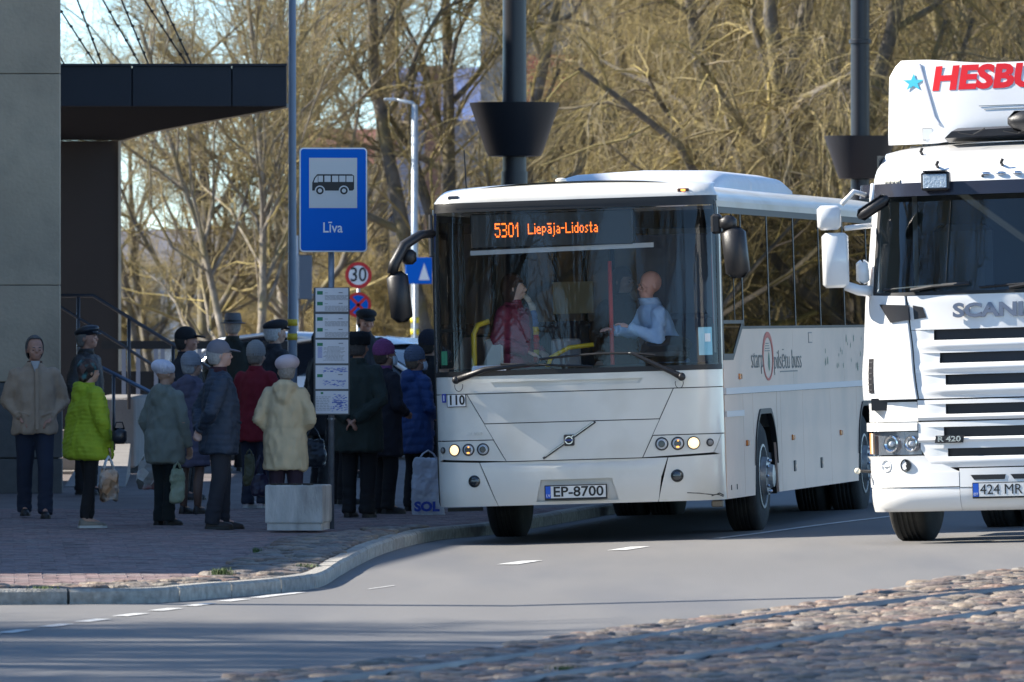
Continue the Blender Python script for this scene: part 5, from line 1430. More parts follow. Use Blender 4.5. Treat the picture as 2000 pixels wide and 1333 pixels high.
# lower section
for (zt_, zb_, lo, hi, e) in ((1.142, 1.059, 1.176, 1.01, -.50), (.955, .871, .998, .83, -.52), (.78, .713, .83, .625, -.49)):
    l_ = -.735 if hi > .9 else (-.735 + (1.0 - lo) * .10)
    l2 = l_ if hi > .7 else l_ + .10
    tp('lower_bar', (l_, lo), (-l_, lo), (-l_, zt_), (l_, zt_), nu=24, nv=3)
    tp('lower_side', (l_, zt_), (e, zt_), (e, zb_), (l_ + (l2 - l_) * .4, zb_), nu=6, nv=3, bulge=lambda u, v: -.012 * smooth(.3, 1, u)); tp('lower_side', (-e, zt_), (-l_, zt_), (-l_ - (l2 - l_) * .4, zb_), (-e, zb_), nu=6, nv=3)
    tp('lower_bar', (l_ + (l2 - l_) * .4, zb_), (-l_ - (l2 - l_) * .4, zb_), (-l2, hi), (l2, hi), nu=24, nv=4, bulge=lambda u, v: .016 * math.sin(PI * min(1, v * 1.2)))
    tp('lower_slot', (e - .01, zt_ + .01), (-e + .01, zt_ + .01), (-e + .01, zb_ - .01), (e - .01, zb_ - .01), tdark, off=-.04, th=.01, nu=20, nv=2)
for s in (-1, 1):
    def S4(a, b, c, d): return (a, b, c, d) if s < 0 else ((-b[0], b[1]), (-a[0], a[1]), (-d[0], d[1]), (-c[0], c[1]))
    # corner deflector
    tp('corner_deflector', *S4((-TTE - .12, 2.06), (gl(2.03) - .012, 2.03), (gl(1.50) - .012, 1.50), (-TTE - .30, 1.50)), off=.012, nu=14, nv=8, bulge=lambda u, v: .02 * math.sin(PI * v * .5))
    tp('corner_deflector', *S4((-TTE - .30, 1.50), (gl(1.50) - .012, 1.50), (gl(1.19) - .012, 1.188), (-TTE - .30, 1.188)), off=.012, nu=14, nv=6, bulge=lambda u, v: .02 * (1 - .3 * v))
    tp('corner_vent', *S4((-1.06, 1.968), (-.805, 1.955), (-.795, 1.835), (-.95, 1.815)), tdark, off=.036, th=.03, nu=16, nv=6)
    tp('corner_vent', *S4((-.775, 1.952), (-.69, 1.935), (-.66, 1.850), (-.765, 1.838)), tdark, off=.006, th=.03, nu=6, nv=4)
    tp('side_vent', *S4((-1.20, 1.525), (-1.13, 1.525), (-1.12, 1.245), (-1.185, 1.245)), tdark, off=.036, th=.02, nu=3, nv=6)
    for k in range(6): tp('vent_rib', *S4((-1.19, 1.50 - k * .045), (-1.135, 1.50 - k * .045), (-1.135, 1.49 - k * .045), (-1.19, 1.49 - k * .045)), mat('vent_rib_dark', (.05, .05, .055), .5), off=.039, th=.005, nu=2, nv=1)
    tp('step_panel', *S4((-TTE - .3, 1.165), (-.745, 1.165), (-.745, 1.005), (-TTE - .3, 1.005)), off=-.014, nu=14, nv=4)
    tp('lamp_brow', *S4((-TTE - .18, 1.0), (-.742, .998), (-.742, .93), (-TTE - .18, .93)), off=.01, nu=14, nv=3)
    # headlamp
    hl = tp('headlight', *S4((-1.30, .922), (-.748, .922), (-.720, .735), (-1.30, .735)), mat('lamp_bowl', (.30, .32, .36), .25, metal=.6), off=-.03, th=.01, nu=10, nv=3)
    for t_, r_ in ((-.80, .062), (-.98, .068)):
        p = tsurf(t_ if s < 0 else -t_, .825, -.004); MB().lathe([(r_, .0), (r_ * 1.05, -.012), (r_ * .9, -.014), (r_ * .5, .015), (.001, .02)], n=24, axis='y').build('reflector', chrome, hl, loc=p, rot=(0, 0, R(24 * s)), ang=40)
        MB().ball(p + Vector((0, -.012, 0)), .022, 10, 6).build('bulb_cap', lens, hl, sm=True)
    tp('lamp_cover', *S4((-1.19, .922), (-.748, .922), (-.720, .735), (-1.19, .735)), glass('lamp_cover_glass', (.9, .93, .95), .06), hl, off=.004, th=.0001, nu=10, nv=3)
    tp('amber_indicator', *S4((-1.285, .915), (-1.205, .915), (-1.205, .745), (-1.285, .745)), mat('indicator_amber', (.75, .28, .08), .2, coat=.6), hl, off=.006, th=.01, nu=3, nv=3)
    tp('amber_strip', *S4((-1.235, .915), (-1.205, .915), (-1.205, .745), (-1.235, .745)), mat('indicator_pale', (.8, .65, .5), .2, coat=.6), hl, off=.010, th=.01, nu=2, nv=3)
    # bumper corner
    tp('bumper_corner', *S4((-TTE - .2, .725), (-.700, .725), (-.40, .590), (-TTE - .2, .590)), off=.010, nu=16, nv=4)
    tp('bumper_corner', *S4((-TTE - .2, .590), (-.40, .590), (-.40, .47), (-TTE - .2, .47)), off=.012, nu=18, nv=4)
    tp('bumper_lower', *S4((-TTE - .1, .463), (-.40, .463), (-.40, .268), (-TTE + .10, .268)), off=.004, nu=18, nv=6)
    for t_, m_ in ((-1.05, tw), (-.86, lampdark)):
        p = tsurf(t_ if s < 0 else -t_, .648, .014); MB().lathe([(.050, .01), (.052, -.006), (.046, -.006), (.042, .004), (.001, .006)], n=24, axis='y').build('fog_lamp', m_, lorry, loc=p, rot=(0, 0, R(26 * s)), ang=40)
        if m_ is tw: MB().box(p + Vector((0, -.006, 0)), (.07, .01, .012), rot=(0, 0, R(26 * s))).build('tow_cap_bar', tw, lorry)
tp('bumper_upper', (-.395, .615), (.395, .615), (.395, .463), (-.395, .463), off=.010, nu=14, nv=4)
tp('bumper_middle', (-.395, .458), (.395, .458), (.395, .268), (-.395, .268), off=.006, nu=14, nv=4)
for a, b in ((-.30, .0), (.04, .34)): tp('bumper_slot', (a, .560), (b, .560), (b - .01, .520), (a + .03, .520), tdark, off=.013, th=.01, nu=6, nv=1)
p = tsurf(0, .43, .02); npl = MB().bbox((0, 0, 0), (.54, .014, .13), .003).build('number_plate', plast, lorry, loc=(-.005, p.y - .012, .432))
MB().box((.024, -.0095, .004), (.476, .004, .108)).build('plate_face', mat('plate_white', (.72, .72, .70), .4), npl)
MB().box((-.240, -.0095, .004), (.046, .004, .108)).build('plate_band', mat('plate_blue', (.01, .10, .55), .4), npl)
text('plate_country', 'EST', .03, wht, npl, (-.240, -.0125, -.03), fit=.036)
text('plate_number', '424 MR', .115, sb, npl, (-.03, -.0125, .004), fit=.35, off=0)
lm_ = mat('letter_grey', (.22, .23, .27), .3, metal=.6)
text('maker_name', 'SCANIA', .155, lm_, lorry, tsurf(0, 1.895, .006) + Vector((-.06, -.0, 0)), rot=(R(84), 0, 0), ext=.010, fit=.74, off=.006)
bd = tp('model_badge', (-.575, .885 + .0), (-.335, .885), (-.345, .825), (-.585, .825), tdark, off=.028, th=.01, nu=4, nv=1)
text('model_name', 'R 420', .062, chrome, lorry, tsurf(-.46, .855, .031), rot=(R(90), 0, R(-9)), ext=.002, fit=.20, off=.002)
# windscreen
GZ0, GZ1 = 2.06, 2.86; GT = 1.16
tp('windscreen', (-GT + .02, GZ1), (GT - .02, GZ1), (GT, GZ0), (-GT, GZ0), tgl, off=.0, th=.0001, nu=30, nv=10)
tp('windscreen_seal', (-GT - .03, GZ0), (GT + .03, GZ0), (GT + .03, 2.032), (-GT - .03, 2.032), rub, off=.004, nu=30, nv=2)
for s in (-1, 1):
    q = ((-GT - .035, GZ1), (-GT + .02, GZ1), (-GT, GZ0), (-GT - .035, GZ0)) if s < 0 else ((GT - .02, GZ1), (GT + .035, GZ1), (GT + .035, GZ0), (GT, GZ0))
    tp('windscreen_seal', *q, rub, off=.003, nu=3, nv=8)
    q = ((-TTE - .03, 2.95), (-GT - .035, 2.95), (-GT - .035, 2.03), (-TTE - .03, 2.03)); q = q if s < 0 else ((GT + .035, 2.95), (TTE + .03, 2.95), (TTE + .03, 2.03), (GT + .035, 2.03))
    tp('front_pillar', *q, off=.0, nu=5, nv=8)
tp('sun_visor', (-TTE + .06, 2.955), (TTE - .06, 2.955), (TTE - .10, 2.845), (-TTE + .10, 2.845), tnavy, off=.11, th=.10, nu=30, nv=3)
tp('roof_front', (-TTE, 3.22), (TTE, 3.22), (TTE, 2.945), (-TTE, 2.945), off=.0, nu=30, nv=6)
def troof(u, v):
    t = -TTE + 2 * TTE * u; p = tsurf(t, 3.22); q = Vector((p.x * (1 - .07 * v), p.y + (1.75) * v * (1 - .0 * abs(t)), 3.22 + .15 * math.sin(v * PI / 2) * (1 - .35 * (p.x / 1.25) ** 2)))
    return q
MB().grid(troof, [i / 30 for i in range(31)], [0, .08, .18, .3, .5, .75, 1]).build('roof', tw, lorry, sm=True)
MB().bbox((0, 1.30, 2.2), (2.38, 1.5, 2.0), .05).build('cab_shell', tw, lorry) if False else None
for s in (-1, 1):
    mb = MB(); mb.loft([[Vector((s * x, y, z)) for y, z in ((.60, 1.19), (2.15, 1.19), (2.15, 3.12), (1.05, 3.12), (.86, 2.1), (.62, 2.0))] for x in (1.205, 1.225)]); mb.build('cab_side', tw, lorry)
    mb = MB(); mb.loft([[Vector((s * x, y, z)) for y, z in ((.85, 2.10), (1.55, 2.05), (1.55, 2.78), (.95, 2.82))] for x in (1.226, 1.232)]); mb.build('door_window', sglass if False else win, lorry)
    mb = MB(); mb.loft([[Vector((s * x, y, z)) for y, z in ((.62, .45), (2.1, .45), (2.1, 1.17), (.60, 1.17))] for x in (1.15, 1.20)]); mb.build('step_well', tw, lorry) if False else None
MB().bbox((0, 2.17, 2.2), (2.42, .06, 2.2), .02).build('cab_back', tw, lorry)
MB().box((0, 1.2, 1.15), (2.3, 2.0, .1)).build('cab_floor', tdark, lorry)
for s in (-1, 1): MB().box((s * 1.19, 1.5, 2.2), (.012, 1.25, 2.0)).build('cab_lining', mat('cab_lining', (.06, .07, .07), .9), lorry)
# interior
MB().bbox((0, .62, 1.98), (2.1, .40, .16), .05).build('dashboard', mat('dash_grey', (.13, .15, .15), .6), lorry)
MB().lathe([(.21, -.015), (.235, 0), (.21, .015)], n=28).build('steering_wheel', tdark, lorry, loc=(.55, .95, 2.15), rot=(R(30), 0, 0))
for x in (-.62, .62): MB().bbox((x, 1.5, 2.25), (.5, .16, .75), .06).build('seat', mat('lorry_seat', (.07, .08, .09), .9), lorry)
MB().box((0, 1.95, 2.45), (2.2, .03, 1.2)).build('curtain', mat('cab_lining', (.06, .07, .07), .9), lorry)
# wipers
for P in ([(-.78, 2.075), (-.60, 2.10), (-.28, 2.115)], [(.05, 2.075), (.22, 2.10), (.55, 2.115)]):
    w = MB().tube([tsurf(a, b, .03) for a, b in P], [.018, .014, .01], 6).build('wiper', rub, lorry)
    MB().tube([tsurf(P[0][0] - .25, 2.085, .02), tsurf(P[2][0], 2.125, .02)], .010, 5).build('wiper_blade', rub, w)
# roof lamps
for x in (-.55, .55):
    o = MB().bbox((0, 0, 0), (.235, .09, .15), .012).build('driving_lamp', plast, lorry, loc=tsurf(x, 2.96, .15) + Vector((0, 0, .0)))
    MB().bbox((0, -.048, 0), (.195, .012, .115), .01).build('lens', mat('lamp_lens_blue', (.40, .48, .58), .08, coat=1.0, bump=.8, bscale=60), o)
    MB().box((0, -.02, .082), (.19, .08, .012)).build('lamp_hood', plast, o)
for x in (-1.01, 1.01):
    o = tp('marker_strip', (x - .08, 2.985), (x + .08, 2.985), (x + .08, 2.95), (x - .08, 2.95), plast, off=.012, th=.02, nu=3, nv=1)
    for k in range(4): MB().bbox(tsurf(x - .06 + .04 * k, 2.968, .016), (.026, .012, .016), .004).build('marker_diode', mat('diode_white', (.8, .75, .6), .3), o)
for k, x in enumerate((-.17, -.04, .10)):
    o = MB().ball(tsurf(x, 3.01, .015), (.045, .02, .017), 14, 8).build('oval_lamp', chrome, lorry, sm=True)
for x, z in ((-.62, 3.08), (-.05, 3.08), (.5, 3.08), (-.83, 3.25)):
    p = tsurf(x, min(z, 3.2), .0); MB().tube([p, p + Vector((-.0, -.05, .02)), p + Vector((.015, -.05, .05))], .014, 8).build('bracket_stub', plast, lorry)
for x in (-.66, -.2, .3): MB().ball(tsurf(x, 2.995, .004), .014, 8, 6).build('screw_cap', plast, lorry, sm=True)
# roof sign
so = 1.45; sw = 1.24
SG = bpy.data.objects.new('roof_sign', None); COL.objects.link(SG); SG.parent = lorry
def sgn(x, z, y=0): return Vector((x, so + y + .20 * (z - 3.5) + .12 * (abs(x) / sw) ** 4, z))
def s_top(x): return 3.96 + .045 * smooth(.35, 1.0, abs(x)) - .13 * smooth(1.12, 1.245, abs(x)) ** 2
def s_bot(x): return 3.30 + .095 * (1 - smooth(.25, .85, abs(x)))
mb = MB(); rg = []
for i in range(49):
    x = -1.245 + 2.49 * i / 48; a, b = s_bot(x), s_top(x); col_ = []
    for q in range(11): z = a + (b - a) * q / 10; col_.append(sgn(x, z, .02 * (abs(2 * q / 10 - 1) ** 8)))
    col_ += [sgn(x, b - .01, .25), sgn(x, b - .06, .65), sgn(x, a + .03, .65), sgn(x, a, .10)]
    rg.append(col_)
mb.loft(rg); mb.build('sign_box', tw, SG, ang=45)
for s in (-1, 1): MB().tube([sgn(s * .97, 3.97, -.004), sgn(s * .83, 3.52, -.004), sgn(s * .79, 3.46, -.004)], .012, 6).build('moulding', mat('moulding_grey', (.55, .56, .60), .35), SG)
sl_ = text('sign_lettering', 'HESBURGER', .27, mat('letter_red', (.70, .015, .02), .35), SG, (-.03, so + .20 * .335 - .003, 3.835), rot=(R(90 - 11.3), 0, 0), shear=.12, fit=1.68, off=.012, ext=.002)
for v in sl_.data.vertices: v.co.z -= .12 * (abs(v.co.x - .03) / sw) ** 4
star = [(.075 * (1 if k % 2 == 0 else .38) * math.cos(R(90 + 36 * k)) * 1.35, .075 * (1 if k % 2 == 0 else .38) * math.sin(R(90 + 36 * k))) for k in range(10)]
MB().prism(star, -.006, .0, MX).build('blue_star', mat('star_cyan', (.05, .45, .62), .4), SG, loc=(-1.02, so + .20 * .315 + .050, 3.815), rot=(R(-11.3), 0, R(-9)))
for dz in (0, -.028): MB().box((.25, so + .20 * (.1 + dz) - .004, 3.60 + dz), (1.4 - abs(dz) * 3, .004, .006)).build('pinstripe', mat('pin_grey', (.2, .25, .28), .4), SG)
MB().box((-1.02 + .13, so - .024 + .04, 3.38), (.09, .006, .10)).build('sign_outline', mat('flap_line', (.25, .22, .2), .6), SG)
MB().box((-1.02 + .13, so - .030 + .04, 3.38), (.08, .006, .09)).build('sign_patch', tw, SG)
for s in (-1, 1): MB().tube([(s * .95, so + .2, 3.15), (s * .95, so + .2, 3.36)], .03, 8).build('sign_foot', mat('steel_leg', (.3, .3, .32), .4, metal=.6), SG)
# roof hatch visor and beacon under the sign
MB().loft([[Vector((x, y, z)) for x, y, z in ((-.66, 1.05, 3.33), (.66, 1.05, 3.36), (.60, 1.05, 3.42), (-.60, 1.05, 3.385))], [Vector((x, y, z)) for x, y, z in ((-.7, 1.4, 3.30), (.7, 1.4, 3.30), (.62, 1.4, 3.42), (-.62, 1.4, 3.42))]]).build('roof_hatch_visor', tdark, lorry)
MB().bbox((.06, .98, 3.45), (.33, .18, .17), .06).build('beacon', plast, lorry, ang=60)
MB().tube([(.06, 1.0, 3.25), (.06, 1.0, 3.40)], .015, 6).build('beacon_foot', plast, lorry)
for x in (-.40, -.02): MB().tube([(x - .1, .85, 3.37), (x, .95, 3.35), (x + .1, .97, 3.40)], .006, 5).build('roof_cable', rub, lorry)
# mirrors
M_ = bpy.data.objects.new('mirror', None); COL.objects.link(M_); M_.parent = lorry
MB().bbox((-1.44, .30, 2.34), (.21, .17, .45), .028, rot=(0, 0, R(18))).build('mirror_housing', tw, M_, ang=60)
MB().bbox((-1.48, .28, 2.69), (.19, .15, .20), .028, rot=(0, 0, R(18))).build('small_mirror', tw, M_, ang=60)
MB().tube([(-1.18, .55, 2.86), (-1.30, .42, 2.90), (-1.38, .33, 2.80)], .022, 8).build('mirror_arm', tw, M_, sm=True)
MB().tube([(-1.18, .50, 2.62), (-1.36, .33, 2.60)], .022, 8).build('mirror_arm', tw, M_, sm=True)
MB().tube([(-1.36, .30, 2.13), (-1.26, .34, 2.09), (-1.16, .46, 2.08)], [.04, .045, .05], 10).build('mirror_foot', tw, M_, sm=True)
MB().bbox((-1.24, .42, 2.24), (.10, .12, .20), .03).build('mirror_hinge', tw, M_, ang=60)
MB().bbox((-1.05, .02, 2.76), (.30, .09, .10), .035, rot=(R(10), R(-32), R(10))).build('kerb_mirror', plast, lorry, ang=60)
MB().tube([(-1.08, .1, 2.80), (-1.1, .25, 2.95)], .018, 8).build('kerb_mirror_arm', tw, lorry, sm=True)
MB().tube([(-1.21, .45, .60), (-1.30, .35, .61)], .012, 8).build('side_lamp_stalk', plast, lorry)
MB().ball((-1.31, .33, .61), .025, 10, 8).build('side_lamp', mat('diode_white', (.8, .75, .6), .3), lorry, sm=True)
# chassis, wheels
for s in (-1, 1): MB().box((s * .42, 3.4, .82), (.09, 5.6, .26)).build('chassis_rail', tdark, lorry)
MB().box((0, 1.4, .40), (1.9, .14, .14)).build('front_axle', tdark, lorry)
MB().bbox((-1.02, 2.6, .62), (.42, 1.0, .55), .05).build('fuel_tank', mat('tank_alu', (.35, .35, .36), .35, metal=.7), lorry)
wheel(lorry, -1.06, 1.42, .50, .31, -1); wheel(lorry, 1.06, 1.42, .50, .31, 1)
for s in (-1, 1):
    wheel(lorry, s * 1.08, 5.1, .50, .30, s); wheel(lorry, s * .74, 5.1, .50, .28, s, 'inner_wheel')
    MB().grid(lambda u, v: Vector((s * (.60 + .64 * v), 1.42 + .62 * math.cos(u), .50 + .62 * math.sin(u))), [R(10 + 16 * k) for k in range(11)], [0, 1]).build('mudguard', tdark, lorry, sm=True)
MB().bbox((0, 5.0, 1.02), (.9, 1.0, .10), .03).build('coupling_plate', tdark, lorry)

# ------------------------------------------------------------------ cars behind the queue
def car(label, X, D, rz, paint_, z0):
    t = thing('parked_car', label, 'car', (X, D, z0), rz, 'cars parked behind the queue')
    st = [(-2.15, .55, .62), (-2.1, .78, .70), (-1.6, .85, .88), (-1.0, .88, .96), (0, .89, .97), (1.0, .88, .96), (1.7, .86, .86), (2.1, .78, .72), (2.18, .55, .60)]
    rg = [[Vector((x, y, z)) for y, z in ((-w * .92, .28), (-w, .45), (-w, h * .8), (-w * .93, h), (w * .93, h), (w, h * .8), (w, .45), (w * .92, .28))] for x, w, h in st]
    MB().loft(rg).build('body', paint_, t, ang=50)
    gs = [(-1.45, .60, .90), (-1.15, .62, 1.12), (-.70, .64, 1.36), (0, .66, 1.45), (.6, .65, 1.42), (1.05, .62, 1.25), (1.65, .60, .93)]
    rg = [[Vector((x, y, z)) for y, z in ((-.80, .93), (-w * 1.05, h - .06), (-w, h), (w, h), (w * 1.05, h - .06), (.80, .93))] for x, w, h in gs]
    MB().loft(rg).build('glasshouse', mat('car_glass', (.015, .02, .03), .05, coat=.5), t, ang=40)
    rg = [[Vector((x, y * w, h + dz)) for y, dz in ((-1.04, -.03), (-.95, .012), (0, .03), (.95, .012), (1.04, -.03))] for x, w, h in gs[2:5] + [(.85, .64, 1.34)]]
    MB().loft(rg, closed=False, cap=False).build('roof', paint_, t, sm=True)
    for s in (-1, 1):
        MB().tube([(-1.45, s * .76, .92), (-.75, s * .67, 1.36), (0, s * .69, 1.44), (.7, s * .67, 1.39), (1.62, s * .70, .93)], .028, 6).build('roof_pillar', paint_, t, sm=True)
        MB().box((.05, s * .74, 1.17), (.05, .06, .46), rot=(s * R(14), 0, 0)).build('door_pillar', paint_, t)
        MB().bbox((-.95, s * .93, 1.0), (.16, .16, .12), .04).build('mirror', paint_, t)
        for x in (-1.32, 1.32): MB().lathe([(.20, s * .62), (.32, s * .66), (.32, s * .87), (.20, s * .88)], (x, 0, .32), 24, 'y').build('wheel', tyre, t)
        MB().bbox((-2.08, s * .6, .66), (.10, .28, .14), .03).build('headlight', lens, t)
    return t
cw = mat('car_silver', (.55, .60, .66), .2, coat=.8, metal=.2); cw2 = mat('car_white', (.70, .72, .74), .2, coat=.8)
car('white car mostly hidden behind the timetable and the queue', (690 - 1000) / FPX * 108, 108, R(-38), cw2, .24)
car('silver car seen between the tall pole and the black beret', (575 - 1000) / FPX * 116, 116, R(-30), cw, .27)
# ------------------------------------------------------------------ people
skin_a = mat('skin_light', (.46, .27, .19), .55, var=.08, vscale=30)
skin_b = mat('skin_ruddy', (.50, .25, .17), .55, var=.10, vscale=30)
eye_m = mat('eye_dark', (.03, .025, .02), .2)
def cloth(name, c, rough=.85, bump=.35, bscale=220, var=.10): return mat(name, c, rough, var=var, vscale=6, bump=bump, bscale=bscale)
def V3(a): return Vector(a)
ARMS = {'down': ((.255, .03, 1.12), (.255, -.05, .88)), 'pocket': ((.270, .06, 1.12), (.135, -.075, .97)), 'back': ((.265, .13, 1.10), (.05, .185, .93)),
        'fwd': ((.25, .02, 1.12), (.12, -.22, 1.02)), 'hold': ((.26, .0, 1.10), (.25, -.10, .86)), 'belly': ((.265, .0, 1.10), (.06, -.20, 1.03)), 'reach': ((.26, -.14, 1.20), (.22, -.40, 1.22)), 'wheel': ((.27, -.12, 1.14), (.10, -.38, 1.24))}
def tubes_body(m, j):
    for s in ('L', 'R'):
        m.tube([j['sh' + s], j['el' + s]], [.048, .040], 10); m.tube([j['el' + s], j['wr' + s]], [.040, .027], 10); m.ball(j['el' + s], .041, 10, 6)
        m.tube([j['hip' + s], j['kn' + s]], [.060, .040], 10); m.tube([j['kn' + s], j['an' + s]], [.040, .026], 10); m.ball(j['kn' + s], .041, 10, 6)
        m.tube([j['an' + s], j['an' + s] + Vector((0, -.10, -.03))], [.030, .024], 8)
def hand(m, w, d, side, curl=.5):
    """palm, four fingers and thumb beyond wrist w along d."""
    d = d.normalized(); up = Vector((0, 0, 1)) if abs(d.z) < .8 else Vector((0, -1, 0))
    a = d.cross(up).normalized(); b = a.cross(d).normalized()     # a across the palm, b out of palm
    if side < 0: a = -a
    pc = w + d * .045
    m.tube([w - d * .02, w + d * .01, w + d * .05, w + d * .085], [.024, .027, .036, .036], 10, ell=.48)
    for k, L in enumerate((.068, .078, .073, .058)):
        o = a * (-.028 + .019 * k); p0 = w + d * .07 + o; p1 = p0 + d * L * .5 - b * .004; ang = curl
        q = d * math.cos(ang) - b * math.sin(ang); p2 = p1 + q * L * .35; q2 = d * math.cos(ang * 2) - b * math.sin(ang * 2); p3 = p2 + q2 * L * .3
        m.tube([p0, p1, p2, p3], [.0095, .009, .0085, .0065], 7)
    t0 = w + d * .02 - a * .03; m.tube([t0, t0 + d * .03 - a * .018 - b * .006, t0 + d * .058 - a * .014 - b * .016], [.012, .0105, .008], 7)
def person(label, px, D, H, face, body=None, coat=None, legs='trousers', leg_c=None, shoes=(.02, .018, .018), arms=('down', 'down'), hd=(0, 0), hat=None, hair=None, skin=None,
           coat_len=.78, build=1.0, quilt=0, hood=False, step=.0, mask=False, z=None, X=None, seed=0, sneakers=False, flare=1.0, extra=None, lean=0.0, spread=.09, glove=False, collar=None, sit=False, zipline=True, Yw=None):
    """face: direction the body faces in degrees: 0 = camera, 90 = photo right, 180 = away, -90 = photo left."""
    k = H / 1.70
    if X is None: X = (px - 1000) / FPX * D
    if z is None: z = PZ(X, D) if not (abs(X) < 1 and False) else 0
    t = thing('person', label, 'person', (X, D, z), R(face), 'people waiting at the bus stop' if not sit and legs != 'none' else None)
    if 'group' in t.keys() and t['group'] is None: del t['group']
    S = lambda p: Vector(p) * k
    j = {}
    for s, c in (('L', 1), ('R', -1)):
        j['sh' + s] = S((c * .165 * build ** .5, .0 - lean * .45, 1.385)); e, w = ARMS[arms[0 if s == 'L' else 1]]
        j['el' + s] = S((c * e[0] * build ** .5, e[1] - lean * .3, e[2])); j['wr' + s] = S((c * w[0], w[1] - lean * .15, w[2]))
        st_ = step * (1 if s == 'L' else -1)
        if sit:
            j['hip' + s] = S((c * .09, 0, .86)); j['kn' + s] = S((c * .12, -.42, .84)); j['an' + s] = S((c * .12, -.48, .45))
        else:
            j['hip' + s] = S((c * .085, 0, .90)); j['kn' + s] = S((c * (spread + .005), -.02 - st_ * .55, .49)); j['an' + s] = S((c * spread, .02 - st_, .085 + max(0, -st_) * .12))
    skm = skin or skin_a
    # --- body: one continuous surface
    m = MB()
    rings = []
    for zz_, rx, ry, yo in ((.82, .13, .10, 0), (.92, .145, .105, 0), (1.04, .125, .09, 0), (1.18, .14, .10, -.0), (1.30, .155, .105, 0), (1.385, .135, .085, .0), (1.43, .07, .062, .005), (1.48, .055, .058, .0), (1.55, .052, .055, -.005)):
        l_ = lean * max(0, (zz_ - .9) / .5)
        rings.append([S((rx * math.cos(a), ry * math.sin(a) + yo - l_ * .45, zz_)) for a in [2 * PI * q / 16 for q in range(16)]])
    m.loft(rings)
    for c in (1, -1): m.ball(S((c * .15, -lean * .45, 1.375)), .055 * k, 10, 6)
    tubes_body(m, j)
    ho = S((0, -.01 - lean * .45, 1.508)); HM = Matrix.Rotation(R(hd[0]), 3, 'Z') @ Matrix.Rotation(R(-hd[1]), 3, 'X')
    HS = 1.07
    def hp(p): return ho + HM @ (Vector(p) * k * HS)
    def HB(p, r, n=14, mm=9): m.ball(hp(p), tuple(q * k * HS for q in r), n, mm, HM)
    HB((0, .012, .125), (.074, .094, .092)); HB((0, -.028, .072), (.057, .066, .085)); HB((0, -.066, .022), (.026, .024, .022)); HB((0, -.078, .100), (.046, .022, .022))
    HB((0, -.101, .076), (.0115, .016, .014)); m.tube([hp((0, -.084, .104)), hp((0, -.104, .078))], [.008 * k, .0105 * k], 8)
    HB((.038, -.072, .070), (.022, .018, .022)); HB((-.038, -.072, .070), (.022, .018, .022)); HB((0, -.088, .043), (.022, .010, .0065)); HB((0, -.086, .034), (.019, .010, .007))
    for c in (1, -1): HB((c * .075, .008, .088), (.010, .018, .030), 10, 6)
    for s, c in (('L', 1), ('R', -1)):
        a_ = arms[0 if s == 'L' else 1]; d = (j['wr' + s] - j['el' + s]).normalized()
        if a_ in ('down', 'hold'): d = (d + Vector((0, -.1, -.6))).normalized()
        hand(m, j['wr' + s], d, c, .55 if a_ != 'hold' else .95)
    me = solidify_remesh(m, .0085, 2, .5, deci=.35)
    me.materials.append(skm); me.polygons.foreach_set('use_smooth', [True] * len(me.polygons)); me.name = 'body'
    link_mesh('body', me, t)
    for c in (1, -1): MB().ball(hp((c * .028, -.087, .088)), (.011 * k, .006 * k, .006 * k), 10, 6, HM).build('eye', eye_m, t, sm=True)
    hcol = hair if hair else None
    if hcol:
        hm = mat('hair_%d_%d_%d' % tuple(int(q * 100) for q in hcol), hcol, .8, var=.25, vscale=50, bump=.6, bscale=160)
        for c in (1, -1): MB().ball(hp((c * .028, -.097, .112)), (.017 * k, .005 * k, .004 * k), 8, 5, HM).build('eyebrow', hm, t, sm=True)
        m = MB(); longh = extra == 'long'
        rg = []
        for i in range(9):
            ring = []
            for q in range(28):
                a = 2 * PI * q / 28; fr = max(0, -math.sin(a))            # 1 = forehead side
                zmin = (.020 if not longh else -.035) + (.190 - .02) * smooth(.10, .6, fr) + .05 * smooth(-.2, .3, -math.sin(a)) * (1 - smooth(.10, .6, fr))
                zm = (zmin - .126) / .097; lo_ = math.asin(max(-1, min(.95, zm))) if zm > -1 else -PI / 2 * .98
                top = PI / 2 if not hat else max(lo_ + .01, R(22)); th_ = top + (lo_ - top) * i / 8
                rr_ = math.cos(th_); wide = 1.0
                if th_ < 0: rr_ = 1 - (1 - rr_) * .35
                ring.append(hp((.077 * rr_ * math.cos(a), .014 + .097 * rr_ * math.sin(a), .126 + .097 * math.sin(th_) + (0 if zm > -1 else (i / 8) ** 2 * (zmin - .03)))))
            rg.append(ring)
        m.loft(rg, cap=False)
        o = m.build('hair', hm, t, sm=True); md = o.modifiers.new('thick', 'SOLIDIFY'); md.thickness = .007 * k; md.offset = 1
    if mask:
        m = MB(); rg = []
        for zz_ in (.078, .068, .05, .03, .008, -.004):
            rg.append([hp((math.sin(a) * (.062 if zz_ > .0 else .05), -.032 - math.cos(a) * (.072 + .008 * (zz_ < .06) * (zz_ > .01)) - .004, zz_)) for a in [R(-78 + 156 * q / 12) for q in range(13)]])
        o = MB().loft(rg, cap=False, closed=False).build('face_mask', mat('mask_blue', (.55, .66, .74), .8), t, sm=True)
        md = o.modifiers.new('thick', 'SOLIDIFY'); md.thickness = .004; md.offset = 1
        for c in (1, -1): MB().tube([hp((c * .062, -.045, .06)), hp((c * .078, .0, .085))], .002, 5).build('mask_loop', wht, t)
    # --- coat
    cm = coat
    m = MB(); zl = coat_len; B = build
    def ring(zz_, rx, ry, yo=0):
        l_ = lean * max(0, (zz_ - .9) / .5) * .45
        return [S((rx * math.cos(a), ry * math.sin(a) + yo - l_, zz_)) for a in [2 * PI * q / 20 for q in range(20)]]
    fl = flare
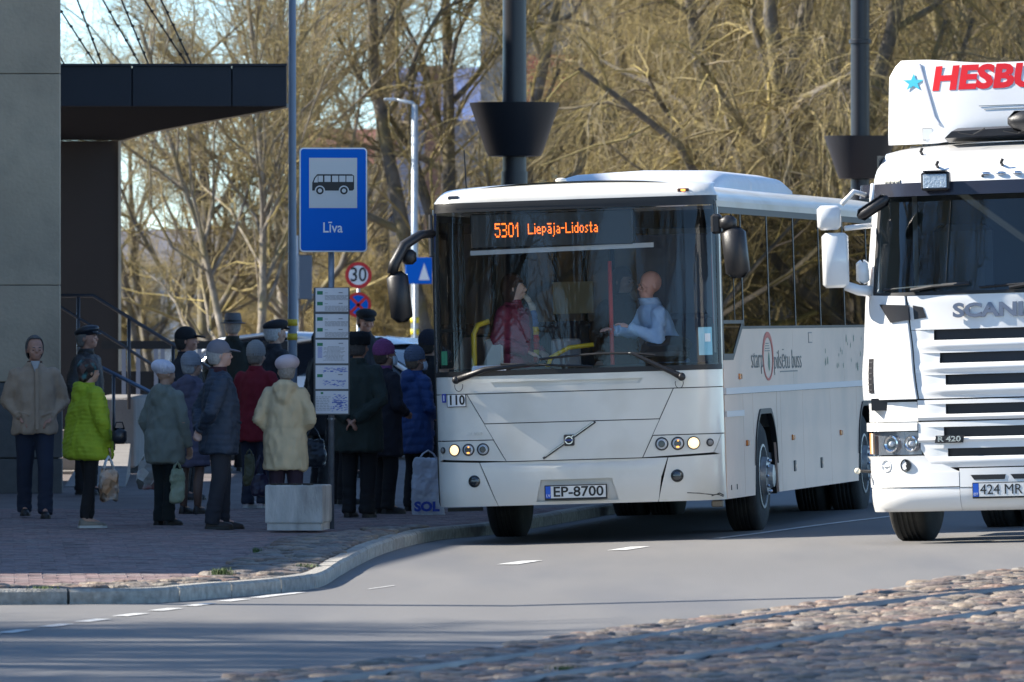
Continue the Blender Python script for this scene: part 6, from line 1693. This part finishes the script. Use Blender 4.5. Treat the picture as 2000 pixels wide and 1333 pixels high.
    rr = [ring(zl, .205 * B * fl, .155 * B * fl), ring(zl + .03, .21 * B * fl, .16 * B * fl)]
    if zl < .86: rr.append(ring(.93, .205 * B * (1 + fl) / 2, .16 * B * (1 + fl) / 2))
    rr += [ring(1.05, .192 * B, .152 * B, -.005), ring(1.20, .195 * B ** .8, .148 * B, -.005), ring(1.32, .195 * B ** .6, .135 * B ** .5), ring(1.40, .168 * B ** .5, .110), ring(1.445, .10, .085, .01), ring(1.485, .078, .078, .01)]
    m.loft(rr)
    slv = .90 * B ** .5
    for s, c in (('L', 1), ('R', -1)):
        m.ball(j['sh' + s] + S((0, 0, -.012)), .078 * k * slv, 12, 8)
        m.tube([j['sh' + s], j['sh' + s].lerp(j['el' + s], .5), j['el' + s]], [.078 * k * slv, .074 * k * slv, .066 * k * slv], 14)
        m.ball(j['el' + s], .067 * k * slv, 12, 8); e = j['el' + s].lerp(j['wr' + s], 1.0)
        m.tube([j['el' + s], j['el' + s].lerp(j['wr' + s], .5), e], [.066 * k * slv, .060 * k * slv, .051 * k * slv], 14)
    if hood:
        m.ball(S((0, .095 - lean * .4, 1.43)), tuple(q * k for q in (.125, .075, .085)), 16, 10); m.ball(S((0, .13 - lean * .4, 1.35)), tuple(q * k for q in (.085, .05, .09)), 14, 8)
        m.tube([S((.10, .03, 1.455)), S((.085, -.05, 1.43)), S((0, -.085, 1.40)), S((-.085, -.05, 1.43)), S((-.10, .03, 1.455))], .034 * k, 10)
    me = solidify_remesh(m, .0125, 5, .5)
    sd_ = seed * 7 + 3
    jl = [(j['el' + s], j['wr' + s]) for s in 'LR']
    def disp(co, no):
        d = fold_noise(co, 7 / k, .016, sd_, (1, 1, .5)) + fold_noise(co, 17 / k, .010, sd_ + 1, (1, 1, .7)) - .012 * np.abs(fold_noise(co, 11 / k, 1.0, sd_ + 2, (1, 1, .6))) ** .5 + .005
        for e, w in jl:   # elbow wrinkles
            e_ = np.array(e); dist = np.linalg.norm(co - e_, axis=1); d += np.sin(co[:, 2] * 190 / k + co[:, 0] * 60) * .004 * np.exp(-(dist / (.10 * k)) ** 2)
        if quilt:
            ph = (co[:, 2] / k + .03 * np.sin(co[:, 0] * 9)) / quilt; f = np.abs((ph % 1) - .5) * 2; d += .0075 * (1 - f ** 4) - .004
        zc_ = co[:, 2] / k; d -= .006 * np.exp(-((zc_ - 1.03) / .012) ** 2) * (0 if quilt else .6) * (np.abs(co[:, 0]) < .2 * k)
        if zipline: d -= .012 * np.exp(-(co[:, 0] / .007) ** 2) * (co[:, 1] < -.03) * (co[:, 2] < 1.42 * k)
        return d
    displace(me, disp)
    me.materials.append(cm); me.polygons.foreach_set('use_smooth', [True] * len(me.polygons))
    me.name = 'coat'; co_ = link_mesh('coat', me, t)
    for s in 'LR':
        d = (j['wr' + s] - j['el' + s]).normalized(); MB().tube([j['wr' + s] - d * .022, j['wr' + s] + d * .012], [.053 * k * slv, .050 * k * slv], 16).build('cuff', cm, co_, sm=True)
    m = MB(); m.loft([ring(1.445, .088, .085, .012), ring(1.49, .072, .078, .008), ring(1.503, .072, .078, .006)], cap=False)
    o = m.build('collar', collar or cm, co_, sm=True); md = o.modifiers.new('thick', 'SOLIDIFY'); md.thickness = .012
    if zipline and not sit:
        for c in (1, -1):
            a_ = R(-58 if c > 0 else -122); rx, ry = .199 * B, .157 * B
            MB().bbox(S((rx * math.cos(a_) , ry * math.sin(a_) - .002, 1.00)), (.13 * k, .012, .022 * k), .004, rot=(0, R(-14 * c), R(35 * c))).build('pocket_flap', cm, co_)
    # --- legs
    if legs in ('trousers', 'slim', 'skirt'):
        if legs == 'skirt':
            m = MB(); m.loft([ring(.52, .185, .14), ring(.70, .18, .14), ring(.90, .16, .13)]); me = solidify_remesh(m, .014, 2); displace(me, lambda co, no: fold_noise(co, 9, .014, sd_, (1, 1, .2)))
            me.materials.append(leg_c); me.polygons.foreach_set('use_smooth', [True] * len(me.polygons)); link_mesh('skirt', me, t)
            for s, c in (('L', 1), ('R', -1)): MB().tube([S((c * .08, 0, .60)), j['kn' + s], j['kn' + s].lerp(j['an' + s], .4) + S((0, .02, 0)), j['an' + s]], [.062 * k, .052 * k, .054 * k, .038 * k], 14).build('stocking', mat('stocking', (.16, .10, .08), .6), t, sm=True)
        else:
            w = 1.0 if legs == 'trousers' else .80
            m = MB(); m.loft([ring(.80, .15 * w, .11 * w), ring(.90, .165, .125), ring(1.02, .15, .12)])
            for s, c in (('L', 1), ('R', -1)):
                h_ = j['hip' + s] + S((0, 0, -.02)); m.tube([h_, h_.lerp(j['kn' + s], .5), j['kn' + s]], [.102 * k * w, .094 * k * w, .078 * k * w], 14); m.ball(j['kn' + s], .074 * k * w, 12, 8)
                m.tube([j['kn' + s], j['kn' + s].lerp(j['an' + s], .6), j['an' + s] + S((0, 0, -.045 if legs == 'trousers' else .01))], [.078 * k * w, .070 * k * w, (.072 if legs == 'trousers' else .056) * k * w], 14)
            me = solidify_remesh(m, .0125, 4)
            displace(me, lambda co, no: fold_noise(co, 8, .012, sd_ + 2, (1, 1, .5)) + fold_noise(co, 22, .006, sd_ + 3, (.5, .5, 1.3)) * np.exp(-((co[:, 2] - .16 * k) / (.16 * k)) ** 2) * 1.6)
            me.materials.append(leg_c); me.polygons.foreach_set('use_smooth', [True] * len(me.polygons)); me.name = 'trousers'; link_mesh('trousers', me, t)
    if legs != 'none':
        sm_ = mat('shoe_%d_%d_%d' % tuple(int(q * 100) for q in shoes), shoes, .45, bump=.1)
        for s in 'LR':
            a = j['an' + s]; rg = []; zb = a.z - .085 * k
            for y, hw, hh in ((.055, .020, .055), (.045, .032, .080), (.0, .037, .095), (-.05, .040, .080), (-.10, .046, .060), (-.15, .046, .050), (-.185, .034, .040), (-.20, .016, .026)):
                rg.append([a + Vector((math.cos(q_) * hw * k, y * k * 1.0, -.085 * k + .012 + max(0, math.sin(q_)) * hh * k)) for q_ in [PI * i / 10 for i in range(11)]])
            o = MB().loft(rg).build('shoe', sm_, t, sm=True)
            rg = [[a + Vector((c * hw * k, y * k, -.085 * k + h_)) for c, h_ in ((1, 0), (1, .022), (-1, .022), (-1, 0))] for y, hw in ((.060, .024), (.04, .036), (-.05, .040), (-.10, .049), (-.15, .049), (-.19, .034), (-.206, .014))]
            MB().loft(rg).build('sole', mat('sole_white', (.5, .5, .48), .7) if sneakers else rub, o)
    # --- hat
    kh = k * HS
    if hat:
        kind, hc = hat[0], hat[1]
        if kind == 'beret':
            m = MB(); m.ball(hp((0, .03, .165)), (.118 * kh, .122 * kh, .078 * kh), 30, 14, HM @ Matrix.Rotation(R(14), 3, 'X')); m.ball(hp((0, .012, .135)), (.088 * kh, .104 * kh, .06 * kh), 24, 10, HM)
            me = solidify_remesh(m, .008, 3)
            c0 = np.array(hp((0, .03, .2)))
            if len(hat) > 2: displace(me, lambda co, no: .0035 * np.sin(np.arctan2(co[:, 1] - c0[1], co[:, 0] - c0[0]) * 22))
        elif kind == 'beanie':
            m = MB(); m.ball(hp((0, .014, .145)), (.090 * kh, .108 * kh, .108 * kh), 30, 14, HM); m.tube([hp((0, .01, .098)), hp((0, .012, .135))], [.090 * kh, .092 * kh], 24, ell=1.17); me = solidify_remesh(m, .008, 2)
            c0 = np.array(hp((0, .014, .14))); displace(me, lambda co, no: .0025 * np.sin(np.arctan2(co[:, 1] - c0[1], co[:, 0] - c0[0]) * 26) + .002 * np.sin(co[:, 2] * 260))
        elif kind == 'flatcap':
            m = MB(); m.ball(hp((0, .0, .165)), (.100 * kh, .128 * kh, .052 * kh), 24, 10, HM @ Matrix.Rotation(R(-10), 3, 'X')); m.ball(hp((0, .016, .140)), (.085 * kh, .103 * kh, .05 * kh), 20, 9, HM)
            m.ball(hp((0, -.095, .138)), (.068 * kh, .055 * kh, .011 * kh), 16, 7, HM @ Matrix.Rotation(R(14), 3, 'X')); me = solidify_remesh(m, .008, 2)
        elif kind == 'cap':
            m = MB(); m.ball(hp((0, .012, .138)), (.088 * kh, .106 * kh, .098 * kh), 24, 12, HM); m.ball(hp((0, -.115, .132)), (.066 * kh, .075 * kh, .011 * kh), 18, 7, HM @ Matrix.Rotation(R(12), 3, 'X')); me = solidify_remesh(m, .008, 1)
        elif kind == 'trilby':
            m = MB(); m.tube([hp((0, .012, .120)), hp((0, .012, .20)), hp((0, .012, .235))], [.094 * kh, .086 * kh, .072 * kh], 24, ell=1.15); m.tube([hp((0, .008, .122)), hp((0, .008, .134))], [.130 * kh, .134 * kh], 28, ell=1.12); me = solidify_remesh(m, .008, 2)
        elif kind == 'fur':
            m = MB(); m.tube([hp((0, .010, .110)), hp((0, .010, .185)), hp((0, .010, .225))], [.104 * kh, .112 * kh, .09 * kh], 26, ell=1.12); me = solidify_remesh(m, .009, 4); displace(me, lambda co, no: fold_noise(co, 60, .008, sd_))
        elif kind == 'scarf':
            m = MB(); m.ball(hp((0, .018, .128)), (.090 * kh, .108 * kh, .106 * kh), 24, 12, HM); m.ball(hp((0, .055, .05)), (.07 * kh, .06 * kh, .06 * kh), 16, 9, HM); me = solidify_remesh(m, .009, 3)
        if kind == 'cap' or kind == 'fur' or kind == 'beanie' or kind == 'beret' or kind == 'flatcap' or kind == 'trilby' or kind == 'scarf':
            # keep the face free: push the part of a rounded hat below the brow up
            me.materials.append(hc); me.polygons.foreach_set('use_smooth', [True] * len(me.polygons)); me.name = 'hat'
            HMi = (HM.inverted()); HMn = np.array(HMi); h0 = np.array(ho)
            n = len(me.vertices); co = np.empty(n * 3, np.float32); me.vertices.foreach_get('co', co); co = co.reshape(-1, 3)
            lc = (co - h0) @ HMn.T / kh
            lim = {'beret': .108, 'beanie': .104, 'flatcap': .118, 'cap': .112, 'trilby': .10, 'fur': .100, 'scarf': .115}[kind]
            front = lc[:, 1] < -.02
            lo = np.where(front, lim, lim - .045 * np.clip((lc[:, 1] + .02) / .05, 0, 1) * (1 if kind in ('beret', 'beanie', 'cap', 'fur') else .3))
            if kind == 'scarf': lo = np.where(front, lim, -.2)
            lc[:, 2] = np.maximum(lc[:, 2], lo)
            co = (lc * kh) @ np.array(HM).T + h0
            me.vertices.foreach_set('co', co.astype(np.float32).ravel()); me.update()
            ho_ = link_mesh('hat', me, t)
            if kind == 'trilby': MB().tube([hp((0, .012, .136)), hp((0, .012, .158))], [.0945 * kh, .0925 * kh], 24, ell=1.15).build('hat_band', sb, ho_, sm=True)
    t['_j'] = 0; del t['_j']
    t.rotation_euler = (0, 0, R(face))
    return t, j, hp
def wpos(P, j, s, d=(0, 0, -.09)):
    """world point below a hand (for things carried)."""
    p = j['wr' + s] + Vector(d); M = Matrix.Rotation(P.rotation_euler.z, 3, 'Z'); return Vector(P.location) + M @ p
def bag(name, label, P0, w, h, dpt, m, rz=0, handles=.22, print_=None, cat='bag', seed=0, taper=.9, hm=None, drop=None):
    """soft carrier bag hanging below P0 (the hand)."""
    t = thing(name, label, cat, (P0.x, P0.y, P0.z - handles - h), R(rz))
    mb = MB(); rg = []
    for zz_, k in ((0, .80), (.02, .92), (.3, 1), (.6, .98), (.85, taper), (1, taper * .86)):
        rg.append([Vector((w / 2 * k * math.copysign(abs(math.cos(a)) ** .6, math.cos(a)), dpt / 2 * k * math.copysign(abs(math.sin(a)) ** .6, math.sin(a)) * (1 - .45 * zz_), zz_ * h)) for a in [2 * PI * q / 20 for q in range(20)]])
    mb.loft(rg); me = solidify_remesh(mb, .011, 1); displace(me, lambda co, no: fold_noise(co, 14, .022, seed, (1, 1, .6)) + fold_noise(co, 34, .008, seed + 5))
    me.materials.append(m); me.polygons.foreach_set('use_smooth', [True] * len(me.polygons)); link_mesh('bag_body', me, t)
    for c in (1, -1): MB().tube([(-w * .28, c * dpt * .12, h * .95), (-w * .16, c * .02, h + handles * .6), (0, c * .012, h + handles + .01), (w * .16, c * .02, h + handles * .6), (w * .28, c * dpt * .12, h * .95)], .0075, 6).build('handle', hm or m, t, sm=True)
    return t
navy = cloth('navy_cloth', (0.023, 0.029, 0.052)); blackc = cloth('black_cloth', (0.010, 0.010, 0.012)); dkgrey = cloth('charcoal_cloth', (0.026, 0.027, 0.036))
# 1 man in tan jacket
P1 = person('man in open tan jacket and navy trousers walking towards the photographer at far left', 68, 80.3, 1.64, 6, coat=cloth('tan_jacket', (0.442, 0.312, 0.215)), leg_c=navy, arms=('pocket', 'pocket'), hair=(.12, .11, .10), skin=skin_b, coat_len=.80, build=1.06, step=.15, seed=1, hd=(8, 2), collar=cloth('brown_collar', (0.130, 0.065, 0.039)))
t, j, hp = P1
MB().loft([[Vector((x, y, z)) for x, y, z in ((-.045, -.085, 1.44), (.045, -.085, 1.44), (0, -.125, 1.34))], [Vector((x, y, z)) for x, y, z in ((-.04, -.10, 1.45), (.04, -.10, 1.45), (0, -.150, 1.335))]]).build('jumper_front', cloth('pale_jumper', (0.468, 0.442, 0.416)), t)
MB().box((.012, -.165, 1.10), (.03, .012, .56), rot=(R(-3), 0, 0)).build('jacket_placket', cloth('tan_jacket', (0.468, 0.338, 0.240)), t)
# 2 man in flat cap behind lime woman
person('man in dark leather flat cap and dark jacket, half hidden behind the lime green coat', 170, 90, 1.71, 62, coat=cloth('dark_leather', (0.026, 0.025, 0.026), .5), leg_c=blackc, arms=('down', 'down'), hair=(.20, .18, .16), skin=skin_b, hat=('flatcap', mat('cap_leather', (.012, .016, .024), .35)), coat_len=.74, seed=2, hd=(10, 4))
# 3 lime woman
lime = cloth('lime_quilted', (0.305, 0.390, 0.013), .7)
scarfm = mat('headscarf', (.06, .035, .03), .8, cells=(26, .9), dirt=(.03, .20, .22), dirt_scale=14, dirt_amt=.9)
P3 = person('woman in lime green quilted coat with patterned headscarf, turned to the right', 172, 76.4, 1.45, 118, coat=lime, legs='slim', leg_c=blackc, shoes=(.20, .17, .13), sneakers=True, arms=('hold', 'hold'), hat=('scarf', scarfm), coat_len=.72, build=1.42, quilt=.042, flare=1.08, hood=True, seed=3, spread=.07, step=.06)
t, j, hp = P3
p = wpos(t, j, 'L'); b = bag('carrier_bag', 'brown and white printed carrier bag in the hand of the lime coated woman', ppt(212, 898, 76.0) + Vector((0, 0, .02)), .17, .28, .10, mat('bag_brown', (.26, .14, .07), .4, cells=(16, .8), dirt=(.5, .46, .42), dirt_scale=9, dirt_amt=.9), 20, .10, seed=3, hm=mat('bag_handle_white', (.6, .6, .6), .5))
c = ppt(233, 852, 76.1); hbg = thing('handbag', 'small black crossbody bag at the hip of the lime coated woman', 'bag', c, R(30))
MB().bbox((0, 0, 0), (.13, .09, .14), .03).build('bag_body', mat('black_leather', (.014, .016, .022), .35), hbg, ang=60)
MB().tube([c_ - Vector(c) for c_ in (ppt(225, 842, 76.12), ppt(212, 800, 76.2), ppt(180, 765, 76.17), ppt(148, 732, 76.2))], .008, 6).build('strap', rub, hbg, sm=True) if False else MB().tube([(-.05, 0, .06), (-.03, 0, .12), (.03, 0, .12), (.05, 0, .06)], .006, 6).build('strap', rub, hbg, sm=True)
# 4 grey-green coat, white beret
P4 = person('woman in grey-green hooded coat and white knitted beret, seen from behind', 322, 77.5, 1.42, 138, coat=cloth('sage_coat', (0.215, 0.234, 0.202)), leg_c=cloth('dark_green_trousers', (0.008, 0.013, 0.014)), arms=('down', 'hold'), hat=('beret', cloth('white_knit', (0.858, 0.832, 0.936), bump=.8, bscale=120), 1), coat_len=.66, build=1.10, hood=True, seed=4, flare=1.04, hd=(-12, 0), spread=.07)
bag('carrier_bag', 'pale green carrier bag beside the trousers of the woman in the white beret', ppt(346, 905, 77.35), .13, .30, .06, mat('bag_pale_green', (.36, .40, .28), .4, dirt=(.1, .2, .1), dirt_scale=12, dirt_amt=.6), 20, .05, seed=6)
bag('shopping_bag', 'shopping bag printed white, green and red behind the woman in the white beret', ppt(289, 885, 78.4), .19, .27, .10, mat('bag_colour', (.42, .42, .40), .5, cells=(11, .9), dirt=(.28, .03, .03), dirt_scale=6, dirt_amt=1.0), -15, .06, seed=8)
# 5 man in black baseball cap
person('man in black baseball cap and dark jacket behind the woman in the white beret', 364, 88, 1.70, 80, coat=cloth('black_jacket', (0.021, 0.023, 0.031)), leg_c=blackc, hat=('cap', blackc), hair=(.04, .035, .03), skin=skin_b, coat_len=.76, seed=5, hd=(8, 3), build=1.1)
# 6 purple-grey coat
P6 = person('woman in grey-purple padded coat with grey knitted hat, skirt and dark stockings', 374, 81.8, 1.47, 150, coat=cloth('mauve_coat', (0.111, 0.104, 0.156)), legs='skirt', leg_c=blackc, arms=('down', 'down'), hat=('beanie', cloth('grey_knit', (0.312, 0.325, 0.364), bump=.7, bscale=120)), hair=(.4, .4, .4), coat_len=.52, build=1.08, quilt=.07, hood=True, seed=6, hd=(-30, 0))
# 7 man in grey cap
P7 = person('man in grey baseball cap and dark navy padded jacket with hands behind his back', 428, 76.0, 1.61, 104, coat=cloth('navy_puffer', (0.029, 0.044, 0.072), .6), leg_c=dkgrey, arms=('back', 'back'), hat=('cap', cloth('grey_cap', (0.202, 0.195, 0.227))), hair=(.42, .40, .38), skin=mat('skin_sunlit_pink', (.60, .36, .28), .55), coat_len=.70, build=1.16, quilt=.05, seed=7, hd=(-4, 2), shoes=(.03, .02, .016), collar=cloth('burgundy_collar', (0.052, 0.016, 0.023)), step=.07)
# 8 trilby
person('man in grey trilby and dark jacket, farthest back in front of the fence', 455, 100, 1.76, 165, coat=cloth('dark_green_jacket', (0.012, 0.018, 0.016)), leg_c=blackc, hat=('trilby', cloth('trilby_grey', (0.098, 0.104, 0.124))), hair=(.25, .22, .2), skin=skin_b, coat_len=.76, build=1.25, seed=8)
# 9 red coat
P9 = person('woman in dark red coat and beige knitted hat with pale trainers', 500, 84.5, 1.56, 150, coat=cloth('dark_red_coat', (0.202, 0.010, 0.021)), leg_c=navy, arms=('hold', 'hold'), hat=('beanie', cloth('beige_knit', (0.390, 0.370, 0.351), bump=.8, bscale=120)), hair=(.3, .25, .2), coat_len=.70, build=1.05, seed=9, shoes=(.50, .42, .44), sneakers=True)
bag('handbag', 'dark violet handbag hanging between the red coat and the cream coat', ppt(508, 892, 80.5), .17, .20, .10, mat('violet_leather', (.022, .018, .045), .4), 20, .16, seed=11)
bag('handbag', 'olive handbag with metal clasp beside the red coat', ppt(487, 880, 83.8), .11, .30, .08, mat('olive_leather', (.09, .085, .04), .5), 0, .04, seed=12)
# 10 black beret man
person('white haired man in black beret and dark coat in front of the silver car', 536, 90, 1.77, 120, coat=cloth('dark_coat_b', (0.018, 0.021, 0.029)), leg_c=blackc, hat=('flatcap', blackc), hair=(.52, .50, .48), skin=skin_a, coat_len=.6, seed=10)
# 11 cream coat
P11 = person('woman in long cream hooded coat and pale pink beret, seen from behind', 558, 76.0, 1.47, 170, coat=cloth('cream_coat', (0.650, 0.501, 0.305), .75), leg_c=cloth('plum_trousers', (0.039, 0.021, 0.036)), arms=('pocket', 'pocket'), hat=('beret', cloth('pink_beret', (0.611, 0.507, 0.533))), hair=(.35, .30, .26), coat_len=.60, build=1.06, hood=True, seed=11, hd=(34, 0), quilt=0, flare=1.05)
# 12 person hidden behind the timetable
person('person in black hidden behind the timetable board, legs showing', 628, 92, 1.62, 120, coat=blackc, leg_c=blackc, hat=('beanie', blackc), coat_len=.6, seed=12)
bag('handbag', 'black shoulder bag low behind the timetable board', ppt(612, 835, 88), .26, .28, .12, mat('black_leather', (.014, .016, .022), .35), 0, .12, seed=13)
# 13 dark green coat man
P13 = person('man in dark green coat and black fur hat, hands behind his back, beside the timetable', 700, 80.5, 1.67, 162, coat=cloth('dark_olive_coat', (0.031, 0.042, 0.035)), leg_c=blackc, arms=('back', 'back'), hat=('fur', blackc), hair=(.12, .1, .09), skin=skin_b, coat_len=.62, build=1.15, seed=13, hd=(-10, 0))
# 14 dark cap man far
person('man in dark cap looking down, below the no stopping sign', 712, 97, 1.85, 20, coat=cloth('black_jacket', (0.021, 0.023, 0.031)), leg_c=blackc, hat=('flatcap', blackc), hair=(.2, .18, .16), skin=skin_b, coat_len=.7, seed=14, hd=(0, -14))
# 15 purple hat
P15 = person('woman in purple knitted hat, pale face mask and black coat', 752, 82, 1.58, 118, coat=cloth('black_coat_c', (0.017, 0.017, 0.026)), leg_c=blackc, arms=('down', 'belly'), hat=('beanie', cloth('purple_knit', (0.286, 0.078, 0.221), bump=.8, bscale=120)), hair=(.1, .07, .05), mask=True, coat_len=.58, build=1.08, seed=15, hd=(-8, 4), collar=cloth('purple_scarf', (0.208, 0.065, 0.195)))
# 16 blue coat
P16 = person('woman in bright blue padded coat, grey-blue knitted cap and face mask beside the bus door', 812, 83, 1.52, 122, coat=cloth('blue_coat', (0.016, 0.058, 0.202), .6), legs='trousers', leg_c=blackc, arms=('down', 'belly'), hat=('beanie', cloth('blue_grey_knit', (0.130, 0.169, 0.247), bump=.9, bscale=90)), hair=(.2, .15, .1), mask=True, coat_len=.62, build=1.12, seed=16, hood=True, hd=(-10, 4), quilt=.085)
bg_ = bag('carrier_bag', 'large white plastic bag with blue letters held next to the bus door', ppt(836, 882, 81.6), .32, .56, .14, mat('bag_white', (.50, .54, .62), .35, var=.08, vscale=6), 6, .06, seed=17, taper=.95)
text('bag_lettering', 'SOL', .12, mat('bag_blue_print', (.01, .05, .40), .5), bg_, (-.02, -.085, .10), fit=.24, off=.006)
# 17 dark hat person
person('person in dark knitted hat and black coat just left of the bus door', 838, 86.5, 1.66, 130, coat=blackc, leg_c=blackc, hat=('beanie', cloth('dark_knit', (0.029, 0.031, 0.046), bump=.8, bscale=120)), hair=(.05, .04, .03), coat_len=.6, seed=18)
# extra dark figure between 13 and 15 (legs)
person('person in black coat queuing behind the man in the fur hat', 668, 86, 1.66, 110, coat=blackc, leg_c=blackc, hat=('beret', blackc), coat_len=.6, seed=19)
# --- inside the bus
def busw(x, y, z): return bus.matrix_basis @ Vector((x, y, z))
Z_ = busw(-.78, 1.35, .70)
Pa = person('woman in maroon padded jacket with striped scarf standing inside the bus behind the windscreen', 0, Z_.y, 1.60, 58, X=Z_.x, z=Z_.z, coat=cloth('maroon_jacket', (0.221, 0.026, 0.058), .6), leg_c=blackc, arms=('fwd', 'fwd'), hair=(.06, .03, .02), skin=mat('skin_pale', (.62, .40, .30), .5), coat_len=.76, build=1.12, quilt=.035, seed=20, extra='long', hd=(30, 4))
t, j, hp = Pa; del t['group']
sc_ = [mat('scarf_red', (.5, .03, .03), .8), mat('scarf_yellow', (.6, .42, .04), .8), mat('scarf_blue', (.06, .12, .28), .8), mat('scarf_cream', (.5, .46, .38), .8)]
P_ = [(.055, -.07, 1.46), (.06, -.135, 1.39), (.055, -.165, 1.32), (.06, -.18, 1.25), (.06, -.185, 1.18), (.065, -.19, 1.11), (.06, -.195, 1.04), (.065, -.195, .98), (.06, -.19, .92), (.065, -.19, .87)]
for k_i in range(9):
    A_, B_ = Vector(P_[k_i]), Vector(P_[k_i + 1]); MB().tube([A_, A_.lerp(B_, .5) + Vector((0, -.006, 0)), B_], [.036, .040, .037], 12, ell=.5).build('scarf', sc_[(3, 3, 2, 2, 1, 0, 0, 1, 0)[k_i]], t, sm=True)
Z_ = busw(.68, 1.05, .60)
Pb = person('bald bus driver in light blue shirt leaning over the steering wheel', 0, Z_.y, 1.68, -68, X=Z_.x, z=Z_.z - .0, coat=cloth('light_blue_shirt', (0.442, 0.624, 0.858), .8), leg_c=navy, arms=('wheel', 'reach'), hair=(.30, .24, .20), skin=mat('skin_driver', (.70, .36, .28), .5), coat_len=.84, build=.98, seed=21, sit=True, lean=.46, hd=(4, -4), extra='bald')
t, j, hp = Pb
if 'group' in t.keys(): del t['group']
for c in (1, -1): MB().tube([hp((c * .030 + .022 * math.cos(a), -.100, .088 + .018 * math.sin(a))) for a in [2 * PI * q / 12 for q in range(13)]], .0022, 5).build('glasses', mat('glasses_frame', (.03, .03, .03), .3), t)
for c_ in list(t.children):
    if c_.name.startswith('hair'): bpy.data.objects.remove(c_, do_unlink=True)
Z_ = busw(.02, 2.35, .72)
Pc = person('passenger in dark brown jacket paying the driver with outstretched hand', 0, Z_.y, 1.62, 25, X=Z_.x, z=Z_.z, coat=cloth('brown_jacket', (0.072, 0.033, 0.023)), leg_c=blackc, arms=('reach', 'down'), hair=(.10, .04, .02), coat_len=.74, seed=22, extra='long', hd=(30, 0))
del Pc[0]['group']
tk = thing('ticket', 'small white ticket in the hand near the red pole in the bus', 'ticket', wpos(Pc[0], Pc[1], 'L', (0, -.12, .01)), 0)
MB().bbox((0, 0, 0), (.05, .004, .06), .001).build('ticket_paper', wht, tk)
